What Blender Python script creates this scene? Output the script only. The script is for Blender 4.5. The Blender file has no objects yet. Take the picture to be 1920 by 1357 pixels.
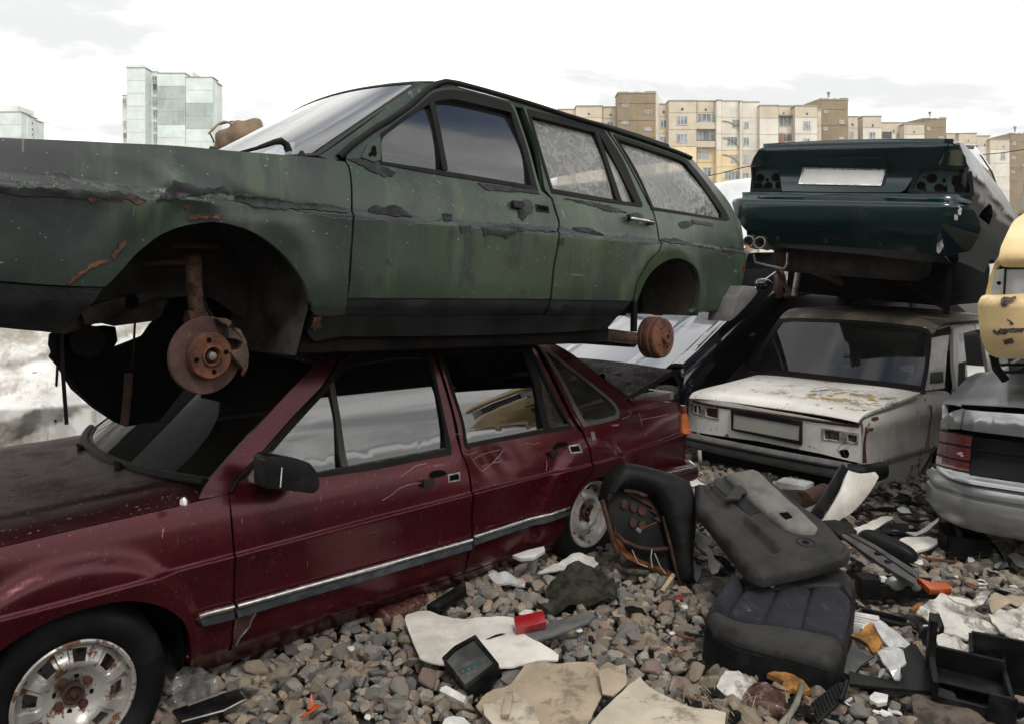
import bpy, bmesh, math, random
from mathutils import Vector, Matrix, noise, geometry
random.seed(7)
C = bpy.context.scene
COL = C.collection
rad = math.radians

# ------------------------------------------------------------------ camera, sky, sun, exposure
F, CX, HY, EYE = 1450.0, 960.0, 530.0, 1.55          # focal length and horizon in photograph pixels, eye height in metres
cam = bpy.data.objects.new('camera', bpy.data.cameras.new('camera'))
COL.objects.link(cam)
cam.location = (0, 0, EYE)
cam.rotation_euler = (rad(90), 0, 0)
cam.data.sensor_width = 36
cam.data.lens = 36 * F / 1920
cam.data.shift_y = (HY - 678.5) / 1920
cam.data.clip_end = 3000
C.camera = cam
C.view_settings.view_transform = 'Standard'
C.view_settings.look = 'None'
C.view_settings.gamma = 1
C.view_settings.exposure = 0.27
C.view_settings.use_curve_mapping = False
C.cycles.use_denoising = True
SUN_EL, SUN_AZ = rad(54), rad(162)                    # azimuth from +Y towards +X
W = bpy.data.worlds.new('World'); C.world = W; W.use_nodes = True
nt = W.node_tree; nt.nodes.clear()
def wn(t, **k):
    n = nt.nodes.new(t)
    for a, b in k.items(): setattr(n, a, b)
    return n
def wl(a, b): nt.links.new(a, b)
out = wn('ShaderNodeOutputWorld'); bg = wn('ShaderNodeBackground'); wl(bg.outputs[0], out.inputs[0])
bg.inputs[1].default_value = 0.1
sky = wn('ShaderNodeTexSky', sky_type='NISHITA', sun_disc=False, sun_elevation=SUN_EL, sun_rotation=SUN_AZ, air_density=1.0, dust_density=1.0)
tc = wn('ShaderNodeTexCoord'); sep = wn('ShaderNodeSeparateXYZ'); wl(tc.outputs['Generated'], sep.inputs[0])
def wm(op, a, b=0.0, clamp=False):
    n = wn('ShaderNodeMath', operation=op, use_clamp=clamp)
    for i, v in enumerate((a, b)):
        if isinstance(v, (int, float)): n.inputs[i].default_value = v
        else: wl(v, n.inputs[i])
    return n.outputs[0]
zc = wm('ADD', wm('MAXIMUM', sep.outputs[2], 0.0), 0.12)
comb = wn('ShaderNodeCombineXYZ')
wl(wm('DIVIDE', sep.outputs[0], zc), comb.inputs[0]); wl(wm('MULTIPLY', wm('DIVIDE', sep.outputs[1], zc), 1.3), comb.inputs[1])
def wnoise(s, d, off):
    m = wn('ShaderNodeMapping'); m.inputs['Location'].default_value = off; wl(comb.outputs[0], m.inputs[0])
    n = wn('ShaderNodeTexNoise'); n.inputs['Scale'].default_value = s; n.inputs['Detail'].default_value = d; n.inputs['Roughness'].default_value = 0.55
    n.inputs['Distortion'].default_value = 0.4; wl(m.outputs[0], n.inputs[0]); return n.outputs[0]
def wramp(v, lo, hi):
    n = wn('ShaderNodeMapRange', interpolation_type='SMOOTHSTEP'); n.inputs[1].default_value = lo; n.inputs[2].default_value = hi; wl(v, n.inputs[0]); return n.outputs[0]
cover = wramp(wnoise(0.75, 6, (3.1, 1.7, 0)), 0.39, 0.51)          # 1 = cloud, 0 = blue gap
cover = wm('MAXIMUM', cover, wm('SUBTRACT', 1.0, wramp(sep.outputs[2], 0.50, 0.68)))
shade = wramp(wnoise(1.1, 7, (8.3, 4.2, 2.0)), 0.39, 0.62)
cr = wn('ShaderNodeMixRGB'); cr.inputs[1].default_value = (7.9, 8.0, 8.0, 1); cr.inputs[2].default_value = (17.5, 17.2, 16.6, 1); wl(shade, cr.inputs[0])
bl = wn('ShaderNodeMixRGB', blend_type='MULTIPLY'); bl.inputs[0].default_value = 1.0; bl.inputs[2].default_value = (1.1, 1.1, 1.1, 1); wl(sky.outputs[0], bl.inputs[1])
mx = wn('ShaderNodeMixRGB'); wl(cover, mx.inputs[0]); wl(bl.outputs[0], mx.inputs[1])
glow = wn('ShaderNodeMapRange', interpolation_type='SMOOTHSTEP'); glow.inputs[1].default_value = -0.7; glow.inputs[2].default_value = 0.75; glow.inputs[3].default_value = 0.94; glow.inputs[4].default_value = 1.06
wl(wm('ADD', wm('MULTIPLY', sep.outputs[1], -0.6), wm('MULTIPLY', sep.outputs[0], 0.2)), glow.inputs[0])      # the clouds are a little brighter on the sun's side
gm = wn('ShaderNodeMixRGB', blend_type='MULTIPLY'); gm.inputs[0].default_value = 1.0; wl(cr.outputs[0], gm.inputs[1]); wl(glow.outputs[0], gm.inputs[2]); wl(gm.outputs[0], mx.inputs[2])
wl(mx.outputs[0], bg.inputs[0])
sl = bpy.data.lights.new('sun', 'SUN'); sl.energy = 1.5; sl.angle = rad(12); sl.color = (1.0, 0.95, 0.88)
so = bpy.data.objects.new('sun', sl); COL.objects.link(so)
sd = Vector((math.sin(SUN_AZ) * math.cos(SUN_EL), math.cos(SUN_AZ) * math.cos(SUN_EL), math.sin(SUN_EL)))
so.rotation_euler = (-sd).to_track_quat('-Z', 'Y').to_euler(); so.location = sd * 30

# ------------------------------------------------------------------ materials
class NT:
    def __init__(s, name):
        s.m = bpy.data.materials.new(name); s.m.use_nodes = True; s.t = s.m.node_tree; s.t.nodes.clear()
        s.out = s.new('ShaderNodeOutputMaterial'); s.tc = s.new('ShaderNodeTexCoord')
    def new(s, ty, **k):
        n = s.t.nodes.new(ty)
        for a, b in k.items(): setattr(n, a, b)
        return n
    def put(s, sock, v):
        if isinstance(v, (int, float)): sock.default_value = v
        elif isinstance(v, (tuple, list)): sock.default_value = tuple(v) + ((1,) if len(v) == 3 and len(sock.default_value) == 4 else ())
        else: s.t.links.new(v, sock)
    def co(s, sc=(1, 1, 1), off=(0, 0, 0), rot=(0, 0, 0), src='Object'):
        m = s.new('ShaderNodeMapping'); m.inputs['Scale'].default_value = sc; m.inputs['Location'].default_value = off; m.inputs['Rotation'].default_value = rot
        s.t.links.new(s.tc.outputs[src], m.inputs[0]); return m.outputs[0]
    def noise(s, scale, detail=5, rough=.6, sc=(1, 1, 1), off=(0, 0, 0), dist=0.0, src='Object', rot=(0, 0, 0)):
        n = s.new('ShaderNodeTexNoise'); n.inputs['Scale'].default_value = scale; n.inputs['Detail'].default_value = detail
        n.inputs['Roughness'].default_value = rough; n.inputs['Distortion'].default_value = dist
        s.t.links.new(s.co(sc, off, rot, src), n.inputs[0]); return n.outputs[0]
    def vor(s, scale, feature='F1', sc=(1, 1, 1), off=(0, 0, 0), out=0, src='Object'):
        n = s.new('ShaderNodeTexVoronoi', feature=feature); n.inputs['Scale'].default_value = scale
        s.t.links.new(s.co(sc, off, (0, 0, 0), src), n.inputs[0]); return n.outputs[out]
    def wave(s, scale, sc=(1, 1, 1), rot=(0, 0, 0), dist=0., src='Object'):
        n = s.new('ShaderNodeTexWave'); n.inputs['Scale'].default_value = scale; n.inputs['Distortion'].default_value = dist
        s.t.links.new(s.co(sc, (0, 0, 0), rot, src), n.inputs[0]); return n.outputs['Fac']
    def ramp(s, v, lo, hi, a=0., b=1.):
        n = s.new('ShaderNodeMapRange', interpolation_type='SMOOTHSTEP')
        s.put(n.inputs[0], v); n.inputs[1].default_value = lo; n.inputs[2].default_value = hi; n.inputs[3].default_value = a; n.inputs[4].default_value = b
        return n.outputs[0]
    def mth(s, op, a, b=0., clamp=False):
        n = s.new('ShaderNodeMath', operation=op, use_clamp=clamp); s.put(n.inputs[0], a); s.put(n.inputs[1], b); return n.outputs[0]
    def mix(s, f, a, b, blend='MIX'):
        n = s.new('ShaderNodeMixRGB', blend_type=blend); s.put(n.inputs[0], f); s.put(n.inputs[1], a); s.put(n.inputs[2], b); return n.outputs[0]
    def attr(s, name):
        n = s.new('ShaderNodeAttribute'); n.attribute_name = name; return n.outputs['Fac']
    def xyz(s, src='Object'):
        n = s.new('ShaderNodeSeparateXYZ'); s.t.links.new(s.tc.outputs[src], n.inputs[0]); return n.outputs
    def bump(s, h, strength=.3, dist=.01, normal=None):
        n = s.new('ShaderNodeBump'); n.inputs['Strength'].default_value = strength; n.inputs['Distance'].default_value = dist; s.put(n.inputs['Height'], h)
        if normal is not None: s.t.links.new(normal, n.inputs['Normal'])
        return n.outputs[0]
    def bsdf(s, color, rough=.5, metal=0., coat=0., coat_rough=.1, spec=.5, normal=None, alpha=None, sub=0., trans=0.):
        b = s.new('ShaderNodeBsdfPrincipled')
        s.put(b.inputs['Base Color'], color); s.put(b.inputs['Roughness'], rough); s.put(b.inputs['Metallic'], metal)
        s.put(b.inputs['Coat Weight'], coat); s.put(b.inputs['Coat Roughness'], coat_rough); s.put(b.inputs['Specular IOR Level'], spec)
        s.put(b.inputs['Transmission Weight'], trans)
        if normal is not None: s.t.links.new(normal, b.inputs['Normal'])
        if alpha is not None: s.put(b.inputs['Alpha'], alpha)
        return b.outputs[0]
    def done(s, sh):
        s.t.links.new(sh, s.out.inputs[0]); return s.m

def m_plain(name, col, rough=.6, metal=0., var=.25, scale=6., bump=.15, bscale=60., spec=.28, coat=0., dust=0., dustcol=(.2, .18, .15)):
    n = NT(name)
    v = n.ramp(n.noise(scale, 6, .65), .38, .62, 1 - var, 1 + var)
    c = n.mix(1., col, v, 'MULTIPLY')
    r = rough
    if dust:
        d = n.ramp(n.noise(scale * .7, 8, .7, off=(5, 2, 1)), .45, .64, 0., dust)
        c = n.mix(d, c, dustcol); r = n.mix(d, (rough,) * 3, (.9,) * 3)
    nb = n.bump(n.noise(bscale, 4, .6), bump, .004) if bump else None
    return n.done(n.bsdf(c, r, metal, coat, .1, spec, nb))

def m_paint(name, col, rough=.22, coat=.6, metal=0.1, dust=.2, dustcol=(.16, .14, .13), rust=0., scratch=.0, wave=.02, fade=None, fade_amt=.5, spots=.0, cr=.06, spec=.5):
    n = NT(name)
    c = n.mix(n.ramp(n.noise(2.2, 5, .6), .3, .7), tuple(x * .85 for x in col), tuple(min(1, x * 1.12) for x in col))
    if fade: c = n.mix(n.mth('MULTIPLY', n.ramp(n.noise(1.6, 7, .65, off=(4, 4, 4)), .42, .68), fade_amt), c, fade)
    d = n.ramp(n.noise(3.0, 9, .72, off=(1, 7, 3)), .45, .66, .04 * dust, dust)
    st = n.ramp(n.noise(9, 5, .6, sc=(1, 1, .12), off=(2, 2, 2)), .53, .66, 0, dust * .7)
    d = n.mth('MAXIMUM', d, st)
    c = n.mix(d, c, dustcol)
    if spots: c = n.mix(n.mth('MULTIPLY', n.ramp(n.noise(70, 3, .5, off=(9, 1, 1)), .65, .68), spots), c, (.45, .43, .4))
    rr = n.mth('ADD', rough, n.mth('MULTIPLY', d, .45))
    nb = n.bump(n.noise(1.3, 1, .4), .6, wave * .4)
    if scratch:
        sc1 = n.ramp(n.noise(26, 3, .6, sc=(.05, 1, 1), rot=(0, .35, .2), off=(3, 1, 9)), .70, .735)
        sc2 = n.ramp(n.noise(30, 3, .6, sc=(1, 1, .07), rot=(0, -.5, .2), off=(7, 5, 2)), .72, .75)
        sc = n.mth('MULTIPLY', n.mth('MAXIMUM', sc1, sc2), scratch)
        c = n.mix(sc, c, (.36, .33, .31)); rr = n.mth('ADD', rr, n.mth('MULTIPLY', sc, .3))
    if rust:
        e = n.noise(5.5, 10, .75, off=(3, 3, 8))
        m = n.ramp(e, .66 - rust * .1, .69 - rust * .1)
        rc = n.mix(n.noise(40, 5, .7), (.10, .03, .012), (.26, .10, .04))
        c = n.mix(m, c, rc); rr = n.mth('MAXIMUM', rr, n.mth('MULTIPLY', m, .9))
    return n.done(n.bsdf(c, rr, n.mth('MULTIPLY', n.mth('SUBTRACT', 1., d), metal), n.mth('MULTIPLY', n.mth('SUBTRACT', 1., d), coat), cr, spec, nb))

def m_glass(name, tint=(.55, .58, .56), dust=.15, dustcol=(.22, .21, .19), dlo=.45, dhi=.8, dscale=3., frost=None, rough=0.0, ior=1.65):
    n = NT(name)
    tr = n.new('ShaderNodeBsdfTransparent'); n.put(tr.inputs[0], tint)
    gl = n.new('ShaderNodeBsdfGlossy'); n.put(gl.inputs['Roughness'], rough); n.put(gl.inputs[0], (1, 1, 1))
    fr = n.new('ShaderNodeFresnel'); fr.inputs[0].default_value = ior
    a = n.new('ShaderNodeMixShader'); n.t.links.new(fr.outputs[0], a.inputs[0]); n.t.links.new(tr.outputs[0], a.inputs[1]); n.t.links.new(gl.outputs[0], a.inputs[2])
    di = n.new('ShaderNodeBsdfDiffuse'); n.put(di.inputs[0], dustcol)
    d = n.ramp(n.noise(dscale, 8, .7), dlo, dhi, dust * .25, dust)
    if frost:
        x = n.noise(15, 4, .55, dist=2.0, sc=(1.1, 1, 1.1)); y = n.noise(24, 3, .6, sc=(1, 1, .25), rot=(0, .9, 0), dist=1.0)
        fz = n.mth('MULTIPLY', n.mth('MAXIMUM', n.ramp(x, .47, .53), n.ramp(y, .60, .64)), frost)
        fz = n.mth('MULTIPLY', fz, n.ramp(n.noise(2.0, 3, .5, off=(3, 0, 1)), .2, .55, .55, 1.))
        d = n.mth('MAXIMUM', d, fz)
        tl = n.new('ShaderNodeBsdfTranslucent'); n.put(tl.inputs[0], dustcol)
        ad = n.new('ShaderNodeMixShader'); ad.inputs[0].default_value = .65
        n.t.links.new(di.outputs[0], ad.inputs[1]); n.t.links.new(tl.outputs[0], ad.inputs[2]); dsh = ad.outputs[0]
    else: dsh = di.outputs[0]
    b = n.new('ShaderNodeMixShader'); n.put(b.inputs[0], d); n.t.links.new(a.outputs[0], b.inputs[1]); n.t.links.new(dsh, b.inputs[2])
    return n.done(b.outputs[0])

def m_rust(name, a=(.045, .018, .010), b=(.17, .065, .03), rough=.85, scale=14., bump=.6):
    n = NT(name)
    x = n.noise(scale, 9, .72); c = n.mix(n.ramp(x, .35, .68), a, b)
    c = n.mix(n.ramp(n.noise(scale * 4, 4, .6, off=(2, 1, 0)), .62, .72, 0, .5), c, (.22, .15, .11))
    return n.done(n.bsdf(c, rough, .2, normal=n.bump(n.noise(scale * 5, 6, .7), bump, .004)))

def m_lens(name, col, rough=.12):
    n = NT(name)
    h = n.wave(55, sc=(1, 1, 0.0)); h2 = n.wave(55, sc=(0, 0, 1), rot=(0, rad(90), 0))
    c = n.mix(n.ramp(n.noise(5, 6, .7), .4, .75, 0, .35), col, tuple(x * .45 for x in col))
    return n.done(n.bsdf(c, rough, 0, .6, .05, .5, n.bump(n.mth('ADD', h, h2), .35, .003), trans=.15))

# ------------------------------------------------------------------ object helpers
def tag(o, label=None, cat=None, group=None, kind=None):
    if label: o['label'] = label
    if cat: o['category'] = cat
    if group: o['group'] = group
    if kind: o['kind'] = kind
    return o
def link(name, me, mat=None, parent=None, smooth=True):
    o = bpy.data.objects.new(name, me); COL.objects.link(o)
    if mat is not None: me.materials.append(mat)
    if smooth and me.polygons: me.polygons.foreach_set('use_smooth', [True] * len(me.polygons))
    if parent is not None: o.parent = parent
    return o
def empty(name, M):
    o = bpy.data.objects.new(name, None); COL.objects.link(o); o.matrix_world = M; o.empty_display_size = .1; return o
def from_bm(name, bm, mat=None, parent=None, smooth=True, angle=None):
    me = bpy.data.meshes.new(name); bm.to_mesh(me); bm.free()
    o = link(name, me, mat, parent, smooth)
    if angle is not None: me.set_sharp_from_angle(angle=rad(angle))
    return o
def pixray(px, py): return Vector(((px - CX) / F, 1, (HY - py) / F))
CAMP = Vector((0, 0, EYE))
def at(px, py, z=0.0):
    d = pixray(px, py); t = (z - EYE) / d.z; return CAMP + d * t
def atd(px, py, depth): return CAMP + pixray(px, py) * depth
class Frame:
    """A thing's own axes; hit() finds where the line of sight through a photograph pixel meets one of its surfaces."""
    def __init__(s, o, yaw, pitch=0, roll=0):
        s.M = Matrix.Translation(o) @ Matrix.Rotation(yaw, 4, 'Z') @ Matrix.Rotation(pitch, 4, 'Y') @ Matrix.Rotation(roll, 4, 'X'); s.I = s.M.inverted()
    def ray(s, px, py): return s.I @ CAMP, s.I.to_3x3() @ pixray(px, py)
    def hit(s, px, py, axis, fn, start=0.0):
        c, d = s.ray(px, py); o = [i for i in range(3) if i != axis]
        if not callable(fn): return c + d * ((fn - c[axis]) / d[axis])
        def at_(v):
            p = c + d * ((v - c[axis]) / d[axis]); return p, v - fn(p[o[0]], p[o[1]])
        lo, hi, K = start - .5, start + .9, 29; sg = 1 if d[axis] > 0 else -1
        if sg < 0: lo, hi = start + .5, start - .9
        best = None; pv, pf = lo, at_(lo)[1]
        if abs(pf) < 1e9: best = (abs(pf), lo)
        for k in range(1, K):
            v = lo + (hi - lo) * k / (K - 1); f = at_(v)[1]
            if abs(f) < best[0]: best = (abs(f), v)
            if (f >= 0) != (pf >= 0):
                a, b = pv, v
                for _ in range(22):
                    m = (a + b) / 2
                    if (at_(m)[1] >= 0) == (pf >= 0): a = m
                    else: b = m
                return at_((a + b) / 2)[0]
            pv, pf = v, f
        return at_(best[1])[0]
    def uv(s, pts, axis, fn, start=0.0):
        o = [i for i in range(3) if i != axis]; r = []
        for p in pts:
            q = s.hit(p[0], p[1], axis, fn, start); r.append((q[o[0]], q[o[1]]))
        return r
def smooth_poly(pts, closed=True, sub=4, ang=38):
    """Catmull-Rom through the points, keeping corners that turn more than ang degrees."""
    n = len(pts); P = [Vector((p[0], p[1])) if len(p) == 2 else Vector(p) for p in pts]; out_ = []
    def corner(i):
        if not closed and (i == 0 or i == n - 1): return True
        a = P[i] - P[i - 1]; b = P[(i + 1) % n] - P[i]
        if a.length < 1e-9 or b.length < 1e-9: return True
        return a.angle(b) > rad(ang)
    for i in range(n if closed else n - 1):
        p1, p2 = P[i], P[(i + 1) % n]
        p0 = P[i - 1] if not corner(i) else p1 + (p1 - p2)
        p3 = P[(i + 2) % n] if not corner((i + 1) % n) else p2 + (p2 - p1)
        L = (p2 - p1).length
        for k in range(sub):
            t = k / sub
            out_.append(((2 * p1) + (p2 - p0) * t + (2 * p0 - 5 * p1 + 4 * p2 - p3) * t * t + (3 * p1 - p0 - 3 * p2 + p3) * t ** 3) * .5)
    if not closed: out_.append(P[-1])
    return [tuple(p) for p in out_]
def spline1(keys):
    """Smooth 1-D interpolation through (x, y) keys."""
    ks = sorted(keys); xs = [k[0] for k in ks]; ys = [k[1] for k in ks]; n = len(ks)
    ms = []
    for i in range(n):
        if i == 0: m = (ys[1] - ys[0]) / (xs[1] - xs[0])
        elif i == n - 1: m = (ys[-1] - ys[-2]) / (xs[-1] - xs[-2])
        else:
            a = (ys[i] - ys[i - 1]) / (xs[i] - xs[i - 1]); b = (ys[i + 1] - ys[i]) / (xs[i + 1] - xs[i])
            m = 0 if a * b <= 0 else 2 * a * b / (a + b)
        ms.append(m)
    def f(x):
        if x <= xs[0]: return ys[0] + ms[0] * (x - xs[0])
        if x >= xs[-1]: return ys[-1] + ms[-1] * (x - xs[-1])
        i = 0
        while x > xs[i + 1]: i += 1
        h = xs[i + 1] - xs[i]; t = (x - xs[i]) / h
        return (2 * t ** 3 - 3 * t * t + 1) * ys[i] + (t ** 3 - 2 * t * t + t) * h * ms[i] + (-2 * t ** 3 + 3 * t * t) * ys[i + 1] + (t ** 3 - t * t) * h * ms[i + 1]
    return f
def panel(name, poly, fn, mat, parent=None, holes=(), step=.04, thick=.02, outward=(0, -1, 0), lines=(), attrs=None, lift=0.0, backface=False):
    """A sheet cut to a 2-D outline with holes, laid on the surface fn(u, v), with its edges turned in by thick."""
    bm = bmesh.new(); loops = []
    for lp in [poly] + list(holes):
        q = []
        for p in lp:
            if not q or (Vector(p) - Vector(q[-1])).length > 4e-4: q.append(p)
        if (Vector(q[0]) - Vector(q[-1])).length < 4e-4: q.pop()
        vs = [bm.verts.new((p[0], p[1], 0)) for p in q]
        es = [bm.edges.new((vs[i], vs[(i + 1) % len(vs)])) for i in range(len(vs))]; loops.append(es)
    bmesh.ops.triangle_fill(bm, edges=[e for l in loops for e in l], use_beauty=True)
    us = [p[0] for p in poly]; vs_ = [p[1] for p in poly]
    def cuts(lo, hi, st): 
        k = max(1, int((hi - lo) / st)); return [lo + (hi - lo) * (i + .5) / k for i in range(k)]
    if step:
        for u in cuts(min(us), max(us), step): bmesh.ops.bisect_plane(bm, geom=bm.verts[:] + bm.edges[:] + bm.faces[:], plane_co=(u, 0, 0), plane_no=(1, 0, 0), dist=1e-6)
        for v in cuts(min(vs_), max(vs_), step): bmesh.ops.bisect_plane(bm, geom=bm.verts[:] + bm.edges[:] + bm.faces[:], plane_co=(0, v, 0), plane_no=(0, 1, 0), dist=1e-6)
    for (a, b) in lines:
        d = Vector((b[0] - a[0], b[1] - a[1], 0)); nn = Vector((-d.y, d.x, 0)).normalized()
        bmesh.ops.bisect_plane(bm, geom=bm.verts[:] + bm.edges[:] + bm.faces[:], plane_co=(a[0], a[1], 0), plane_no=nn, dist=1e-6)
    O = Vector(outward); e = 2e-3; nv = []; co = []
    bm.verts.index_update(); bm.verts.ensure_lookup_table()
    for v in bm.verts:
        u, w = v.co.x, v.co.y
        p = Vector(fn(u, w)); a = Vector(fn(u + e, w)) - Vector(fn(u - e, w)); b = Vector(fn(u, w + e)) - Vector(fn(u, w - e))
        n_ = a.cross(b)
        n_ = n_.normalized() if n_.length > 1e-12 else O.copy()
        if n_.dot(O) < 0: n_ = -n_
        co.append(p + n_ * lift); nv.append(n_)
    verts = [tuple(c) for c in co]; norms = [tuple(n_) for n_ in nv]
    bmesh.ops.recalc_face_normals(bm, faces=bm.faces[:])
    big = max(bm.faces, key=lambda f: f.calc_area()); bi = [v.index for v in big.verts]
    flip = geometry.normal([co[i] for i in bi]).dot(nv[bi[0]]) < 0
    faces = [[v.index for v in f.verts][::-1] if flip else [v.index for v in f.verts] for f in bm.faces]
    uvs = [(v.co.x, v.co.y) for v in bm.verts]
    if thick:
        m1, m2 = {}, {}
        for ed in bm.edges:
            if len(ed.link_faces) != 1: continue
            for v in ed.verts:
                if v.index not in m1:
                    i = v.index
                    m1[i] = len(verts); verts.append(tuple(co[i])); norms.append((0, 0, 0)); uvs.append(uvs[i])
                    m2[i] = len(verts); verts.append(tuple(co[i] - nv[i] * thick)); norms.append((0, 0, 0)); uvs.append(uvs[i])
            lo_ = ed.link_loops[0]; a, b = lo_.vert.index, lo_.link_loop_next.vert.index
            if not flip: a, b = b, a
            faces.append([m1[a], m1[b], m2[b], m2[a]])
    bm.free()
    me = bpy.data.meshes.new(name); me.from_pydata(verts, [], faces); me.update()
    o = link(name, me, mat, parent)
    me.normals_split_custom_set_from_vertices(norms)
    if attrs:
        for an, af in attrs.items():
            at_ = me.attributes.new(an, 'FLOAT', 'POINT'); at_.data.foreach_set('value', [af(*p) for p in uvs])
    return o
def jag(poly, amt, sub=5, seed=0):
    """Break a traced outline into a ragged one."""
    r = []; n = len(poly)
    for i in range(n):
        a, b = Vector(poly[i]), Vector(poly[(i + 1) % n]); d = b - a
        if d.length < 1e-6: continue
        k = max(1, min(sub, int(d.length / .008))); m = Vector((-d.y, d.x)).normalized()
        for j in range(k): p = a + d * (j / k); p = p + m * amt * noise.noise(Vector((p.x * 70, p.y * 70, seed))) * 2; r.append(tuple(p))
    return r
def tube(name, pts, r, mat, parent=None, n=8, closed=False, cap=True, flat=None):
    """A round bar along 3-D points; r may be a list. flat=(axis vector, factor) squashes it."""
    P = [Vector(p) for p in pts]; N = len(P); rs = r if isinstance(r, (list, tuple)) else [r] * N
    bm = bmesh.new(); rings = []; up = None
    for i in range(N):
        if closed: t = (P[(i + 1) % N] - P[i - 1])
        else: t = P[min(i + 1, N - 1)] - P[max(i - 1, 0)]
        t = t.normalized() if t.length > 1e-9 else Vector((0, 0, 1))
        if up is None:
            up = Vector((0, 0, 1)) if abs(t.z) < .9 else Vector((1, 0, 0))
        x = t.cross(up)
        if x.length < 1e-6: x = t.cross(Vector((1, .3, .2)))
        x.normalize(); y = x.cross(t).normalized(); up = y
        ring = []
        for k in range(n):
            a = 2 * math.pi * k / n; q = (x * math.cos(a) + y * math.sin(a)) * rs[i]
            if flat: ax = Vector(flat[0]).normalized(); q = q - ax * q.dot(ax) * (1 - flat[1])
            ring.append(bm.verts.new(P[i] + q))
        rings.append(ring)
    for i in range(N if closed else N - 1):
        a, b = rings[i], rings[(i + 1) % N]
        for k in range(n): bm.faces.new((a[k], a[(k + 1) % n], b[(k + 1) % n], b[k]))
    if cap and not closed:
        bm.faces.new(rings[0][::-1]); bm.faces.new(rings[-1])
    bmesh.ops.recalc_face_normals(bm, faces=bm.faces[:])
    return from_bm(name, bm, mat, parent, True, 50)
def lathe(name, prof, mat, parent=None, n=48, M=None, angle=35, holes=None):
    """Turn (radius, height) points round the Z axis of M."""
    bm = bmesh.new(); rings = []
    for (r, h) in prof:
        if r < 1e-6: rings.append([bm.verts.new((0, 0, h))])
        else: rings.append([bm.verts.new((r * math.cos(2 * math.pi * k / n), r * math.sin(2 * math.pi * k / n), h)) for k in range(n)])
    for a, b in zip(rings, rings[1:]):
        for k in range(n):
            q = [a[k % len(a)], a[(k + 1) % len(a)], b[(k + 1) % len(b)], b[k % len(b)]]
            u = []
            for v in q:
                if v not in u: u.append(v)
            if len(u) > 2:
                try: bm.faces.new(u)
                except ValueError: pass
    bmesh.ops.recalc_face_normals(bm, faces=bm.faces[:])
    if M is not None: bm.transform(M)
    return from_bm(name, bm, mat, parent, True, angle)
def box(name, lo, hi, mat, parent=None, bev=.01, M=None, seg=2, jitter=0.):
    bm = bmesh.new(); bmesh.ops.create_cube(bm, size=1)
    for v in bm.verts: v.co = Vector([lo[i] + (hi[i] - lo[i]) * (v.co[i] + .5) for i in range(3)])
    if jitter:
        for v in bm.verts: v.co += Vector([random.uniform(-jitter, jitter) for _ in range(3)])
    if bev: bmesh.ops.bevel(bm, geom=bm.edges[:], offset=bev, segments=seg, profile=.6, affect='EDGES')
    if M is not None: bm.transform(M)
    return from_bm(name, bm, mat, parent, True, 35)
def prism(name, poly, z0, z1, mat, parent=None, M=None, bev=.003, holes=(), fn=None, angle=35, sub=0, disp=0., seed=0, top=None):
    """Extrude a 2-D outline from z0 to z1 (own thickness); fn(x, y) -> z offset bends it."""
    bm = bmesh.new(); es = []
    for lp in [poly] + list(holes):
        vs = [bm.verts.new((p[0], p[1], 0)) for p in lp]
        es += [bm.edges.new((vs[i], vs[(i + 1) % len(vs)])) for i in range(len(vs))]
    bmesh.ops.triangle_fill(bm, edges=es, use_beauty=True)
    if sub:
        for ax in (0, 1):
            c = [p[ax] for p in poly]; lo, hi = min(c), max(c); k = max(1, int((hi - lo) / sub))
            for i in range(1, k):
                pc = [0, 0, 0]; pn = [0, 0, 0]; pc[ax] = lo + (hi - lo) * i / k; pn[ax] = 1
                bmesh.ops.bisect_plane(bm, geom=bm.verts[:] + bm.edges[:] + bm.faces[:], plane_co=pc, plane_no=pn, dist=1e-6)
    else:
        bmesh.ops.dissolve_limit(bm, angle_limit=.01, verts=bm.verts[:], edges=bm.edges[:]) if not holes else None
    bmesh.ops.recalc_face_normals(bm, faces=bm.faces[:])
    if bm.faces and bm.faces[:][0].normal.z < 0: bmesh.ops.reverse_faces(bm, faces=bm.faces[:])
    base = bm.faces[:]
    r = bmesh.ops.extrude_face_region(bm, geom=base)
    up = [g for g in r['geom'] if isinstance(g, bmesh.types.BMVert)]
    ups = set(up)
    for v in bm.verts: v.co.z = z1 if v in ups else z0
    bmesh.ops.recalc_face_normals(bm, faces=bm.faces[:])
    if bev and not sub and not holes:
        se = [e for e in bm.edges if e.is_manifold and e.calc_face_angle(0) > rad(30)]
        bmesh.ops.bevel(bm, geom=se, offset=bev, segments=2, profile=.6, affect='EDGES', clamp_overlap=True)
    if fn or disp:
        for v in bm.verts:
            dz = fn(v.co.x, v.co.y) if fn else 0
            if disp: dz += disp * noise.noise(Vector((v.co.x * 7 + seed * 3.1, v.co.y * 7 + seed * 1.7, seed))) + disp * .5 * noise.noise(Vector((v.co.x * 19 + seed, v.co.y * 19, seed * 2.)))
            v.co.z += dz
    if M is not None: bm.transform(M)
    return from_bm(name, bm, mat, parent, True, angle)
def basis(o, x, y, z): return Matrix(((x[0], y[0], z[0], o[0]), (x[1], y[1], z[1], o[1]), (x[2], y[2], z[2], o[2]), (0, 0, 0, 1)))
def plane_frame(o, n, up_hint=(0, 1, 0)):
    """Frame whose Z is n, through o; used to trace flat things lying about."""
    z = Vector(n).normalized(); y = Vector(up_hint); y = (y - z * y.dot(z)).normalized(); x = y.cross(z)
    f = Frame((0, 0, 0), 0); f.M = basis(o, x, y, z); f.I = f.M.inverted(); return f
def trace(fr, pts, sm=0, ang=38):
    q = fr.uv(pts, 2, 0.0)
    return smooth_poly(q, True, sm, ang) if sm else q
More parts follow.
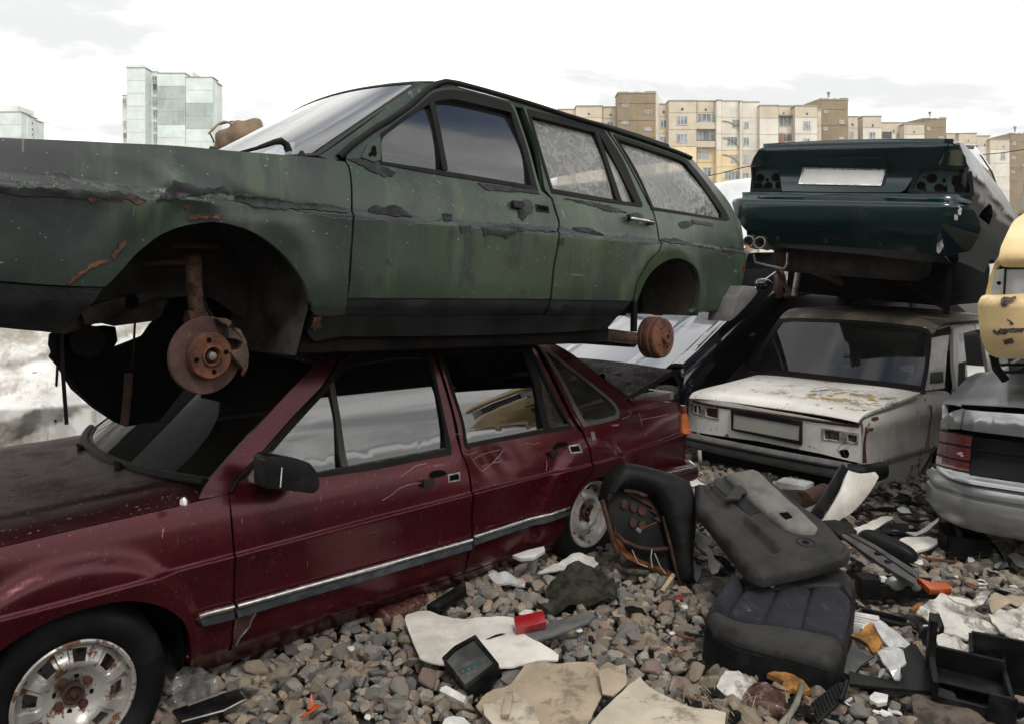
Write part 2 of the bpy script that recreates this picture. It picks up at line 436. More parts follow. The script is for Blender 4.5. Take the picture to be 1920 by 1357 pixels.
# ------------------------------------------------------------------ shared materials
RUBBER = m_plain('black_rubber', (.005, .005, .005), .6, var=.35, scale=8, dust=.3, dustcol=(.026, .024, .022), spec=.15)
PLASTIC = m_plain('black_plastic', (.006, .006, .0065), .45, var=.3, scale=9, dust=.35, dustcol=(.030, .028, .026), bump=.2, spec=.2)
GREYPL = m_plain('grey_plastic', (.10, .10, .098), .5, var=.2, scale=9, dust=.3, dustcol=(.17, .16, .15))
DARKIN = m_plain('dark_interior', (.02, .019, .018), .8, var=.3)
LINER = m_plain('headliner', (.10, .10, .095), .95, var=.15)
UNDER = m_plain('black_underbody', (.007, .006, .006), .9, var=.5, scale=5, dust=.5, dustcol=(.020, .016, .013), spec=.08)
BLACKSHADE = m_plain('black_void', (.003, .003, .003), .95, var=.3, spec=.04)  # near-black for dark parts; also stands in for shade in holes and gaps
WELL = m_plain('wheel_well_coating', (.040, .034, .030), .95, var=.6, scale=3, dust=.7, dustcol=(.085, .070, .058), bump=.6, spec=.1)
RUST = m_rust('brown_rust'); RUSTD = m_rust('dark_rust', (.022, .010, .007), (.075, .028, .015)); RUSTO = m_rust('orange_rust', (.030, .012, .008), (.21, .080, .040), scale=30)
CHROME = m_plain('worn_chrome', (.62, .60, .56), .22, 1., var=.2, scale=30, dust=.35)
STEEL = m_plain('bare_steel', (.32, .30, .28), .35, .9, var=.3, scale=20, dust=.5, dustcol=(.12, .09, .07))
BARE = m_plain('bare_grey_primer', (.020, .0220, .0215), .5, var=.6, scale=12, bump=.25, spec=.2)
BAREL = m_plain('pale_primer_edge', (.14, .15, .145), .45, var=.4, scale=30)
GLASS = m_glass('clear_glass', (.55, .58, .57), .10, dlo=.45, dhi=.8, ior=2.1)
GLASSD = m_glass('dusty_glass', (.42, .44, .43), .22, dlo=.4, dhi=.8)
FROST = m_glass('frosted_glass', (.75, .77, .75), .45, (.85, .85, .83), .25, .6, 2., frost=.75)

def m_green():
    n = NT('faded_green_paint')
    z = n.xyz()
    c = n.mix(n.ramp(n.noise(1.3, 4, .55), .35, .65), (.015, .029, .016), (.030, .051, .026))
    front = n.ramp(z[0], .95, -.05)                                        # the wing is darker and bluer than the doors
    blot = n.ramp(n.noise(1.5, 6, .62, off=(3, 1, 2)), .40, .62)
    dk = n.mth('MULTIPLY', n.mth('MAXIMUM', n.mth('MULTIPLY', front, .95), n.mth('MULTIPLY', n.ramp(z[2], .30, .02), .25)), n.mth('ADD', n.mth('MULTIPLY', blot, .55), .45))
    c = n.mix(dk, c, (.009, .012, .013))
    stain = n.ramp(n.noise(5, 6, .7, sc=(1, 1, .35), off=(6, 0, 2)), .54, .63, 0, .75)
    c = n.mix(stain, c, (.010, .013, .013))
    run = n.ramp(n.noise(7, 4, .6, sc=(1, 1, .10), off=(1, 2, 2)), .53, .66, 0, .6)
    c = n.mix(run, c, (.052, .078, .040))
    pl = n.attr('peel'); e = n.noise(7, 9, .68, sc=(.55, 1, 1.3), off=(2, 2, 2))
    h = n.mth('ADD', n.mth('MULTIPLY', pl, .40), e)
    m = n.ramp(h, .720, .728); edge = n.mth('MULTIPLY', n.ramp(h, .700, .722), n.mth('SUBTRACT', 1., m))
    c = n.mix(edge, c, (.105, .15, .09)); c = n.mix(m, c, n.mix(n.ramp(n.noise(16, 4), .3, .7), (.010, .011, .012), (.034, .036, .038)))
    rm = n.ramp(n.mth('ADD', n.mth('MULTIPLY', pl, .2), n.noise(9, 8, .75, off=(7, 4, 9))), .80, .83)
    c = n.mix(rm, c, n.mix(n.noise(30, 4), (.09, .03, .012), (.30, .12, .055)))
    ch = n.ramp(n.noise(75, 2, .5, off=(1, 1, 8)), .735, .75); c = n.mix(n.mth('MULTIPLY', ch, .6), c, (.42, .42, .38))
    s1 = n.ramp(n.noise(24, 3, .6, sc=(.06, 1, 1), rot=(0, .15, .1), off=(3, 1, 9)), .70, .73); s2 = n.ramp(n.noise(28, 3, .6, sc=(1, 1, .08), rot=(0, -.4, .2), off=(7, 5, 2)), .71, .74)
    c = n.mix(n.mth('MULTIPLY', n.mth('MAXIMUM', s1, s2), .6), c, (.16, .19, .15))
    bl = n.ramp(n.noise(12, 7, .75, off=(8, 2, 4)), .60, .64, 0, .8); c = n.mix(bl, c, (.014, .016, .016))
    r = n.ramp(n.noise(3, 5), .3, .7, .34, .5)
    hh = n.mth('ADD', n.mth('MULTIPLY', m, -.6), n.mth('MULTIPLY', n.noise(2.3, 4, .5), 3.2))
    return n.done(n.bsdf(c, r, 0, n.mth('MULTIPLY', n.mth('SUBTRACT', 1., m), .25), .25, .5, n.bump(hh, .8, .006)))
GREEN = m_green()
GREENLOW = m_plain('black_stone_guard', (.006, .0075, .0075), .5, var=.5, scale=7, dust=.25, dustcol=(.035, .037, .034), bump=.5, bscale=90)

# ------------------------------------------------------------------ green estate car standing on the red saloon
G = Frame((-0.92, 2.467, 1.5), math.atan2(.6974, .7167), 0.0297)
green = empty('station_wagon', G.M)
tag(green, 'dark green wheelless estate car with peeling paint stacked on top of the dark red saloon', 'car', 'scrapped cars in the yard')
GW = 1.66                                                                    # overall width
gprof = spline1([(-.25, .13), (-.12, .075), (-.058, .040), (-.02, .018), (.10, .004), (.28, .0), (.40, .012), (.50, .042), (.55, .060), (.88, .165), (1.0, .21)])
def gcrease(x): return .300 + .012 * x
GA, GB = (-.03, .0, .335), (2.475, -.03, .325)                               # wheel arch centres and radii
def GS(x, z, fine=True):
    y = gprof(z)
    if x < -.25: y += .085 * ((-.25 - x) / .7) ** 2
    if x > 2.4: y += .10 * ((min(x, 3.55) - 2.4) / .95) ** 2
    if fine:
        d = z - gcrease(x)
        t = max(0., min(1., d / .016)); y -= .013 * (math.exp(d / .10) if d < 0 else 1 - t * t * (3 - 2 * t))
        for (cx, cz, R) in (GA, GB):
            r = math.hypot(x - cx, z - cz)
            if z > -.1: y -= .009 * math.exp(-((r - R - .015) / .055) ** 2)
        y += .006 * noise.noise(Vector((x * 2.2, z * 3.1, 4)))
        # the crumpled wing above the front wheel
        w = math.exp(-((x + .10) / .16) ** 2 - ((z - .345) / .06) ** 2); y += .020 * w * math.sin((x + .1) * 22 + z * 16)
        w = math.exp(-((x - .12) / .14) ** 2 - ((z - .30) / .035) ** 2); y += .014 * w
        if z > .5: y += 0
    return y
gside = lambda x, z: (x, GS(x, z), z)
gflat = lambda x, z: GS(x, z, False)
def gp(pts, sm=0, ang=38):
    q = G.uv(pts, 1, gflat); return smooth_poly(q, True, sm, ang) if sm else q
def g3(px, py, off=0.0):
    q = G.hit(px, py, 1, gflat); y = GS(q.x, q.z); return Vector((q.x, y - off, q.z))
def gpeel(x, z):
    d = z - gcrease(x)
    v = max(math.exp(-((d - .012) / .030) ** 2), .55 * math.exp(-((z - .475) / .02) ** 2) * (1 if x > .5 else .3))
    return v * (.75 + .5 * noise.noise(Vector((x * 1.7, 3, 1))))
crl = [((-1.5, gcrease(-1.5)), (3.5, gcrease(3.5))), ((-1.5, gcrease(-1.5) + .011), (3.5, gcrease(3.5) + .011)), ((-1.5, gcrease(-1.5) - .011), (3.5, gcrease(3.5) - .011))]
def gpanel(name, poly, mat=None, holes=(), sm=3, step=.035, thick=.025, parent=None, lift=0., lines=crl, **k):
    return panel(name, gp(poly, sm), gside, mat or GREEN, parent or green, [gp(h, sm) for h in holes], step, thick, (0, -1, 0), lines, {'peel': gpeel}, lift, **k)

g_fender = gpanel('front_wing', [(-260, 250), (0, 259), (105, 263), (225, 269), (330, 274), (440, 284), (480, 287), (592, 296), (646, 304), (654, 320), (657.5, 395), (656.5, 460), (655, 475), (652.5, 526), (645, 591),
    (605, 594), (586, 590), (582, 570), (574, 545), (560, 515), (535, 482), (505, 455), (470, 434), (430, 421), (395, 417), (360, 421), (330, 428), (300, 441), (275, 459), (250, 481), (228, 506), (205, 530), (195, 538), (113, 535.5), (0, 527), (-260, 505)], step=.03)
gpanel('front_apron', [(-260, 509), (0, 531), (113, 539), (192, 541), (180, 560), (150, 592), (128, 615), (108, 628), (80, 624), (0, 617), (-260, 590)], GREENLOW, lift=-.006, lines=())
gdoor = gpanel('front_door', [(652, 559), (657, 526), (659.5, 475), (661.5, 395), (657.5, 320), (650, 305), (650, 294), (655, 283), (688, 256.5), (730, 230), (780, 192.6), (803, 174), (823, 166), (856, 165), (906, 176.4), (964, 197.6), (977.6, 235), (994, 285), (1007.6, 335), (1015, 358),
    (1032.7, 373), (1040, 398), (1046.5, 420.5), (1042.7, 438), (1040, 472.6), (1035, 505), (1030, 561), (860, 560)],
    holes=[[(713, 300), (713, 257), (730.5, 240), (780.6, 203), (805.6, 181), (823, 172.5), (856, 171), (906, 181), (951, 194), (960, 205), (975, 243), (990, 290), (1005, 350), (1008, 357), (940, 346), (831, 329), (716, 308)]], step=.03)
gdoor['label'] = 'green front door with flaking paint and a grey torn patch'
gpanel('stone_guard', [(651, 560), (860, 561.5), (1030, 562.5), (1019, 590), (860, 592), (646, 592)], GREENLOW, parent=gdoor, lift=-.004, lines=())
grdoor = gpanel('rear_door', [(980, 200), (994, 236), (1010, 285), (1022.7, 357), (1037, 373), (1044, 398), (1050, 420), (1046.5, 438), (1044, 472), (1039, 505), (1033.5, 562), (1183, 564.5), (1185, 558), (1190.5, 530), (1205.5, 500), (1220.5, 479), (1228, 472), (1233, 455), (1230.6, 425.5), (1223, 395.5), (1215.6, 383), (1190.5, 335), (1165.5, 290), (1138, 248), (1133, 244), (1090, 230), (1040, 217.6)],
    holes=[[(988, 206), (1040, 219.5), (1090, 233), (1130, 246), (1165.5, 300), (1203, 383), (1203, 388), (1115, 375.5), (1035, 361.7), (1022.7, 323), (1010, 278), (997.6, 238)]], step=.03)
gpanel('stone_guard', [(1033, 563.5), (1182, 566), (1176, 574), (1160, 591.5), (1023, 591)], GREENLOW, parent=grdoor, lift=-.004, lines=())
gquart = gpanel('rear_quarter', [(1141.5, 248), (1168.5, 290), (1193.5, 335), (1218.5, 383), (1226, 395), (1233.6, 425), (1236, 456), (1231, 474), (1223, 481.5), (1208, 502), (1193.5, 531), (1187.5, 560), (1189, 566), (1195.5, 561), (1205.5, 535), (1220.5, 510), (1240.6, 492.7), (1260.6, 485), (1280.6, 487.7), (1298, 500), (1307, 520), (1309.5, 540), (1307, 560), (1303, 580), (1293, 589), (1303, 588), (1336, 584), (1363, 580), (1376, 552), (1388, 536), (1394.6, 510), (1395, 470), (1392, 433), (1388, 415), (1366, 380), (1341, 348), (1311, 315), (1293, 297), (1240.6, 281.5), (1190.5, 262), (1148, 247.5)],
    holes=[[(1150, 254), (1215.6, 275.5), (1280.6, 299.5), (1295.7, 312.8), (1323, 345), (1351, 385.5), (1363, 405.5), (1361, 414), (1290.7, 403), (1223, 393), (1205.5, 350), (1178, 300)]], step=.03)
gpanel('windscreen_pillar', [(598, 293), (617, 280), (648, 252), (707, 210), (780, 163), (794, 154), (806, 157), (818, 160), (798, 172), (778, 188), (728, 225.5), (686, 252), (652, 280), (643, 296), (625, 301)], thick=.04, lines=())
gpanel('rocker', [(646, 594), (860, 594), (1020, 593), (1158, 593.5), (1150, 604), (1128, 618), (1000, 626), (860, 630), (700, 632), (640, 632), (600, 640), (588, 640), (577, 625), (590, 597), (612, 596)], GREENLOW, thick=.03, lift=-.003, lines=())
# glass and seals
def gseal(name, o, i, par): return gpanel(name, o, RUBBER, [i], sm=3, step=.06, thick=.03, parent=par, lift=.004, lines=())
gseal('window_seal', [(712, 301), (712, 256.5), (730, 239), (780, 202), (805, 180), (823, 171.5), (856, 170), (906, 180), (952, 193.5), (961, 204), (976, 243), (991, 290), (1006, 350), (1009, 358), (940, 347), (831, 330), (715, 309)],
    [(716, 304), (715, 266), (731, 248), (781, 211), (803, 197), (815, 191), (835, 188), (856, 188), (906, 199), (945, 208.5), (957, 212), (967, 245), (983, 293), (994, 342), (996, 349), (940, 339.5), (831, 321.5)], gdoor)
def gglass(name, poly, mat, par, off=-.014): return panel(name, gp(poly, 3), lambda x, z: (x, GS(x, z, False) - .018 * math.sin(math.pi * min(1, max(0, (z - .50) / .40))), z), mat, par, (), .05, 0, (0, -1, 0), (), None, off - .010)
gglass('quarter_glass', [(713, 307), (713, 262), (731, 245), (781, 208), (806, 192), (833, 325)], GLASS, gdoor)
gglass('window_glass', [(811, 186), (835, 186), (856, 186), (906, 197), (945, 206), (959, 211), (970, 245), (986, 293), (998, 350), (940, 342), (835, 325)], GLASS, gdoor)
gpanel('window_divider', [(803, 191), (812, 187), (825, 248), (839, 320), (829.5, 320), (816, 250)], RUBBER, sm=0, step=.1, thick=.02, parent=gdoor, lift=.006, lines=())
gseal('window_seal', [(987, 205), (1040, 218.5), (1090, 232), (1131, 245), (1166.5, 300), (1204, 383), (1204, 389), (1115, 376.5), (1034, 362.5), (1021.7, 323), (1009, 278), (996.6, 238)],
    [(995, 219), (1111, 248.5), (1125, 256.5), (1158, 318), (1191, 381.5), (1165, 378), (1156, 376), (1036, 355), (1015, 285)], grdoor)
gglass('window_glass', [(993, 217), (1113, 247), (1158, 378), (1034, 357), (1013, 285)], FROST, grdoor)
gglass('quarter_glass', [(1123, 254), (1160, 318), (1193, 383), (1164, 380)], m_glass('hazy_glass', (.5, .52, .5), .5, (.5, .5, .48), .25, .7, 4.), grdoor)
gpanel('window_divider', [(1113, 246), (1120, 248), (1165, 378), (1156, 377)], RUBBER, sm=0, step=.1, thick=.02, parent=grdoor, lift=.006, lines=())
gseal('window_seal', [(1149, 253), (1215.6, 274.5), (1281, 298.5), (1296.5, 312), (1324, 344.5), (1352, 385), (1364, 405.5), (1362, 415), (1290.7, 404), (1222, 394), (1204.5, 350), (1177, 300)],
    [(1155, 261), (1215.6, 281.5), (1278, 304), (1290.7, 318), (1316, 350), (1351, 400), (1352, 411), (1290.7, 399.5), (1225.6, 389.5), (1203, 340), (1178, 295)], gquart)
gglass('quarter_window', [(1153, 259), (1215.6, 279), (1280, 303), (1293, 318), (1318, 350), (1353, 400), (1353, 412), (1290.7, 401), (1224, 391), (1201, 340), (1176, 295)], FROST, gquart)
# dark peeled patches whose outlines can be made out
patches = [[(722, 390), (738, 384), (756, 393), (770, 404), (772, 408), (700, 400), (690, 393), (702, 385)], [(650, 300), (672, 298), (700, 305), (743, 324), (736, 330), (722, 333), (712, 328), (694, 322), (678, 312)], [(829, 402), (848, 402.5), (847, 414), (832, 414)],
    [(895, 343), (940, 350), (1005, 356), (1012, 365), (985, 362), (950, 360), (915, 358), (905, 352)], [(857, 425), (880, 424), (876, 433), (862, 438)], [(898, 427), (930, 426), (958, 425), (990, 430), (1040, 436), (985, 434), (962, 438), (945, 447), (930, 440), (906, 442)],
    [(1073, 427), (1095, 426), (1112, 432), (1133, 441), (1100, 437), (1075, 432)], [(1272, 418), (1290, 415), (1300, 422), (1284, 430), (1275, 425)], [(1296, 413), (1338, 420), (1336, 425), (1325, 423), (1300, 420)], [(1055, 372), (1090, 377), (1140, 386), (1175, 400), (1160, 398), (1140, 397), (1120, 390), (1085, 380)],
    [(1236, 449), (1268, 448), (1300, 458), (1338, 465), (1335, 467), (1300, 463), (1262, 458), (1238, 453)], [(1350, 464), (1372, 463), (1388, 468), (1387, 474), (1355, 470)], [(970, 392), (980, 395), (988, 408), (980, 414), (972, 408)], [(1045, 450), (1054, 447), (1052, 460), (1044, 461)],
    [(320, 340), (340, 345), (355, 352), (378, 355), (418, 350), (432, 364), (410, 362), (380, 365), (340, 372), (300, 378), (290, 377), (310, 358)], [(0, 351), (60, 353), (150, 358), (240, 366), (270, 378), (200, 375), (100, 370), (0, 363)], [(440, 368), (520, 372), (560, 380), (620, 385), (650, 393), (652, 402), (590, 395), (500, 392), (452, 380)]]
for p_ in patches:
    x_ = sum(q[0] for q in p_) / len(p_)
    par = g_fender if x_ < 650 else gdoor if x_ < 1040 else grdoor if x_ < 1228 else gquart
    panel('bare_patch', jag(gp(p_, 2), .004, 4, x_), gside, BARE, par, (), .02, .003, (0, -1, 0), (), None, .004)
for p_ in [[(160, 374), (185, 373), (189, 377), (170, 379)], [(340, 387), (352, 382), (349, 392), (342, 401), (337, 400), (344, 392)], [(200, 375), (230, 376), (228, 379), (202, 378)], [(345, 408), (380, 405), (410, 404), (408, 410), (380, 409), (348, 412)], [(122, 535), (150, 508), (180, 489), (198, 486), (196, 492), (170, 502), (146, 520), (128, 533)],
           [(236, 376), (250, 374), (268, 382), (248, 384)], [(205, 480), (228, 450), (231, 455), (220, 475), (212, 490)], [(586, 593), (602, 594), (600, 612), (588, 620), (580, 612)]]:
    panel('rust_patch', jag(gp(p_, 2), .005, 5, p_[0][0]), gside, RUSTO if p_[0][0] > 125 and p_[0][0] != 205 else RUST, g_fender, (), .02, 0, (0, -1, 0), (), None, .0045)
# gutter, hood, roof, windscreen, tailgate, far side
tube('roof_gutter', [g3(*p, off=.006) for p in [(634, 296), (660, 272), (700, 243), (731, 225), (770, 197), (800, 169), (816, 159), (835, 154), (860, 158), (905, 170), (950, 183), (1000, 198), (1060, 217), (1120, 235), (1165, 250), (1220, 268), (1270, 287), (1293, 297)]], .013, RUBBER, green)
rail_pts = [g3(*p, off=-.07) + Vector((0, 0, .03)) for p in [(1120, 235), (1165, 246), (1220, 263), (1270, 281)]]
tube('roof_rail', rail_pts, .012, PLASTIC, green, 8)
q0 = g3(794, 154); q1 = g3(1293, 297); q2 = g3(598, 293); qh = [g3(x, y) for x, y in ((-260, 250), (0, 259), (225, 269), (440, 284), (595, 296))]
hz = spline1([(q.x, q.z) for q in qh])
def mirror(p): return Vector((p[0], GW - p[1], p[2]))
def groof(x, t):
    zt = spline1([(q0.x, q0.z), (1.0, q0.z + .02), (1.9, q0.z + .02), (q1.x, q1.z)])(x); y0 = GS(x, zt, False) - .004
    y = y0 + (GW - 2 * y0) * t; s = max(0., 1 - (2 * t - 1) ** 2)
    return (x - .075 * s * max(0, 1 - (x - q0.x) * 3), y, zt + .035 * s ** .7)
panel('roof', [(q0.x, 0), (q1.x, 0), (q1.x, 1), (q0.x, 1)], groof, GREEN, green, step=.1, thick=.02, outward=(0, 0, 1))
def gws(u, t):
    a = q2.lerp(q0, u); y0 = a.y; s = max(0., 1 - (2 * t - 1) ** 2); y = y0 + (GW - 2 * y0) * t
    return (a.x - (.19 - .115 * u) * s, y, a.z + .035 * s * u)
panel('windscreen', [(.035, .03), (.965, .03), (.965, .97), (.035, .97)], gws, m_glass('windscreen_glass', (.86, .90, .92), .06, (.5, .5, .5), dlo=.5, dhi=.8, ior=3.2), green, step=.05, thick=0, outward=(-1, 0, 1))
panel('windscreen_seal', [(0, 0), (1, 0), (1, 1), (0, 1)], gws, RUBBER, green, [[(.03, .02), (.97, .025), (.97, .975), (.03, .98)]], step=.06, thick=.02, outward=(-1, 0, 1), lift=.003)
def ghood(x, t):
    z = hz(x) + .001; y0 = GS(x, z, False) + .004; s = max(0., 1 - (2 * t - 1) ** 2)
    xm = x - (.17 * s if x > 0 else .0) * max(0, min(1, x / .2))
    return (xm, y0 + (GW - 2 * y0) * t, z + .022 * s ** .6)
panel('bonnet', [(-1.02, .0), (.19, .0), (.19, 1), (-1.0, 1)], ghood, GREEN, green, step=.08, thick=.02, outward=(0, 0, 1))
side_out = gp([(-260, 250), (225, 269), (592, 296), (648, 252), (780, 163), (800, 160), (860, 160), (1000, 200), (1165, 252), (1293, 297), (1366, 380), (1394, 440), (1394, 510), (1363, 580), (1303, 588), (1309, 540), (1298, 500), (1260, 485), (1220, 510), (1190, 562), (1158, 604), (860, 628), (577, 632), (582, 570), (560, 515), (505, 455), (430, 421), (360, 421), (300, 441), (250, 481), (195, 538), (108, 628), (-260, 600)])
wins = [gp(p) for p in ([(716, 304), (715, 266), (781, 211), (815, 191), (835, 188), (906, 199), (955, 212), (996, 349)], [(995, 219), (1111, 248.5), (1125, 256.5), (1191, 381.5), (1036, 355)], [(1155, 261), (1278, 304), (1352, 411), (1225.6, 389.5)])]
panel('far_side', side_out, lambda x, z: (x, GW - GS(x, z, False), z), GREEN, green, wins, .08, .03, (0, 1, 0), attrs={'peel': lambda x, z: 0.})
for w_ in wins: panel('far_window', w_, lambda x, z: (x, GW - GS(x, z, False) - .01, z), GLASS, green, (), .2, 0, (0, 1, 0))
tx = spline1([(-.02, 3.40), (.15, 3.46), (.36, 3.50), (.5, 3.42), (.86, q1.x + .04)])
gtail = panel('tailgate', [(.0, .0), (1, .0), (1, .84), (.0, .84)], lambda t, z: (tx(z) + .05 * (1 - (2 * t - 1) ** 2) - .004, GS(tx(z), z, False) + (GW - 2 * GS(tx(z), z, False)) * t, z), GREEN, green, [[(.12, .48), (.88, .48), (.85, .80), (.15, .80)]], .08, .03, (1, 0, 0), attrs={'peel': lambda x, z: 0.})
panel('rear_window', [(.11, .47), (.89, .47), (.86, .81), (.14, .81)], lambda t, z: (tx(z) + .05 * (1 - (2 * t - 1) ** 2) - .012, GS(tx(z), z, False) + (GW - 2 * GS(tx(z), z, False)) * t, z), GLASSD, gtail, (), .2, 0, (1, 0, 0))
# inside: headliner, floor, dashboard, seats
panel('headliner', [(q0.x + .02, .03), (q1.x - .02, .03), (q1.x - .02, .97), (q0.x + .02, .97)], lambda x, t: Vector(groof(x, t)) - Vector((0, 0, .035)), LINER, green, (), .2, 0, (0, 0, -1))
gfloor = box('floor_pan', (.32, .12, -.20), (2.12, GW - .12, -.10), UNDER, green, .03)
box('rear_floor', (2.12, .42, -.06), (3.1, GW - .42, .10), UNDER, green, .04)
box('dashboard', (.22, .16, .30), (.62, GW - .16, .48), DARKIN, green, .05)
for sy in (.22, .92):
    st = box('front_seat', (1.0, sy, .0), (1.5, sy + .5, .22), DARKIN, green, .06)
    box('seat_back', (1.42, sy + .02, .2), (1.58, sy + .48, .58), DARKIN, st, .05)
box('rear_seat', (1.9, .2, .0), (2.2, GW - .2, .45), DARKIN, green, .06)
# engine bay and wheel wells
def arc_well(name, A, y0, y1, a0, a1, mat, drop=0., R=None):
    R = R or A[2] + .012; bm = bmesh.new(); rows = []
    for k in range(25):
        a = rad(a0 + (a1 - a0) * k / 24); x, z = A[0] + R * math.cos(a), A[1] + R * math.sin(a)
        rows.append([bm.verts.new((x, y, z)) for y in (y0, (y0 + y1) / 2, y1)])
    if drop:
        x, z = rows[0][0].co.x, rows[0][0].co.z
        pre = [bm.verts.new((x - .03, y, z - drop * (1 - .0 * i))) for i, y in enumerate((y0 + .02, (y0 + y1) / 2, y1))]
        rows.insert(0, pre)
    for a, b in zip(rows, rows[1:]):
        for i in range(2): bm.faces.new((a[i], a[i + 1], b[i + 1], b[i]))
    return from_bm(name, bm, mat, green)
arc_well('wheel_well', GA, .03, .62, -6, 150, WELL, .16)
arc_well('wheel_well', GB, .03, .55, -5, 185, WELL)
GI = lambda px, py, y: G.hit(px, py, 1, y)
def gdeep(name, pts, y, mat, thick=.03, par=None, bev=.004, sm=0):
    """A plate inside the wheel well, standing at depth y and traced there."""
    q = [(p[0], p[1]) for p in G.uv(pts, 1, y)]
    if sm: q = smooth_poly(q, True, sm)
    return prism(name, q, 0, thick, mat, par or green, basis((0, y + thick, 0), (1, 0, 0), (0, 0, 1), (0, -1, 0)), bev)
gdeep('inner_wing', [(120, 380), (420, 380), (590, 480), (590, 600), (520, 640), (400, 560), (345, 555), (310, 562), (305, 590), (290, 602), (215, 612), (185, 605), (160, 615), (120, 628), (40, 600)], .50, WELL, .02)
gdeep('inner_wing_rail', [(150, 580), (215, 560), (290, 545), (350, 548), (350, 556), (290, 560), (215, 590), (195, 606), (160, 610)], .46, WELL, .03)
tube('drain_hole', [GI(245, 565, .455), GI(245, 565, .47)], .026, BLACKSHADE, green, 20)
box('engine_block', (-.75, .75, -.1), (.1, 1.25, .3), BLACKSHADE, green, .05)
gdeep('bulkhead', [(310, 380), (600, 380), (640, 640), (520, 650), (310, 560)], .66, BLACKSHADE, .02)
gdeep('subframe', [(108, 628), (160, 618), (218, 612), (222, 640), (208, 662), (245, 648), (285, 632), (300, 610), (325, 585), (345, 560), (400, 570), (400, 655), (335, 715), (345, 730), (300, 790), (235, 800), (190, 770), (150, 735), (122, 690), (106, 672), (112, 665), (106, 650)], .56, BLACKSHADE, .12, bev=.012)
tube('engine_mount', [GI(165, 640, .5), GI(165, 640, .62)], .055, UNDER, green, 20)
tube('cable', [GI(115, 628, .30), GI(118, 700, .30), GI(125, 795, .30)], .006, RUBBER, green)
tube('cable', [GI(253, 606, .42), GI(250, 660, .42), GI(247, 690, .42)], .004, RUBBER, green)
tube('drop_link', [GI(241, 700, .42), GI(240, 730, .42), GI(233, 796, .42)], .014, RUSTD, green)
strut = tube('suspension_strut', [GI(361, 480, .27), GI(364, 540, .27), GI(372, 598, .27)], [.027, .027, .028], m_rust('scaly_rust', (.04, .018, .012), (.20, .11, .07), scale=30), green, 16)
tube('spring_seat', [GI(270, 497, .27), GI(300, 493, .27), GI(350, 492, .27), GI(368, 492, .27)], [.010, .013, .016, .012], RUSTD, strut, 10, flat=((0, 0, 1), .6))
tube('spring_coil', [Vector((GI(360, 472, .30) + Vector((.085 * math.cos(a), .085 * math.sin(a), .012 * a / 3)))) for a in [i * .4 for i in range(16)]], .011, RUSTD, strut, 8)
tube('strut_clamp', [GI(350, 598, .27), GI(385, 596, .27)], .030, RUST, strut, 12)
def wheel_M(p, ax=(0, -1, 0), spin=0.):
    z = Vector(ax).normalized(); x = Vector((0, 0, 1)).cross(z).normalized(); y = z.cross(x)
    return basis(p, x, y, z) @ Matrix.Rotation(spin, 4, 'Z')
dc = GI(386, 666, .17); MD = wheel_M(dc, (.12, -1, 0))
disc = lathe('brake_disc', [(.03, -.012), (.128, -.012), (.130, -.008), (.130, .002), (.127, .006), (.078, .006), (.076, .006)], m_rust('disc_rust', (.05, .026, .022), (.115, .058, .045), scale=10), green, 64, MD)
hub = lathe('hub', [(.078, .004), (.077, .030), (.073, .036), (.050, .036), (.048, .034), (.034, .034), (.034, .044), (.030, .046), (.027, .040), (.026, .010), (.0, .010)], RUST, disc, 48, MD)
for k in range(4):
    a = k * math.pi / 2 + .2
    lathe('stud_hole', [(.0, .0365), (.0085, .0366), (.0085, .030)], BLACKSHADE, hub, 14, MD @ Matrix.Translation((.054 * math.cos(a), .054 * math.sin(a), 0.001)))
lathe('axle_nut', [(.0, .050), (.006, .050), (.007, .047), (.013, .046), (.015, .03), (.018, .02)], STEEL, hub, 16, MD)
cal = gdeep('brake_caliper', [(408, 598), (425, 597), (437, 604), (434, 612), (452, 618), (463, 640), (468, 664), (466, 690), (458, 694), (452, 685), (440, 672), (432, 660), (452, 655), (455, 642), (443, 636), (430, 635), (428, 612), (412, 604)], .13, m_rust('caliper_rust', (.04, .025, .02), (.12, .075, .055)), .05, bev=.008)
tube('bleed_pipe', [GI(461, 690, .13), GI(457, 696, .13), (GI(455, 702, .14))], .007, RUST, cal)
tube('brake_hose', [GI(381, 556, .25), GI(388, 580, .25), GI(398, 592, .24)], .006, RUBBER, green)
# rear axle
da = GI(1243, 634, .10); MR = wheel_M(da, (.05, -1, 0))
drum = lathe('brake_drum', [(.0, -.10), (.110, -.10), (.116, -.09), (.116, -.075), (.108, -.072), (.108, -.055), (.117, -.052), (.117, -.030), (.110, -.026), (.110, .0), (.104, .008), (.095, .010), (.05, .008), (.045, .010), (.032, .012), (.030, .030), (.026, .034), (.020, .034), (.018, .020), (.0, .020)], m_rust('drum_rust', (.05, .02, .014), (.19, .075, .042), scale=9), green, 56, MR)
for k in range(4):
    a = k * math.pi / 2 + .6
    lathe('stud_hole', [(.0, .0095), (.006, .0096), (.006, .004)], BLACKSHADE, drum, 12, MR @ Matrix.Translation((.062 * math.cos(a), .062 * math.sin(a), 0.001)))
arm = tube('trailing_arm', [GI(1075, 628, .30), GI(1115, 628, .25), GI(1150, 630, .22), GI(1206, 636, .21)], [.05, .04, .035, .032], m_rust('arm_rust', (.035, .022, .016), (.12, .07, .05)), green, 12)
tube('brake_pipe', [GI(1100, 632, .2), GI(1130, 638, .19), GI(1170, 643, .19), GI(1205, 645, .19)], .006, RUSTD, arm)
tube('shock_absorber', [GI(1189, 560, .24), GI(1188, 622, .24)], .020, PLASTIC, green, 14)
tube('axle_beam', [(2.43, .2, -.20), (2.40, 1.45, -.20)], .04, RUSTD, green, 10)
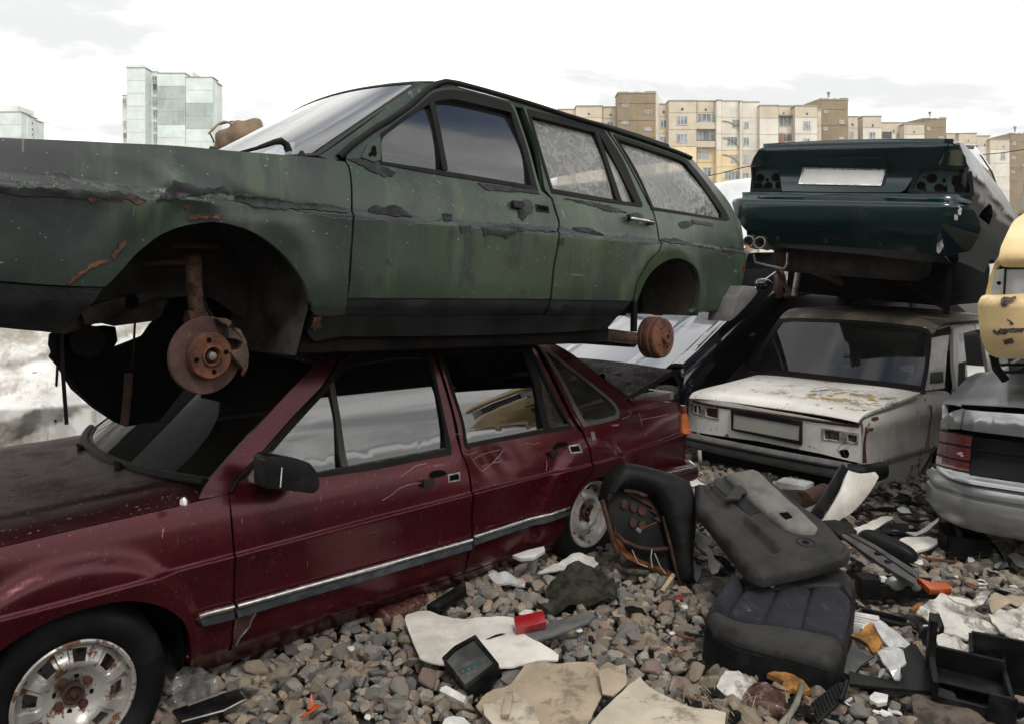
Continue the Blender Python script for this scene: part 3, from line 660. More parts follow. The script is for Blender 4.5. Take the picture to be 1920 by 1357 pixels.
tube('exhaust_hanger', [GI(1218, 577, .45), GI(1226, 585, .45), GI(1240, 586, .45), GI(1247, 578, .45)], .022, UNDER, green, 10)
# rear corner: lamp, bumper end, exhaust bracket
lampr = panel('tail_lamp', gp([(1391, 432), (1395, 440), (1400, 466), (1404, 478), (1401, 500), (1396, 511), (1390, 510), (1394, 480)], 2), lambda x, z: (x, GS(min(x, 3.5), z, False) - .004 + max(0, x - 3.5) * .8, z), m_lens('red_lens', (.20, .012, .012)), green, (), .05, .05, (0, -1, 0), lift=.004)
gpanel('amber_strip', [(1394, 459), (1400, 460), (1404, 475), (1396, 474)], m_lens('amber_lens', (.45, .12, .02)), sm=0, step=0, thick=0, parent=lampr, lift=.012, lines=())
bq = [(p[0], p[1]) for p in G.uv([(1386, 536), (1406, 538), (1411, 548), (1398, 565), (1384, 580), (1366, 598), (1358, 603), (1362, 582), (1368, 560), (1374, 553)], 1, .02)]
bump_ = prism('rear_bumper', bq, 0, .16, GREYPL, green, basis((0, .14, 0), (1, 0, 0), (0, 0, 1), (0, -1, 0)), .012)
box('rear_bumper_beam', (3.16, .14, .02), (3.28, GW - .05, .16), GREYPL, green, .03)
# handles, mirror stub, wiper, washer jet
hd = gpanel('door_handle', [(956, 379), (976, 382), (979, 389), (974, 393), (958, 391)], PLASTIC, sm=0, step=0, thick=.03, parent=gdoor, lift=.022, lines=())
gpanel('handle_recess', [(976, 378), (985, 373), (996, 378), (1001, 388), (998, 400), (988, 405), (978, 396)], BARE, sm=3, step=.02, thick=0, parent=gdoor, lift=.0008, lines=())
gpanel('handle_opening', [(1005, 385), (1026, 389), (1028, 398), (1007, 395)], BLACKSHADE, sm=0, step=0, thick=0, parent=gdoor, lift=.002, lines=())
gpanel('opening_rim', [(1003.5, 383.5), (1027.5, 387.5), (1029.5, 400), (1005.5, 397)], RUBBER, [[(1006, 386), (1025.5, 389.5), (1027, 397.5), (1008, 394.5)]], sm=0, step=0, thick=.004, parent=gdoor, lift=.004, lines=())
h0, h1 = g3(1177, 411, .03), g3(1216, 418, .03)
hd2 = tube('door_handle', [g3(1176, 411, .004), h0, h0.lerp(h1, .33) + Vector((0, -.006, 0)), h0.lerp(h1, .67) + Vector((0, -.006, 0)), h1, g3(1217, 418, .004)], .0085, CHROME, grdoor, 10)
gpanel('handle_end', [(1172, 405), (1181, 407), (1181, 417), (1175, 418)], PLASTIC, sm=0, step=0, thick=.02, parent=hd2, lift=.03, lines=())
gpanel('handle_end', [(1211, 415), (1219, 416), (1220, 424), (1210, 423)], PLASTIC, sm=0, step=0, thick=.02, parent=hd2, lift=.03, lines=())
gpanel('handle_recess', [(1182, 401), (1194, 399), (1206, 404), (1207, 412), (1195, 420), (1184, 414)], BARE, sm=3, step=.02, thick=0, parent=grdoor, lift=.0008, lines=())
ms = gpanel('mirror_plate', [(676, 297), (688, 272), (712, 258), (712, 302), (700, 306)], GREEN, sm=0, step=.03, thick=.008, parent=gdoor, lift=.008, lines=())
gpanel('mirror_hole', [(694, 280), (698, 275), (703, 277), (703, 284), (705, 290), (701, 297), (697, 294), (691, 297), (688, 291), (694, 287)], BLACKSHADE, sm=2, step=0, thick=0, parent=ms, lift=.0095, lines=())
w0 = Vector(gws(.02, .10)) + Vector((-.03, 0, .02)); w1 = Vector(gws(.10, .18)) + Vector((-.03, 0, .05))
wp = tube('wiper', [G.hit(x, y, 1, .26) for x, y in ((541, 285), (537, 272), (527, 265), (515, 267), (480, 279), (436, 290))], [.016, .014, .014, .011, .007, .004], RUBBER, green, 8)
tube('washer_jet', [g3(579, 297) + Vector((0, .05, 0)), g3(579, 290) + Vector((0, .05, 0)), g3(579, 281) + Vector((0, .05, 0))], [.018, .016, .006], RUBBER, green, 10)

def nose_end(par, S_, width, x0, xf, zb, zt, paint, lampz):
    """Front of a car ahead of its near wing: corner panels, grille with lamps."""
    for s_ in (0, 1): panel('front_corner', [(xf, zb + .06), (x0, zb), (x0, zt(x0) - .004), (xf, zt(xf) - .02)], (lambda s_: lambda x, z: (x, width - S_(x, z, False) if s_ else S_(x, z, False), z))(s_), paint, par, (), .05, .02, (0, 1 if s_ else -1, 0), (), {'peel': lambda x, z: 0.})
    y0 = S_(xf, (zb + zt(xf)) / 2, False) + .005
    fp = panel('front_panel', [(y0, zb + .06), (width - y0, zb + .06), (width - y0, zt(xf) - .02), (y0, zt(xf) - .02)], lambda y, z: (xf - .03 * (1 - ((y - width / 2) / (width / 2)) ** 2), y, z), paint, par, (), .1, .03, (-1, 0, 0), (), {'peel': lambda x, z: 0.})
    box('grille', (xf - .055, .52, lampz - .07), (xf - .02, width - .52, lampz + .07), PLASTIC, fp, .008)
    for k in range(5): box('grille_slat', (xf - .065, .54, lampz - .055 + .024 * k), (xf - .05, width - .54, lampz - .047 + .024 * k), GREYPL, fp, .001)
    for a in (.16, width - .48): box('headlight', (xf - .05, a, lampz - .07), (xf - .01, a + .32, lampz + .07), CHROME, fp, .012)
nose_end(green, GS, GW, qh[0].x + .01, -1.0, -.08, lambda x: hz(max(x, -1.0)), GREEN, .24)
# ------------------------------------------------------------------ dark red saloon on flat tyres
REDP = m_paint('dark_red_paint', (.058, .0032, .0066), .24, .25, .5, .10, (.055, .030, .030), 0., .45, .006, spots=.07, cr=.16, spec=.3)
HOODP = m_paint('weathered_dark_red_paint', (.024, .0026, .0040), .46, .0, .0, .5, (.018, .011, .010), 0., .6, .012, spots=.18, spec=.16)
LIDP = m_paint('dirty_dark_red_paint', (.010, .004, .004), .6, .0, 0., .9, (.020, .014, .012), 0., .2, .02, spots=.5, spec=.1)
R_ = Frame((-1.434, 2.536, 0), math.atan2(.683, .73), 0.0)
red = empty('sedan', R_.M)
tag(red, 'dark red saloon with chrome side strips and flat tyres lying under the green estate', 'car', 'scrapped cars in the yard')
RW = 1.68
rprof = spline1([(.06, .14), (.14, .075), (.18, .045), (.30, .022), (.45, .010), (.545, .0), (.66, .016), (.755, .050), (.80, .075), (1.22, .195), (1.32, .235)])
def rcrease(x): return .516 + .0135 * x
RA, RB = (.0, .215, .335), (2.55, .26, .325)
def RS(x, z, fine=True):
    y = rprof(z)
    if x < -.2: y += .07 * ((-.2 - x) / .7) ** 2
    if x > 2.5: y += .085 * ((min(x, 3.6) - 2.5) / 1.0) ** 2
    if fine:
        d = z - rcrease(x)
        t = max(0., min(1., d / .018)); y -= .015 * (math.exp(d / .09) if d < 0 else 1 - t * t * (3 - 2 * t))
        for (cx, cz, R) in (RA, RB):
            r = math.hypot(x - cx, z - cz)
            if z > .1:
                w = 1 / (1 + math.exp((r - R - .078) / .011)); y -= .026 * w
        y += .001 * noise.noise(Vector((x * 1.9, z * 2.8, 14)))
        w = math.exp(-((x - 1.86) / .17) ** 2 - ((z - .67) / .075) ** 2); y += .020 * w + .005 * w * math.sin(x * 38 + z * 25)
        w = math.exp(-((x - 2.30) / .05) ** 2 - ((z - .50) / .10) ** 2); y += .008 * w
        w = math.exp(-((x - 3.05) / .20) ** 2 - ((z - .70) / .06) ** 2); y += .010 * w
    return y
rside = lambda x, z: (x, RS(x, z), z)
rflat = lambda x, z: RS(x, z, False)
def rp(pts, sm=0, ang=38):
    q = R_.uv(pts, 1, rflat); return smooth_poly(q, True, sm, ang) if sm else q
def r3(px, py, off=0.0):
    q = R_.hit(px, py, 1, rflat); return Vector((q.x, RS(q.x, q.z) - off, q.z))
rl = [((-1.5, rcrease(-1.5) + k), (3.9, rcrease(3.9) + k)) for k in (-.010, .0, .008, .018)]
def rpanel(name, poly, mat=None, holes=(), sm=3, step=.035, thick=.025, parent=None, lift=0., lines=rl, **k):
    return panel(name, rp(poly, sm), rside, mat or REDP, parent or red, [rp(h, sm) for h in holes], step, thick, (0, -1, 0), lines, None, lift, **k)
r_wing = rpanel('front_wing', [(-260, 1083), (0, 1026), (147, 991), (295, 958), (380, 937), (428, 926), (432, 973), (436.5, 1046), (436.5, 1133), (431, 1210), (425, 1220), (357, 1243), (353, 1242), (352, 1205), (348, 1177), (333, 1153.5), (308, 1136), (275.6, 1124.7), (238, 1120), (200, 1123.5), (150, 1135), (100, 1152), (50, 1177), (0, 1210), (-60, 1260), (-120, 1340), (-260, 1360)], step=.018)
rdoor = rpanel('front_door', [(439, 1215), (435, 1210), (440.5, 1133), (440.5, 1046), (436, 973), (430, 928), (431, 922), (442, 903), (497, 851), (553, 788), (608, 732), (640, 684), (668, 670), (705.5, 661), (755.6, 656), (808, 655), (813, 662.6), (830.7, 720), (848, 780), (863, 845.5), (871, 860.5), (878, 883), (882, 930.6), (881.7, 960), (883, 1006), (876, 1040), (864, 1076), (700, 1129), (560, 1176)],
    holes=[[(508, 843), (494, 868), (488, 890), (493, 905), (593, 894), (705.5, 878), (780.6, 863), (845.5, 851), (841, 820), (823, 740), (808, 675), (803, 665.5), (755.6, 666), (705.5, 671), (668, 680), (640, 693.5), (620, 712), (580, 756), (542.6, 801)]], step=.028)
r_rear = rpanel('rear_door', [(868, 1074), (880, 1040), (887, 1006), (885.5, 960), (886, 931), (882, 883), (875, 861), (867, 845.5), (857, 795), (837, 720), (816.5, 661), (825.7, 657.5), (960, 652), (995, 645), (999, 648), (1025, 695), (1050, 745), (1080, 800), (1091, 810), (1098.5, 845), (1100, 870.5), (1098, 885.5), (1080, 905.6), (1065, 928), (1059, 948), (1058, 953), (1052, 983), (1033, 1016), (950, 1045)],
    holes=[[(825, 660.5), (900, 656.5), (960, 653.5), (982.7, 654.5), (995, 656), (1020, 703), (1040, 745), (1073, 800), (1073, 803.5), (1025, 810), (900, 834), (881, 842), (874, 838), (866, 790), (843, 720)]], step=.028)
r_rear['label'] = 'dented red rear door with its window wound half down'
r_q = rpanel('rear_quarter', [(1003, 643.5), (1010, 650), (1035, 695), (1085, 795), (1094.5, 808), (1102, 845), (1104, 870), (1102, 886), (1084, 907), (1069, 929), (1062.5, 950), (1066, 946), (1080, 920.6), (1100, 900.6), (1120, 890.5), (1140, 886), (1165, 890), (1185, 905), (1200, 930), (1207, 960), (1240, 905), (1284, 866), (1281, 822), (1287, 813), (1286, 790), (1282, 773), (1277, 760), (1272, 754), (1230, 752.5), (1191, 753), (1183, 750), (1163, 730), (1125.5, 705), (1075, 665), (1037, 644), (1012, 641)],
    holes=[[(1013, 651.5), (1030, 658), (1075, 693), (1125.5, 733), (1150.5, 755), (1160.5, 770), (1159, 783), (1145, 788), (1093, 799), (1085, 785), (1050, 715)]], step=.028)
rpanel('windscreen_pillar', [(384, 910), (430, 856), (500, 780), (560, 715), (596, 679), (604, 674), (640, 656), (705, 648), (810, 645), (1010, 639), (1003, 643), (960, 650), (815, 653), (755, 654), (705, 659), (667, 668), (638, 682), (606, 730), (551, 786), (495, 849), (440, 901), (428, 925), (405, 930), (372, 935)], lines=(), thick=.03)
rpanel('sill', [(357, 1245), (425, 1222), (560, 1179), (700, 1132), (864, 1079), (950, 1048), (1033, 1020), (1036, 1028), (950, 1060), (860, 1096), (700, 1152), (560, 1200), (425, 1245), (365, 1265)], lines=(), lift=-.004, thick=.04)
def rseal(o, i, par, mat=RUBBER): return rpanel('window_seal', o, mat, [i], sm=3, step=.06, thick=.03, parent=par, lift=.004, lines=())
MOSS = m_plain('mossy_seal', (.030, .028, .022), .9, var=.5, scale=25, dust=.7, dustcol=(.075, .062, .03), bump=.5)
rseal([(507, 842), (493, 868), (487, 890), (492, 906), (593, 895), (705.5, 879), (780.6, 864), (846.5, 852), (842, 820), (824, 740), (809, 675), (804, 664.5), (755.6, 665), (705.5, 670), (668, 679), (640, 692.5), (619, 711), (579, 755), (541.6, 800)],
      [(511, 846), (498, 868), (492, 888), (497, 900), (593, 887), (650, 876), (705, 867), (755, 857), (836.5, 842), (828, 783), (806.5, 695), (800.6, 671.5), (755, 671), (730, 674), (680, 681.5), (650, 693), (628, 713), (617, 728), (580, 768)], rdoor)
def rglass(name, poly, mat, par, off=-.012): return panel(name, rp(poly, 3), lambda x, z: (x, RS(x, z, False) - .020 * math.sin(math.pi * min(1, max(0, (z - .75) / .44))), z), mat, par, (), .05, 0, (0, -1, 0), (), None, off - .012)
RGL = m_glass('reflective_side_glass', (.13, .14, .135), .12, (.10, .095, .08), .5, .85, 2.5, ior=2.2)
rglass('quarter_glass', [(508, 845), (495, 870), (490, 890), (495, 903), (593, 889), (646, 878), (621, 716), (580, 764)], RGL, rdoor)
rglass('window_glass', [(622, 714), (650, 690), (680, 679), (730, 671), (803, 668), (808, 695), (838, 845), (755, 860), (648, 878)], RGL, rdoor)
rpanel('window_divider', [(617, 722), (625, 713), (637, 780), (652, 874), (640, 876), (628, 790)], m_plain('brown_trim', (.05, .045, .038), .6), sm=0, step=.1, thick=.02, parent=rdoor, lift=.006, lines=())
rpanel('mossy_ledge', [(497, 898), (593, 884), (650, 873), (755, 853), (836, 838), (838, 843), (755, 858), (650, 878), (593, 890), (497, 903)], MOSS, sm=0, step=.08, thick=.01, parent=rdoor, lift=.0, lines=())
rseal([(824, 659.5), (900, 655.5), (960, 652.5), (983, 653.5), (996, 655.5), (1021, 703), (1041, 745), (1074, 800), (1074, 804.5), (1025, 811), (900, 835), (880, 843), (873, 838), (865, 790), (842, 720)],
      [(830, 664), (900, 660.5), (960, 657), (984, 657), (993, 660), (1016, 703), (1036, 747), (1067, 795), (1066, 797), (1022, 804), (900, 827), (877, 833), (869, 790), (847, 720)], r_rear)
rpanel('window_divider', [(978, 657), (992, 657), (1010, 700), (1032, 806), (1020, 808), (1000, 720)], RUBBER, sm=0, step=.1, thick=.02, parent=r_rear, lift=.006, lines=())
rglass('window_glass', [(852, 733), (925, 728), (1001, 724), (1022, 808), (900, 831), (874, 838)], RGL, r_rear)
rglass('quarter_glass', [(990, 656), (996, 660), (1018, 703), (1070, 798), (1029, 805), (1008, 700)], GLASSD, r_rear)
rpanel('mossy_ledge', [(877, 830), (950, 816), (1022, 801), (1066, 794), (1070, 799), (1022, 807), (950, 822), (878, 837)], MOSS, sm=0, step=.08, thick=.01, parent=r_rear, lift=.0, lines=())
rseal([(1012, 650.5), (1030, 657), (1075, 692), (1126, 732), (1151, 754), (1161.5, 770), (1160, 784), (1145, 789), (1093, 800.5), (1084, 785), (1049, 715)],
      [(1020, 657), (1030, 664), (1075, 698.5), (1120, 733.5), (1146, 756), (1155, 770), (1153.5, 778), (1140, 782), (1097, 791), (1090, 780), (1056, 713)], r_q, m_plain('dull_bright_trim', (.07, .07, .068), .4, .5))
rglass('quarter_window', [(1018, 655), (1030, 662), (1077, 698), (1122, 733.5), (1148, 756), (1157, 770), (1155, 780), (1140, 784), (1096, 793), (1088, 780), (1054, 713)], GLASSD, r_q)
# side strips: chrome over grey rubber, three pieces
STRIPG = m_plain('grey_rubbing_strip', (.045, .052, .060), .45, var=.35, scale=15, dust=.4, dustcol=(.02, .02, .02))
def rstrip(a, b, c, d, par, split=.42):
    def L(p, q, t): return (p[0] + (q[0] - p[0]) * t, p[1] + (q[1] - p[1]) * t)
    s = rpanel('rubbing_strip', [L(a, d, split), L(b, c, split), c, d], STRIPG, sm=0, step=.05, thick=.02, parent=par, lift=.018, lines=())
    m = [L(a, d, split * .55), L(b, c, split * .55)]
    pa, pb = r3(*L(a, d, split * .5), off=.014), r3(*L(b, c, split * .5), off=.014)
    hh = (r3(*a) - r3(*L(a, d, split))).length * .5
    pts = [r3(*L(L(a, d, split * .5), L(b, c, split * .5), k / 10), off=.014) for k in range(11)]
    tube('chrome_strip', pts, hh, CHROME, s, 10)
rstrip((363, 1147), (434, 1129), (436, 1156), (372, 1171), r_wing)
rstrip((441, 1128), (881, 1006), (881, 1026), (443, 1153), rdoor)
rstrip((884, 1001), (1057, 946), (1057, 961), (884, 1019), r_rear)
# handles
for (q, par) in (([(789, 900), (810, 897), (811, 908), (791, 914)], rdoor), ([(1026, 847), (1040, 843), (1043, 851), (1030, 856)], r_rear)):
    rpanel('door_lock', q, PLASTIC, sm=2, step=0, thick=.025, parent=par, lift=.022, lines=())
rpanel('handle_recess', [(805, 892), (815, 884), (835, 883), (842, 895), (838, 912), (818, 921), (809, 912)], REDP, sm=3, step=.02, thick=0, parent=rdoor, lift=.001, lines=())
rpanel('dark_patch', [(804, 890), (812, 882), (830, 881), (838, 888), (826, 893), (808, 896)], BLACKSHADE, sm=3, step=.02, thick=0, parent=rdoor, lift=.0035, lines=())  # dark patch along the top of the handle recess
rpanel('handle_opening', [(841, 890), (861, 886), (862, 899), (842, 902)], BLACKSHADE, sm=0, step=0, thick=0, parent=rdoor, lift=.002, lines=())
rpanel('opening_rim', [(839.5, 888.5), (862.5, 884), (863.5, 900.5), (840.5, 904)], STEEL, [[(842, 891), (860, 887.5), (861, 898), (843, 901)]], sm=0, step=0, thick=.004, parent=rdoor, lift=.003, lines=())
rpanel('handle_opening', [(1066, 836), (1083, 833), (1084, 845), (1067, 848)], BLACKSHADE, sm=0, step=0, thick=0, parent=r_rear, lift=.002, lines=())
rpanel('opening_rim', [(1064.5, 834.5), (1084.5, 831), (1085.5, 846.5), (1066, 849.5)], STEEL, [[(1067, 837), (1082, 834.5), (1083, 844), (1068, 847)]], sm=0, step=0, thick=.004, parent=r_rear, lift=.003, lines=())
rpanel('dark_patch', [(1036, 838), (1045, 829), (1060, 828), (1064, 834), (1050, 838), (1040, 843)], BLACKSHADE, sm=3, step=.02, thick=0, parent=r_rear, lift=.0035, lines=())  # dark patch between the lock and the handle opening
rpanel('rust_hole', [(441, 1157), (470, 1150), (480, 1146), (468, 1165), (462, 1182), (446, 1198), (438, 1210), (437, 1185)], RUSTD, sm=2, step=0, thick=0, parent=rdoor, lift=.002, lines=())
tube('torn_edge', [r3(*p, off=.006) for p in [(478, 1148), (470, 1160), (467, 1172), (458, 1183), (450, 1192), (441, 1208)]], .004, STEEL, rdoor, 6)
rpanel('tape_patch', [(1107, 809), (1114, 808), (1116, 823), (1109, 825)], GREYPL, sm=0, step=0, thick=0, parent=r_q, lift=.001, lines=())
SCR = m_plain('white_scratch', (.32, .27, .25), .7)
for q, par in (([(889, 862), (898, 874), (906, 884), (922, 872), (940, 856), (947, 842)], r_rear), ([(889, 862), (905, 852), (930, 846), (940, 843)], r_rear), ([(868, 848), (880, 852), (896, 846)], r_rear), ([(1023, 882), (1025, 872), (1024, 862)], r_rear), ([(985, 830), (1000, 832), (1010, 829)], r_rear), ([(716, 937), (732, 928), (748, 915), (765, 908), (790, 904)], rdoor), ([(750, 893), (766, 882), (780, 872), (800, 868)], rdoor), ([(1197, 772), (1203, 785), (1205, 800)], r_q), ([(1204, 786), (1230, 781), (1252, 776)], r_q), ([(1166, 785), (1180, 779), (1184, 772), (1178, 770)], r_q), ([(862, 812), (852, 814), (845, 808)], r_rear)):
    tube('scratch', smooth_poly([tuple(r3(*p, off=.0025)) for p in q], False, 3), .0010, SCR, par, 4)
# door mirror
def rmirror():
    pts = [(492, 860), (505, 852), (568, 863), (580, 870), (590, 885), (594, 908), (583, 922), (560, 920), (493, 912)]
    y = -.12; q = [(p[0], p[1]) for p in R_.uv(pts, 1, y)]; q = smooth_poly(q, True, 3, 60)
    return prism('door_mirror', q, -.02, .085, PLASTIC, red, basis((0, y + .06, 0), (1, 0, 0), (0, 0, 1), (0, -1, 0)), .018)
mir = rmirror()
ma, mb = R_.hit(524, 874, 1, -.128), R_.hit(521, 911, 1, -.128)
tube('scratch', [ma + Vector((0, -.02, 0)), ma.lerp(mb, .5) + Vector((0, -.02, 0)), mb + Vector((0, -.02, 0))], .0025, m_plain('white_scuff', (.6, .58, .55), .7), mir, 6)
rpanel('mirror_foot', [(463, 896), (470, 885), (489, 862), (505, 846), (507, 905), (480, 908), (466, 905)], GREYPL, sm=2, step=.05, thick=.02, parent=mir, lift=.014, lines=())
box('mirror_arm', tuple(r3(487, 885) + Vector((-.02, -.10, -.05))), tuple(r3(487, 885) + Vector((.06, .03, .03))), PLASTIC, mir, .012)
# bonnet, scuttle, windscreen, roof, boot
hd_pts = [r3(x, y) for x, y in ((-260, 1083), (0, 1026), (147, 991), (295, 958), (380, 937), (424, 927))]
rhz = spline1([(q.x, q.z) for q in hd_pts])
RX0, RX1 = -.87, hd_pts[-2].x + .02
def rhood(x, t):
    z = rhz(x); y0 = RS(x, z, False) + .012; s = max(0., 1 - (2 * t - 1) ** 2); w = RW - 2 * y0
    e = min(t, 1 - t) * w
    k = .045 * (1 - math.exp(-e / .05)) if e > 0 else 0
    ridge = -.010 * math.exp(-((e - .155) / .012) ** 2)
    xm = x - (.14 * s) * max(0, min(1, (x + .1) / .4))
    return (xm, y0 + w * t, z - .008 + k + .022 * s + ridge)
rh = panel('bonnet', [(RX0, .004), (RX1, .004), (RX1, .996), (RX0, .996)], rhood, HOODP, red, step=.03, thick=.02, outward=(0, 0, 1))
rh['label'] = 'dull scratched dark red bonnet'
wa, wb = R_.hit(383, 912, 1, rflat), R_.hit(600, 680, 1, rflat)
def rws(u, t):
    a = wa.lerp(wb, u); s = max(0., 1 - (2 * t - 1) ** 2); y = a.y + .02 + (RW - 2 * a.y - .04) * t
    return (a.x + .03 - (.17 - .09 * u) * s, y, a.z + .01 + .035 * s * u)
panel('windscreen', [(.02, .02), (.98, .02), (.98, .98), (.02, .98)], rws, m_glass('dirty_windscreen', (.07, .075, .07), .45, (.030, .028, .024), .3, .75, 2.2, ior=1.13), red, step=.05, thick=0, outward=(-1, 0, 1))
panel('windscreen_seal', [(-.01, -.005), (1.01, -.005), (1.01, 1.005), (-.01, 1.005)], rws, MOSS, red, [[(.025, .012), (.98, .012), (.98, .988), (.025, .988)]], step=.06, thick=.025, outward=(-1, 0, 1), lift=.004)
tube('scuttle_trim', [Vector(rws(0, k / 16)) + Vector((-.02, 0, .002)) for k in range(17)], .018, RUBBER, red, 8)
for t_, n_ in ((.30, 'wiper_stub'), (.62, 'wiper_stub')):
    p = Vector(rws(0, t_)) + Vector((-.05, 0, -.01)); tube(n_, [p, p + Vector((0, 0, .03)), p + Vector((-.01, .015, .038))], [.018, .014, .008], RUBBER, red, 8)
p = R_.hit(345, 945, 2, .775); tube('washer_jet', [p, p + Vector((0, 0, .018)), p + Vector((0, 0, .026))], [.016, .013, .006], CHROME, red, 10)
rb0, rb1 = wb, R_.hit(1037, 643, 1, rflat)
def rroof(x, t):
    zt = spline1([(rb0.x, rb0.z), (rb0.x + .35, rb0.z + .028), (rb1.x - .3, rb1.z + .025), (rb1.x, rb1.z)])(x); y0 = RS(x, zt, False) - .002; s = max(0., 1 - (2 * t - 1) ** 2)
    return (x - .08 * s * max(0, 1 - (x - rb0.x) * 3), y0 + (RW - 2 * y0) * t, zt + .03 * s ** .6)
panel('roof', [(rb0.x, 0), (rb1.x, 0), (rb1.x, 1), (rb0.x, 1)], rroof, LIDP, red, step=.1, thick=.02, outward=(0, 0, 1))
panel('headliner', [(rb0.x + .02, .03), (rb1.x - .02, .03), (rb1.x - .02, .97), (rb0.x + .02, .97)], lambda x, t: Vector(rroof(x, t)) - Vector((0, 0, .04)), m_plain('dark_headliner', (.03, .03, .028), .95), red, (), .2, 0, (0, 0, -1))
rc = R_.hit(1183, 752, 1, rflat); rd = R_.hit(1274, 755, 1, rflat)
def rrw(u, t):
    a = rb1.lerp(rc, u); s = max(0., 1 - (2 * t - 1) ** 2)
    return (a.x + .07 * s, a.y + .03 + (RW - 2 * a.y - .06) * t, a.z + .02 * s)
panel('rear_window', [(-.03, -.03), (1.05, -.03), (1.05, 1.03), (-.03, 1.03)], rrw, m_glass('black_rear_glass', (.03, .03, .03), .3, (.02, .02, .02), ior=1.3), red, step=.1, thick=0, outward=(1, 0, 1))
tube('gutter_trim', [r3(*p, off=.004) for p in [(430, 923), (445, 898), (497, 845), (553, 781), (606, 726), (637, 678), (666, 663), (705, 654), (755, 650), (815, 649.5), (960, 647), (1000, 642)]], .009, RUBBER, red)
# boot: deck edge, open lid
panel('boot_rim', [(rc.x + .02, 0), (rd.x, 0), (rd.x, 1), (rc.x + .02, 1)], lambda x, t: (x, RS(x, rc.z, False) + .01 + (RW - .02 - 2 * RS(x, rc.z, False)) * t, rc.z - .004), REDP, red, [[(rc.x + .06, .09), (rd.x - .05, .09), (rd.x - .05, .91), (rc.x + .06, .91)]], .1, .05, (0, 0, 1))
box('boot_well', (rc.x - .1, .2, .25), (rd.x - .06, RW - .2, .5), BLACKSHADE, red, .04)
LY0, LY1 = .17, RW - .17
lh = R_.hit(1181, 741, 1, LY0); lt = R_.hit(1268, 690, 1, LY0)
def rlid(u, t):
    a = lh.lerp(lt, u); s = max(0., 1 - (2 * t - 1) ** 2)
    if u > .93: a = a + Vector((.02, 0, -.9 * (u - .93)))
    return (a.x + .03 * s * u, LY0 + (LY1 - LY0) * t, a.z + .02 * s)
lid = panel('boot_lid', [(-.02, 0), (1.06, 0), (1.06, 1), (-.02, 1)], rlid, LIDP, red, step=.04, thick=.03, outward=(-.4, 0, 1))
lid['label'] = 'open boot lid tilted up behind the rear window'
tube('lid_hole', [Vector(rlid(.35, .28)) + Vector((0, 0, .002)), Vector(rlid(.35, .28)) + Vector((-.01, 0, .008))], .025, BLACKSHADE, lid, 14)
for t_ in (.08, .92):
    tube('lid_hinge', [Vector(rlid(.05, t_)) + Vector((0, 0, -.03)), Vector((lh.x, LY0 + (LY1 - LY0) * t_, rc.z - .03))], .012, BLACKSHADE, lid, 8)
# back end
panel('rear_panel', [(0, .30), (1, .30), (1, rd.z - .004), (0, rd.z - .004)], lambda t, z: (rd.x + .01 + .04 * max(0., 1 - (2 * t - 1) ** 2), RS(rd.x, z, False) + (RW - 2 * RS(rd.x, z, False)) * t, z), REDP, red, (), .12, .04, (1, 0, 0))
rpanel('turn_signal', [(1276.5, 776), (1285, 774.5), (1289, 790), (1288.5, 812), (1276.5, 813)], m_lens('amber_marker', (.55, .13, .02)), sm=0, step=.03, thick=.03, lift=.012, lines=())
box('tail_light', (rd.x + .0, .12, .60), (rd.x + .035, .46, .74), m_lens('saloon_red_lens', (.25, .012, .012)), red, .008)
bq = [r3(1238, 884, .0), r3(1276, 862, .0)]
be = R_.hit(1302, 866, 1, .06); bs = R_.hit(1238, 884, 1, -.01)
def bprof(dx, dz): return [(dx, dz)]
rbm = tube('rear_bumper', [(bs.x - .35, .03, bs.z - .05), (bs.x, .0, bs.z - .045), (be.x - .09, .03, be.z - .045), (be.x - .01, .12, be.z - .045), (be.x + .03, .5, be.z - .045), (be.x + .03, RW - .5, be.z - .045), (be.x - .02, RW - .1, be.z - .045)], [.05, .055, .055, .055, .055, .055, .055], REDP, red, 14, flat=((1, 1, 0), .8))
tube('bumper_chrome', [(bs.x - .02, -.052, bs.z), (be.x - .10, -.022, be.z - .002), (be.x - .0, .09, be.z - .002), (be.x + .075, .5, be.z - .002)], .009, CHROME, rbm, 8)
# far side, underbody, inside
rout = rp([(-260, 1083), (0, 1026), (295, 958), (424, 927), (500, 780), (600, 676), (705, 650), (1000, 641), (1037, 644), (1125, 705), (1183, 750), (1272, 754), (1284, 866), (1207, 958), (1185, 905), (1140, 886), (1100, 900), (1066, 946), (1033, 1025), (860, 1096), (560, 1200), (365, 1262), (352, 1205), (308, 1136), (238, 1120), (150, 1137), (50, 1177), (-60, 1260), (-120, 1340), (-260, 1360)])
rw_ = [rp(p) for p in ([(511, 846), (497, 890), (593, 887), (836, 842), (803, 672), (680, 682), (620, 720)], [(830, 664), (984, 657), (1067, 797), (877, 833)], [(1020, 657), (1120, 733), (1155, 772), (1097, 791)])]
panel('far_side', rout, lambda x, z: (x, RW - RS(x, z, False), z), REDP, red, rw_[:1] + rw_[2:], .1, .03, (0, 1, 0))
for w_ in rw_[:1] + rw_[2:]: panel('far_window', w_, lambda x, z: (x, RW - RS(x, z, False) - .01, z), GLASS, red, (), .3, 0, (0, 1, 0))
box('floor_pan', (.38, .12, .14), (2.2, RW - .12, .2), UNDER, red, .02)
box('dashboard', (.42, .14, .5), (.85, RW - .14, .80), DARKIN, red, .06)
lathe('steering_wheel', [(.165 + .014 * math.cos(a), .014 * math.sin(a)) for a in [i * math.pi / 4 for i in range(9)]], PLASTIC, red, 32, basis((.95, .45, .80), (0, 1, 0), (.5, 0, .86), (.86, 0, -.5)))
SEATB = m_plain('dark_seat_cloth', (.022, .02, .02), .95, var=.3)
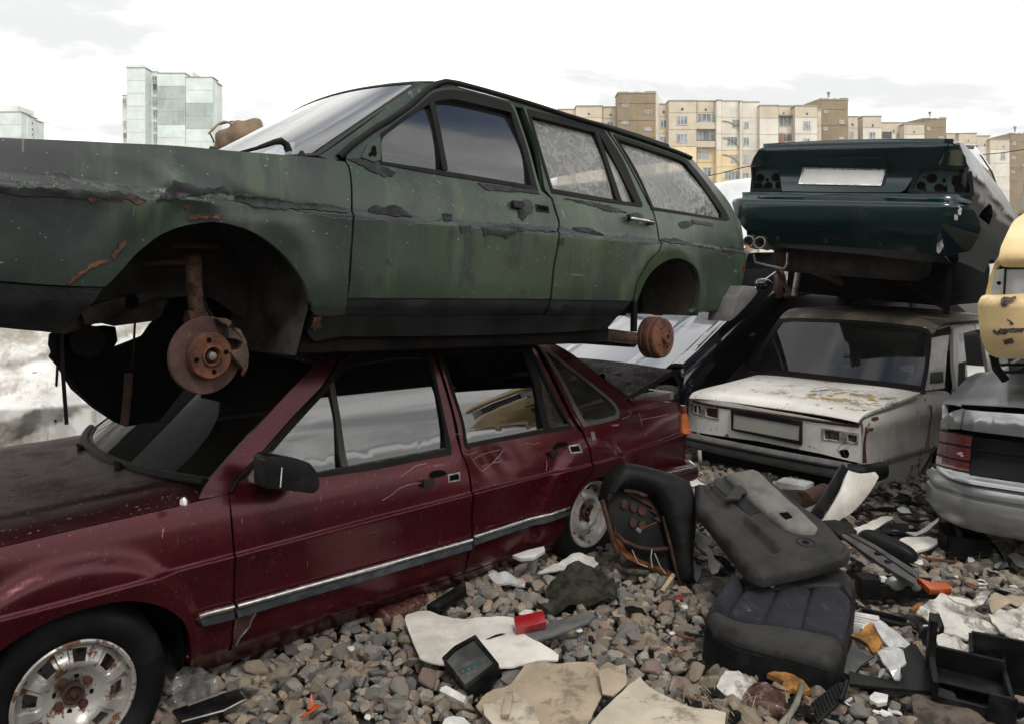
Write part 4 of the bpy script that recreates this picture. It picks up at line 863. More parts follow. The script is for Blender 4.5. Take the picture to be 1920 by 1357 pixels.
for sy in (.24, .94):
    st = box('front_seat', (1.1, sy, .25), (1.6, sy + .5, .48), SEATB, red, .06)
    box('seat_back', (0, 0, 0), (.14, .46, .60), SEATB, st, .05, M=Matrix.Translation((1.56, sy + .02, .44)) @ Matrix.Rotation(.22, 4, 'Y'))
    box('headrest', (1.72, sy + .12, 1.0), (1.82, sy + .38, 1.14), SEATB, st, .04)
box('rear_seat', (2.2, .2, .3), (2.55, RW - .2, .85), SEATB, red, .08)
box('parcel_shelf', (2.5, .14, .72), (3.0, RW - .14, .76), DARKIN, red, .01)
box('inner_wing', (-.8, .55, .1), (.36, RW - .55, .7), BLACKSHADE, red, .03)
for A in (RA, RB):
    bm = bmesh.new(); rows = []
    for k in range(21):
        a = rad(-8 + 196 * k / 20); x, z = A[0] + (A[2] + .03) * math.cos(a), A[1] + (A[2] + .03) * math.sin(a); rows.append([bm.verts.new((x, y, z)) for y in (.03, .5)])
    for a, b in zip(rows, rows[1:]): bm.faces.new((a[0], a[1], b[1], b[0]))
    from_bm('wheel_well', bm, BLACKSHADE, red)
    box('wheel_well_wall', (A[0] - .36, .5, .05), (A[0] + .36, .52, A[1] + .34), BLACKSHADE, red, 0)
# wheels
TYRE = m_plain('old_tyre', (.0035, .0035, .004), .6, var=.4, scale=5, dust=.6, dustcol=(.016, .0155, .0155), spec=.15, bump=.25, bscale=40)
def rim_mat(name, col, rustamt):
    n = NT(name); c = n.mix(n.ramp(n.noise(5, 5), .3, .7), tuple(x * .8 for x in col), col)
    e = n.noise(16, 8, .7); m = n.ramp(e, .60 - rustamt * .1, .64 - rustamt * .1)
    d = n.ramp(n.noise(7, 8, .7, off=(4, 0, 0)), .42, .75, 0, .6); c = n.mix(d, c, (.16, .13, .11))
    c = n.mix(m, c, n.mix(n.noise(60, 3), (.06, .022, .010), (.16, .07, .03)))
    return n.done(n.bsdf(c, n.mix(m, (.33,) * 3, (.9,) * 3), n.mth('MULTIPLY', n.mth('SUBTRACT', 1., m), .35), .2, .2, .5, n.bump(n.mth('ADD', n.mth('MULTIPLY', m, .5), n.noise(50, 4)), .3, .003)))
RIMS, RIMW = rim_mat('rusty_silver_rim', (.40, .39, .36), .75), rim_mat('chalky_white_rim', (.62, .60, .56), .15)
def tyre(M, par, R, rr, flat, squash=0.):
    """Tyre whose lower part is pressed flat: local Z is the axle pointing out, world-up is local Y."""
    prof = [(rr + .004, -.005), (rr + .012, .012), (rr + .03, .020), (R - .045, .024), (R - .018, .012), (R - .004, -.012), (R, -.04), (R, -.13), (R - .02, -.165), (rr + .03, -.17), (rr, -.15)]
    n = 96; bm = bmesh.new(); rings = []
    for (r, h) in prof:
        ring = []
        for k in range(n):
            a = 2 * math.pi * k / n; x, y = r * math.cos(a), r * math.sin(a); hh = h
            if y < -flat:
                ov = -flat - y; y = -flat - ov * .05
                hh = h + (.035 if h > -.05 else -.02) * min(1, ov / .03) * (1 if r > rr + .02 else .3)
            else:
                ov = max(0, (-y - flat + .12) / .12)
                if h > -.05 and r > rr + .02: hh = h + .03 * ov * ov
            ring.append(bm.verts.new((x, y, hh)))
        rings.append(ring)
    for a, b in zip(rings, rings[1:]):
        for k in range(n): bm.faces.new((a[k], a[(k + 1) % n], b[(k + 1) % n], b[k]))
    bmesh.ops.recalc_face_normals(bm, faces=bm.faces[:]); bm.transform(M); return from_bm('tyre', bm, TYRE, par, True, 50)
def slotted_disc(name, mat, par, M, r0, r1, slots, sh, zf, wins, n=160, rows=14):
    """Wheel disc as a ring of faces with window-shaped holes left out; zf(r, a) is its relief."""
    bm = bmesh.new(); g = []
    for i in range(rows + 1):
        r = r0 + (r1 - r0) * i / rows
        g.append([bm.verts.new((r * math.cos(2 * math.pi * k / n), r * math.sin(2 * math.pi * k / n), zf(r, 2 * math.pi * k / n))) for k in range(n)])
    for i in range(rows):
        rm = r0 + (r1 - r0) * (i + .5) / rows
        for k in range(n):
            am = 2 * math.pi * (k + .5) / n
            if wins(rm, am): continue
            bm.faces.new((g[i][k], g[i][(k + 1) % n], g[i + 1][(k + 1) % n], g[i + 1][k]))
    loose = [v for v in bm.verts if not v.link_faces]; bmesh.ops.delete(bm, geom=loose, context='VERTS')
    r = bmesh.ops.extrude_face_region(bm, geom=bm.faces[:])
    for v in [q for q in r['geom'] if isinstance(q, bmesh.types.BMVert)]: v.co.z -= .006
    bmesh.ops.recalc_face_normals(bm, faces=bm.faces[:]); bm.transform(M); return from_bm(name, bm, mat, par, True, 40)
def wheel(center, ax, R, rr, flat, rimmat, kind, spin):
    MW = wheel_M(center, ax); MS = MW @ Matrix.Rotation(spin, 4, 'Z')
    w = tyre(MW, red, R, rr, flat); w.name = 'wheel'; w.data.name = 'wheel'
    lathe('rim_barrel', [(rr + .006, .004), (rr + .008, .014), (rr + .002, .018), (rr - .006, .014), (rr - .010, -.004), (rr - .016, -.012), (rr - .020, -.05), (rr - .03, -.12), (rr - .06, -.13), (.0, -.13)], rimmat, w, 72, MW)
    nw = 8 if kind == 'slots' else 12
    if kind == 'slots':
        def zf(r, a):
            z = -.030 + .026 * math.exp(-((r - .105) / .028) ** 2) - .028 * math.exp(-(r / .045) ** 4)
            w8 = abs(((a * nw / (2 * math.pi)) % 1) - .5)
            if r > .095: z += .008 * (1 if w8 > .32 else 0) * min(1, (r - .095) / .02)
            return z
        win = lambda r, a: .112 < r < .148 and abs(((a * nw / (2 * math.pi)) % 1) - .5) < .20
    else:
        zf = lambda r, a: -.045 + .034 * math.exp(-((r - .092) / .034) ** 2) - .004 * math.exp(-(r / .04) ** 4)
        win = lambda r, a: .128 < r < .146 and abs(((a * nw / (2 * math.pi)) % 1) - .5) < .22
    d = slotted_disc('wheel_disc', rimmat, w, MS, .032, rr - .012, nw, .02, zf, win)
    lathe('hub_cap', [(.034, -.034), (.034, -.020), (.030, -.016), (.026, -.017), (.022, -.028), (.012, -.028), (.011, -.012), (.008, -.009), (.0, -.009)], RUSTD, w, 32, MS)
    for k in range(4):
        a = k * math.pi / 2 + .35; x, y = .054 * math.cos(a), .054 * math.sin(a)
        z = zf(.054, a)
        lathe('wheel_bolt', [(.016, z), (.015, z + .006), (.010, z + .006), (.010, z + .014), (.0, z + .015)], RUSTD if kind == 'slots' else RUSTD, w, 12, MS @ Matrix.Translation((x, y, 0)), angle=20)
        if kind == 'slots':
            a += math.pi / 4; z = zf(.058, a)
            lathe('bolt_hole', [(.0, z + .002), (.008, z + .002), (.008, z - .006)], BLACKSHADE, w, 12, MS @ Matrix.Translation((.058 * math.cos(a), .058 * math.sin(a), 0)))
    return w
hc = R_.hit(140, 1305, 1, .035); wheel(hc, (-.08, -1, .04), .292, .178, .20, RIMS, 'slots', .25)
hc2 = R_.hit(1106, 962, 1, .06); wheel(hc2, (.05, -1, -.06), .285, .180, .225, RIMW, 'steel', .1)
nose_end(red, RS, RW, hd_pts[0].x + .01, -.86, .26, lambda x: rhz(max(x, -.9)), REDP, .56)
# ------------------------------------------------------------------ ground
def gz(x, y):
    """Height of the gravel bed."""
    if y < -4: return .6 * noise.noise(Vector((x * .3, y * .3, 1))) * min(1, (-4 - y) / 2) + 4.0 * min(1, (-4 - y) / 4.0)     # unseen bank added behind the camera to darken low reflections
    return .03 * noise.noise(Vector((x * .9, y * .9, 2))) + .012 * noise.noise(Vector((x * 3.1, y * 3.1, 7)))
bm = bmesh.new()
def m_ground():
    n = NT('gravel_soil'); c = n.mix(n.ramp(n.noise(30, 6, .7), .35, .7), (.018, .015, .012), (.075, .064, .054))
    v = n.vor(28, 'F1'); c = n.mix(n.ramp(v, .1, .5, .0, .7), c, (.02, .018, .016))
    return n.done(n.bsdf(c, .95, normal=n.bump(n.mth('ADD', n.vor(24, 'F1'), n.noise(60, 5)), .8, .03)))
xs = [-1500, -400, -100, -30, -12] + [-8 + .25 * i for i in range(65)] + [12, 30, 100, 400, 1500]
ys = [-60, -30, -14, -9, -6.5, -4, 0] + [1 + .25 * i for i in range(45)] + [16, 24, 50, 150, 500, 2000]
gv = [[bm.verts.new((x, y, gz(x, y) - .025 if (abs(x) < 9 and 0 < y < 13) or (y < -3 and abs(x) < 101) else -.03)) for x in xs] for y in ys]
for j in range(len(ys) - 1):
    for i in range(len(xs) - 1): bm.faces.new((gv[j][i], gv[j][i + 1], gv[j + 1][i + 1], gv[j + 1][i]))
ground = from_bm('ground', bm, m_ground()); tag(ground, kind='structure')
# ------------------------------------------------------------------ the other cars
def pix_frame(px, py, depth, yaw, pitch=0, roll=0): return Frame(atd(px, py, depth), rad(yaw), rad(pitch), rad(roll))
class Body:
    """A car seen from an end: x across (left to right), y forward and away, z up. surf: axis and function per face."""
    def __init__(s, fr, root, **f): s.fr, s.root, s.f = fr, root, f
    def poly(s, face, pts, sm=0, ang=38):
        ax, fn, start, out = s.f[face]; q = s.fr.uv(pts, ax, fn, start); return smooth_poly(q, True, sm, ang) if sm else q
    def lift3(s, face):
        ax, fn, start, out = s.f[face]
        if ax == 0: return lambda y, z: (fn(y, z), y, z)
        if ax == 1: return lambda x, z: (x, fn(x, z), z)
        return lambda x, y: (x, y, fn(x, y))
    def pan(s, name, face, pts, mat, holes=(), sm=3, step=.05, thick=.02, lift=0., parent=None, local=False, lines=(), ang=38):
        P = pts if local else s.poly(face, pts, sm, ang)
        return panel(name, P, s.lift3(face), mat, parent or s.root, [s.poly(face, h, sm, ang) for h in holes], step, thick, s.f[face][3], lines, None, lift)
    def pt(s, face, px, py, off=0.):
        ax, fn, start, out = s.f[face]; return s.fr.hit(px, py, ax, fn, start) + Vector(out) * off
def hole_disc(name, p, n, r, mat, par, asp=1.0, off=.002):
    z = Vector(n).normalized(); x = Vector((0, 0, 1)).cross(z).normalized(); y = z.cross(x)
    return lathe(name, [(0, off), (r, off), (r, off - .004)], mat, par, 20, basis(p, x * asp, y, z))
# ---- white saloon without wheels
LW = m_paint('chalky_white_paint', (.68, .66, .61), .4, .15, 0., .45, (.36, .31, .24), .55, .25, .01, spots=0)
def m_lid():
    n = NT('peeling_white_lid'); c = n.mix(n.ramp(n.noise(3, 5), .3, .7), (.60, .58, .53), (.74, .72, .67))
    y = n.xyz()
    g = n.ramp(n.noise(6, 9, .75, off=(2, 3, 1)), .48, .58, 0, .9); zone = n.mth('MULTIPLY', n.ramp(y[1], .12, .35), n.ramp(y[1], .85, .6)); zone = n.mth('MULTIPLY', zone, n.ramp(y[0], -1.15, -.7))
    c = n.mix(n.mth('MULTIPLY', g, zone), c, (.09, .08, .065))
    q = n.noise(3.4, 6, .62, off=(6, 2, 2)); k = n.ramp(q, .585, .60); k = n.mth('MULTIPLY', k, n.mth('MULTIPLY', n.ramp(y[1], .04, .15), n.ramp(y[0], -.95, -.6)))
    c = n.mix(k, c, (.34, .24, .10))
    rs = n.ramp(n.noise(14, 6, .7, off=(1, 1, 5)), .615, .64); c = n.mix(rs, c, (.11, .05, .025))
    return n.done(n.bsdf(c, n.mix(k, (.42,) * 3, (.8,) * 3), 0, .1, .2, .5, n.bump(n.mth('ADD', n.mth('MULTIPLY', k, -.5), n.noise(1.8, 3)), .7, .01)))
LID = m_lid()
ROOFW = m_plain('dirty_tan_roof', (.20, .17, .13), .55, var=.4, scale=3, dust=.6, dustcol=(.06, .05, .04))
LF = pix_frame(1612, 797, 5.5, -51)
lada = empty('sedan', LF.M); tag(lada, 'old white saloon with rust, missing tail lights and a blank grey number plate', 'car', 'scrapped cars in the yard')
LC = -.75
lR = lambda x, z: .05 * abs((x - LC) / .75) ** 5 - .01 + (.012 if (-.20 < z < .0 and abs(x - LC) < .68) else 0)
lRs = lambda x, z: .05 * abs((x - LC) / .75) ** 5 - .01
def lX(y, z):
    v = .0 - .05 * max(0, z + .05) - .12 * max(0, -.36 - z) + .012 * math.exp(-((z + .335) / .012) ** 2) - .008 * max(0, (z + .335) / .3)
    if y < .14: v -= .05 * ((.14 - y) / .14) ** 2
    v += .03 * math.exp(-((z + .02) / .10) ** 2) - .03
    return v + .004 * noise.noise(Vector((y * 3, z * 4, 3)))
lprof = spline1([(-.03, -.03), (.0, .045), (.05, .082), (.15, .10), (.5, .125), (1.1, .175)])
lT = lambda x, y: lprof(y) - .02 * abs((x - LC) / .75) ** 4
lW = lambda x, z: 1.0 + .58 * (z - .17) + .12 * ((x - LC) / .75) ** 2
lP = lambda y, z: -.03 - .22 * max(0, z - .12)
L = Body(LF, lada, rear=(1, lRs, .0, (0, -1, 0)), side=(0, lX, .0, (1, 0, 0)), top=(2, lT, .1, (0, 0, 1)), win=(1, lW, 1.1, (0, -1, .4)), pil=(0, lP, .0, (1, 0, 0)))
rp_ = L.pan('rear_panel', 'rear', [(1292, 742), (1345, 750), (1417, 764), (1500, 778), (1612, 798), (1614, 812), (1615, 868), (1541, 850), (1420, 826), (1289, 805)], LW, [[(1299, 759), (1314, 761), (1315, 777), (1299, 772)], [(1322, 763), (1346, 766), (1346, 785), (1323, 779)], [(1545, 805), (1574, 809), (1574, 826), (1545, 822)], [(1589, 813), (1607, 816), (1606, 830), (1589, 827)], [(1572, 845), (1580, 842), (1589, 842), (1593, 850), (1590, 858), (1582, 859), (1575, 856)]], sm=0, step=.05)
for q in ([(1296, 756), (1348, 763), (1348, 788), (1320, 782), (1297, 774)], [(1540, 801), (1611, 812), (1609, 833), (1540, 824)]):
    hs = [h for h in ([(1299, 759), (1314, 761), (1315, 777), (1299, 772)], [(1322, 763), (1346, 766), (1346, 785), (1323, 779)], [(1545, 805), (1574, 809), (1574, 826), (1545, 822)], [(1589, 813), (1607, 816), (1606, 830), (1589, 827)]) if q[0][0] < h[0][0] < q[1][0] + 5]
    L.pan('lamp_plate', 'rear', q, m_plain('grimy_plate', (.22, .20, .17), .8, var=.5, scale=20), hs, sm=0, step=.05, thick=.008, lift=.004)
    for h in hs: L.pan('lamp_cup', 'rear', [(h[0][0] - 1, h[0][1] - 1), (h[1][0] + 1, h[1][1] - 1), (h[2][0] + 1, h[2][1] + 1), (h[3][0] - 1, h[3][1] + 1)], BLACKSHADE if h[0][0] < 1315 else RUSTD if h[0][0] < 1330 else m_plain('grey_cup', (.08, .075, .065), .9, var=.6, scale=30), sm=0, step=.1, thick=0, lift=-.03)
L.pan('rust_cavity', 'rear', [(1568, 838), (1597, 838), (1597, 863), (1568, 863)], BLACKSHADE, sm=0, step=.1, thick=0, lift=-.03)
tube('loose_wire', [L.pt('rear', 1590, 828, .01), L.pt('rear', 1580, 833, .03), L.pt('rear', 1573, 842, .03), L.pt('rear', 1580, 852, .02)], .0022, RUST, lada, 5)
tube('loose_wire', [L.pt('rear', 1597, 832, .01), L.pt('rear', 1590, 838, .03), L.pt('rear', 1584, 842, .03), L.pt('rear', 1586, 855, .0)], .002, STEEL, lada, 5)
pf = L.pan('number_plate', 'rear', [(1376, 773), (1503, 796), (1502, 826), (1376, 803)], m_plain('blank_grey_plate', (.34, .34, .30), .6, var=.05), sm=0, step=.1, thick=.006, lift=.016)
L.pan('plate_frame', 'rear', [(1373, 767), (1505.5, 788.5), (1505, 833), (1374, 805)], PLASTIC, [[(1378, 775), (1502, 797), (1501, 825), (1377, 802)]], sm=0, step=.1, thick=.02, lift=.022, parent=pf)
lidp = [(1294, 733), (1296, 722), (1300, 718), (1340, 706), (1402, 692), (1500, 702), (1600, 714), (1722, 735), (1660, 762), (1626, 780), (1616, 788), (1612, 795), (1500, 775), (1417, 761), (1345, 748), (1294, 739)]
lq = [(-1.50, -.004), (-.012, -.004), (.0, .06), (.0, .98), (-.75, .94), (-1.49, .98), (-1.505, .06)]
lid_ = L.pan('boot_lid', 'top', lq, LID, sm=0, step=.03, thick=.02, local=True, lines=[((-2, k), (1, k)) for k in (-.02, -.01, .0, .012, .03)])
tube('lid_gap', [(LC + dx, lRs(LC + dx, 0) + .004, -.012 + .05 * ((dx + .75) / 1.5 - .5) * 0) for dx in [-.74 + .0735 * k for k in range(21)]], .013, RUSTD, lada, 8)
rw2 = L.pan('rear_wing', 'side', [(1617, 788), (1631, 770), (1670, 755), (1714, 739.5), (1731, 734), (1771, 732), (1785, 742), (1787, 769), (1775, 800), (1757, 838), (1745, 866), (1729, 889), (1707.5, 910), (1690, 920), (1665, 926.5), (1634, 927), (1612, 905), (1615, 868)], LW, sm=3, step=.04, thick=.03)
L.pan('fuel_flap', 'side', [(1718, 763), (1740, 760), (1741, 795), (1720, 799)], LW, sm=0, step=.05, thick=.006, lift=.004, parent=rw2)
for q in ([(1634, 782), (1645, 780), (1648, 785), (1640, 789), (1633, 787)], [(1628, 802), (1637, 801), (1637, 806), (1630, 808)], [(1740, 760), (1746, 758), (1744, 800), (1743, 838), (1736, 845), (1741, 800)], [(1757, 836), (1745, 862), (1729, 886), (1715, 904), (1722, 890), (1738, 862), (1750, 838)], [(1622, 800), (1626, 800), (1625, 866), (1617, 868), (1618, 830)]):
    L.pan('rust_patch', 'side', q, RUST if q[0][0] != 1740 else m_rust('rust_streak', (.20, .10, .05), (.42, .30, .18)), sm=2, step=.05, thick=0, lift=.002, parent=rw2)
L.pan('wheel_arch_void', 'side', [(1700, 850), (1800, 760), (1830, 800), (1800, 900), (1700, 930)], BLACKSHADE, sm=0, step=.1, thick=0, lift=-.10)
L.pan('rear_pillar', 'pil', [(1745, 637), (1747, 622), (1782, 614), (1776, 660), (1771, 727), (1752, 730), (1733, 732)], LW, sm=0, step=.05, thick=.04)
L.pan('pillar_rust', 'pil', [(1746, 634), (1747, 622), (1782, 612), (1782, 628), (1765, 630)], RUSTD, sm=0, step=.05, thick=0, lift=.003)
L.pan('air_vent', 'pil', [(1745, 698), (1767, 696.5), (1767.5, 716), (1743.5, 718.5)], PLASTIC, sm=2, step=0, thick=.01, lift=.008, ang=20)
L.pan('rear_door', 'side', [(1789, 734), (1795, 729), (1858, 715), (1875, 722), (1885, 770), (1850, 900), (1790, 880), (1790, 770)], LW, sm=0, step=.06, thick=.03, lift=.006)
dfr = L.pan('door_frame', 'pil', [(1784, 618), (1800, 612), (1845, 606), (1862, 713), (1790, 731), (1786, 690)], LW, [[(1796, 627), (1838, 617), (1853, 711), (1793, 726)]], sm=0, step=.08, thick=.03, lift=.012)
L.pan('door_glass', 'pil', [(1794, 625), (1806, 622), (1816, 721), (1791, 728)], GLASSD, sm=0, step=.1, thick=0, lift=.0, parent=dfr)
L.pan('rear_window', 'win', [(1463, 602), (1500, 600), (1600, 604), (1700, 613), (1732, 619), (1743, 632), (1738, 690), (1730, 728), (1700, 724), (1600, 713), (1500, 702), (1408, 690), (1430, 650)], m_glass('dark_rear_glass', (.22, .23, .23), .30, (.06, .056, .05), .35, .8, 2.), sm=3, step=.08, thick=0)
L.pan('window_seal', 'win', [(1460, 599), (1500, 597), (1600, 601), (1700, 610), (1734, 616), (1746, 631), (1741, 690), (1733, 732), (1700, 728), (1600, 717), (1500, 706), (1403, 694), (1428, 650)], RUBBER, [[(1467, 605), (1500, 603), (1600, 607), (1700, 616), (1728, 622), (1738, 634), (1733, 690), (1726, 724), (1700, 720), (1600, 709), (1500, 698), (1415, 687), (1435, 652)]], sm=3, step=.08, thick=.03, lift=.006)
L.pan('window_ledge', 'win', [(1402, 693), (1500, 704), (1600, 716), (1735, 733), (1735, 737), (1600, 721), (1500, 708), (1400, 697)], RUSTD, sm=0, step=.1, thick=.02, lift=.004)
wl_, wr_ = L.pt('win', 1461, 598), L.pt('win', 1746, 628)
def lroof(x, y):
    t = (x - wl_.x) / (wr_.x - wl_.x); s = max(0., 1 - (2 * t - 1) ** 2); k = min(1, max(0, (y - 1.25 + .10 * s) / .35))
    return wl_.z * (1 - t) + wr_.z * t + .012 + (.045 * s ** .6) + .075 * (1 - (1 - k) ** 2)
def lroofp(t, u):
    s = max(0., 1 - (2 * t - 1) ** 2); x = wl_.x + (wr_.x - wl_.x) * t; y0 = wl_.y + (wr_.y - wl_.y) * t - .10 * s
    y0 = lW(x, wl_.z) + .0; y = y0 + (2.9 - y0) * u; k = min(1, u * 1.8 / .30)
    return (x, y, wl_.z * (1 - t) + wr_.z * t + .006 + .035 * s ** .5 * (.35 + .65 * k) + .085 * (1 - (1 - k) ** 2))
panel('roof', [(0, 0), (1, 0), (1, 1), (0, 1)], lroofp, ROOFW, lada, (), .05, .03, (0, 0, 1), [((-1, k), (2, k)) for k in (.02, .05, .08, .12, .16)])
# bumper with rubber corner
zb = -.27
bmpr = tube('rear_bumper', [(LC - .80, .30, zb - .055), (LC - .80, .02, zb - .055), (LC - .77, -.06, zb - .055), (LC - .4, -.075, zb - .057), (LC, -.08, zb - .06), (LC + .4, -.075, zb - .06), (LC + .72, -.06, zb - .06)], [.065] * 7, GREYPL, lada, 12, flat=((0, 1, 0), .6))
tube('bumper_ridge', [(LC - .77, -.095, zb - .035), (LC - .4, -.118, zb - .035), (LC, -.122, zb - .037), (LC + .4, -.118, zb - .037), (LC + .73, -.098, zb - .037)], .013, PLASTIC, bmpr, 8)
bc = tube('bumper_corner', [(LC + .70, -.075, zb - .06), (LC + .775, -.045, zb - .06), (LC + .81, .04, zb - .065), (LC + .81, .17, zb - .07), (LC + .805, .26, zb - .075)], [.060, .066, .068, .068, .062], PLASTIC, bmpr, 12, flat=((.7, .7, 0), .35))
box('boot_shell', (LC - .70, .04, -.5), (LC + .66, .95, .02), BLACKSHADE, lada, .03)
panel('left_side', [(-.0, -.55), (3.6, -.55), (3.6, .15), (1.1, .12), (.04, .02)], lambda y, z: (2 * LC - .0 - lX(y, z) - .0, y, z), LW, lada, (), .15, .03, (-1, 0, 0))
0 and panel('left_pillar', [(1.0, .12), (1.4, wl_.z), (2.9, wl_.z), (2.9, wl_.z - .06), (1.75, wl_.z - .06), (1.45, .12)], lambda y, z: (2 * LC - .05 + .22 * max(0, z - .12), y, z), LW, lada, (), .15, .03, (-1, 0, 0))
panel('right_roof_rail', [(1.35, wl_.z - .02), (2.9, wl_.z - .02), (2.9, wl_.z - .07), (1.35, wl_.z - .07)], lambda y, z: (lP(y, z), y, z), LW, lada, (), .15, .03, (1, 0, 0))
panel('right_side', [(1.75, -.5), (3.7, -.5), (3.7, .10), (1.75, .10)], lambda y, z: (lX(y, z) - .01, y, z), LW, lada, (), .15, .03, (1, 0, 0))
box('rear_shelf', (LC - .62, .9, .02), (LC + .62, 1.5, .12), DARKIN, lada, .02)
box('rear_seat', (LC - .62, 1.5, -.3), (LC + .62, 1.75, .22), DARKIN, lada, .05)
for sx in (-.5, .1): box('front_seat', (LC + sx, 2.3, -.3), (LC + sx + .42, 2.5, .38), DARKIN, lada, .06)
box('bonnet', (2 * LC + .02, 3.05, -.45), (-.02, 4.2, .08), LW, lada, .05)
tube('mirror_stem', [(LC + .15, 2.9, .62), (LC + .15, 2.9, .52)], .008, PLASTIC, lada, 6); box('rear_view_mirror', (LC + .06, 2.87, .44), (LC + .24, 2.9, .51), PLASTIC, lada, .01)
# ---- dark green coupe, rear end, on the white saloon
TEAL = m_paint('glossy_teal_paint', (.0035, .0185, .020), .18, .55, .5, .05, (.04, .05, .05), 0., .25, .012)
TEALS = m_paint('shaded_teal_flank', (.006, .014, .013), .30, .12, .3, .12, (.05, .04, .025), 0., .3, .02, spec=.15)  # duller copy of the teal; the flank's dark reflection put into its colour
TEALD = m_plain('bare_teal_metal', (.012, .030, .032), .45, .2, var=.3)
TF = Frame(atd(1793, 385, 5.63), rad(-38), rad(4.8), rad(-.5))
teal = empty('coupe', TF.M); tag(teal, 'dark teal coupe without tail lights, its tail sticking out over the old white saloon', 'car', 'scrapped cars in the yard')
TC = -.84
tprof = spline1([(-.40, .06), (-.35, .02), (-.13, -.055), (-.02, -.06), (.02, -.02), (.06, .02), (.20, .035), (.34, .01), (.44, -.015), (.50, .02), (.56, .07)])
def tR(x, z):
    d = abs((x - TC) / .84); v = tprof(z) + .03 * d ** 2
    if d > .86: v += .05 * ((d - .86) / .14) ** 2
    return v
def tX(y, z):
    z = z + .045 * min(y, 4)
    v = .05 + .02 * math.exp(-((z + .05) / .12) ** 2) - .42 * max(0, .16 - z)
    if z > .30: v -= .55 * (z - .30) ** 1.5 + .10 * (z - .3)
    if z > .12: v -= .05 * (z - .12)
    v += .018 * math.exp(-((z - .28) / .03) ** 2)
    if y < .45: v -= .03 * ((.45 - y) / .45) ** 2
    return v
T = Body(TF, teal, rear=(1, tR, .0, (0, -1, 0)), side=(0, tX, .0, (1, 0, 0)), top=(2, lambda x, y: .50, .5, (0, 0, 1)))
tl = T.pan('boot_lid', 'rear', [(1432, 277), (1465, 271), (1498, 267.5), (1550, 264), (1608, 262), (1660, 262.5), (1700, 264), (1778, 269.5), (1769, 290), (1760, 310), (1742, 313), (1722, 320), (1709, 338), (1698, 355), (1689, 361), (1600, 361), (1466, 359), (1463, 333), (1458, 315), (1451, 310.5), (1436, 310)], TEAL, sm=3, step=.035, thick=.03)
T.pan('plate_recess', 'rear', [(1506, 301), (1520, 299), (1650, 299), (1663, 301), (1667, 313), (1659, 349), (1497, 347)], TEALD, sm=2, step=.05, thick=.0, lift=.003, parent=tl)
T.pan('recess_lip', 'rear', [(1504, 300), (1520, 297), (1650, 297), (1665, 300), (1668, 313), (1660, 312), (1509, 310), (1500, 313)], TEAL, sm=2, step=.04, thick=.03, lift=.03, parent=tl)
np_ = T.pan('number_plate', 'rear', [(1509, 316), (1660, 319), (1652, 348), (1500.5, 345)], m_plain('blank_white_plate', (.66, .66, .63), .45, var=.04), sm=0, step=.1, thick=.006, lift=.016, parent=tl)
T.pan('plate_frame', 'rear', [(1507, 314), (1662, 317.5), (1653, 350), (1498.5, 346.5)], CHROME, [[(1509.5, 316.5), (1659.5, 319.5), (1651.5, 347.5), (1501, 344.5)]], sm=0, step=.1, thick=.012, lift=.021, parent=tl)
T.pan('rear_wing', 'rear', [(1781, 269.5), (1791, 273), (1803, 283), (1810.5, 295), (1814, 313), (1762, 310), (1770, 292)], TEAL, sm=0, step=.04, thick=.03)
T.pan('rear_wing', 'rear', [(1407, 311), (1413, 296), (1424, 280), (1430.5, 277), (1434, 311)], TEAL, sm=0, step=.04, thick=.03)
def lamp_bay(outer, circ, rect):
    b = T.pan('lamp_bay', 'rear', outer, TEALD, sm=2, step=.05, thick=0, lift=-.035)
    cx_, cy_ = sum(p[0] for p in outer) / len(outer), sum(p[1] for p in outer) / len(outer)
    T.pan('bay_rim', 'rear', [(cx_ + (p[0] - cx_) * 1.06, cy_ + (p[1] - cy_) * 1.10) for p in outer], RUBBER, [[(cx_ + (p[0] - cx_) * .93, cy_ + (p[1] - cy_) * .88) for p in outer]], sm=2, step=.06, thick=.05, lift=-.004, parent=b)
    for (x, y, r) in circ: hole_disc('bulb_hole', T.pt('rear', x, y, -.028), (0, -1, 0), r, BLACKSHADE, b)
    for q in rect: T.pan('slot', 'rear', q, BLACKSHADE, sm=0, step=0, thick=0, lift=-.030, parent=b)
lamp_bay([(1724, 318), (1740, 315), (1808, 315), (1820, 325), (1824, 362), (1811, 366), (1713, 360), (1706, 357), (1714, 336)], [(1745.6, 334, .036), (1725.6, 348, .032), (1759.4, 352, .032), (1790.7, 338, .036), (1795.7, 354, .042), (1732, 332, .009), (1803, 338, .009), (1733, 356, .010), (1802, 362, .009), (1769, 338, .014)], [[(1770, 348), (1779, 348), (1778, 359), (1769, 359)]])
lamp_bay([(1409, 315), (1450, 312), (1459, 318), (1463, 335), (1463, 357), (1410, 357)], [(1423, 334, .036), (1452, 332, .036), (1420, 350, .036), (1439, 348, .032), (1459, 347, .034), (1436, 337, .014), (1413, 338, .009)], [[(1429, 346), (1435, 346), (1435, 355), (1429, 355)]])
T.pan('bumper_ledge', 'rear', [(1391, 361), (1466, 361.5), (1600, 363), (1690, 363.5), (1822, 368), (1822, 382), (1790, 380), (1608, 371), (1391, 373)], TEAL, sm=0, step=.05, thick=.03, lift=.0)
tb = T.pan('rear_bumper', 'rear', [(1377, 378), (1391, 375.5), (1500, 374), (1608, 374), (1720, 378), (1792, 385), (1822, 395), (1835, 430), (1815, 470), (1770, 478), (1756, 475), (1600, 462), (1446, 452), (1410, 440), (1388, 415), (1380, 395)], TEAL, sm=2, step=.035, thick=.04, lift=.02, lines=[((-3, k), (1, k)) for k in (-.14, -.12, -.02, 0.)])
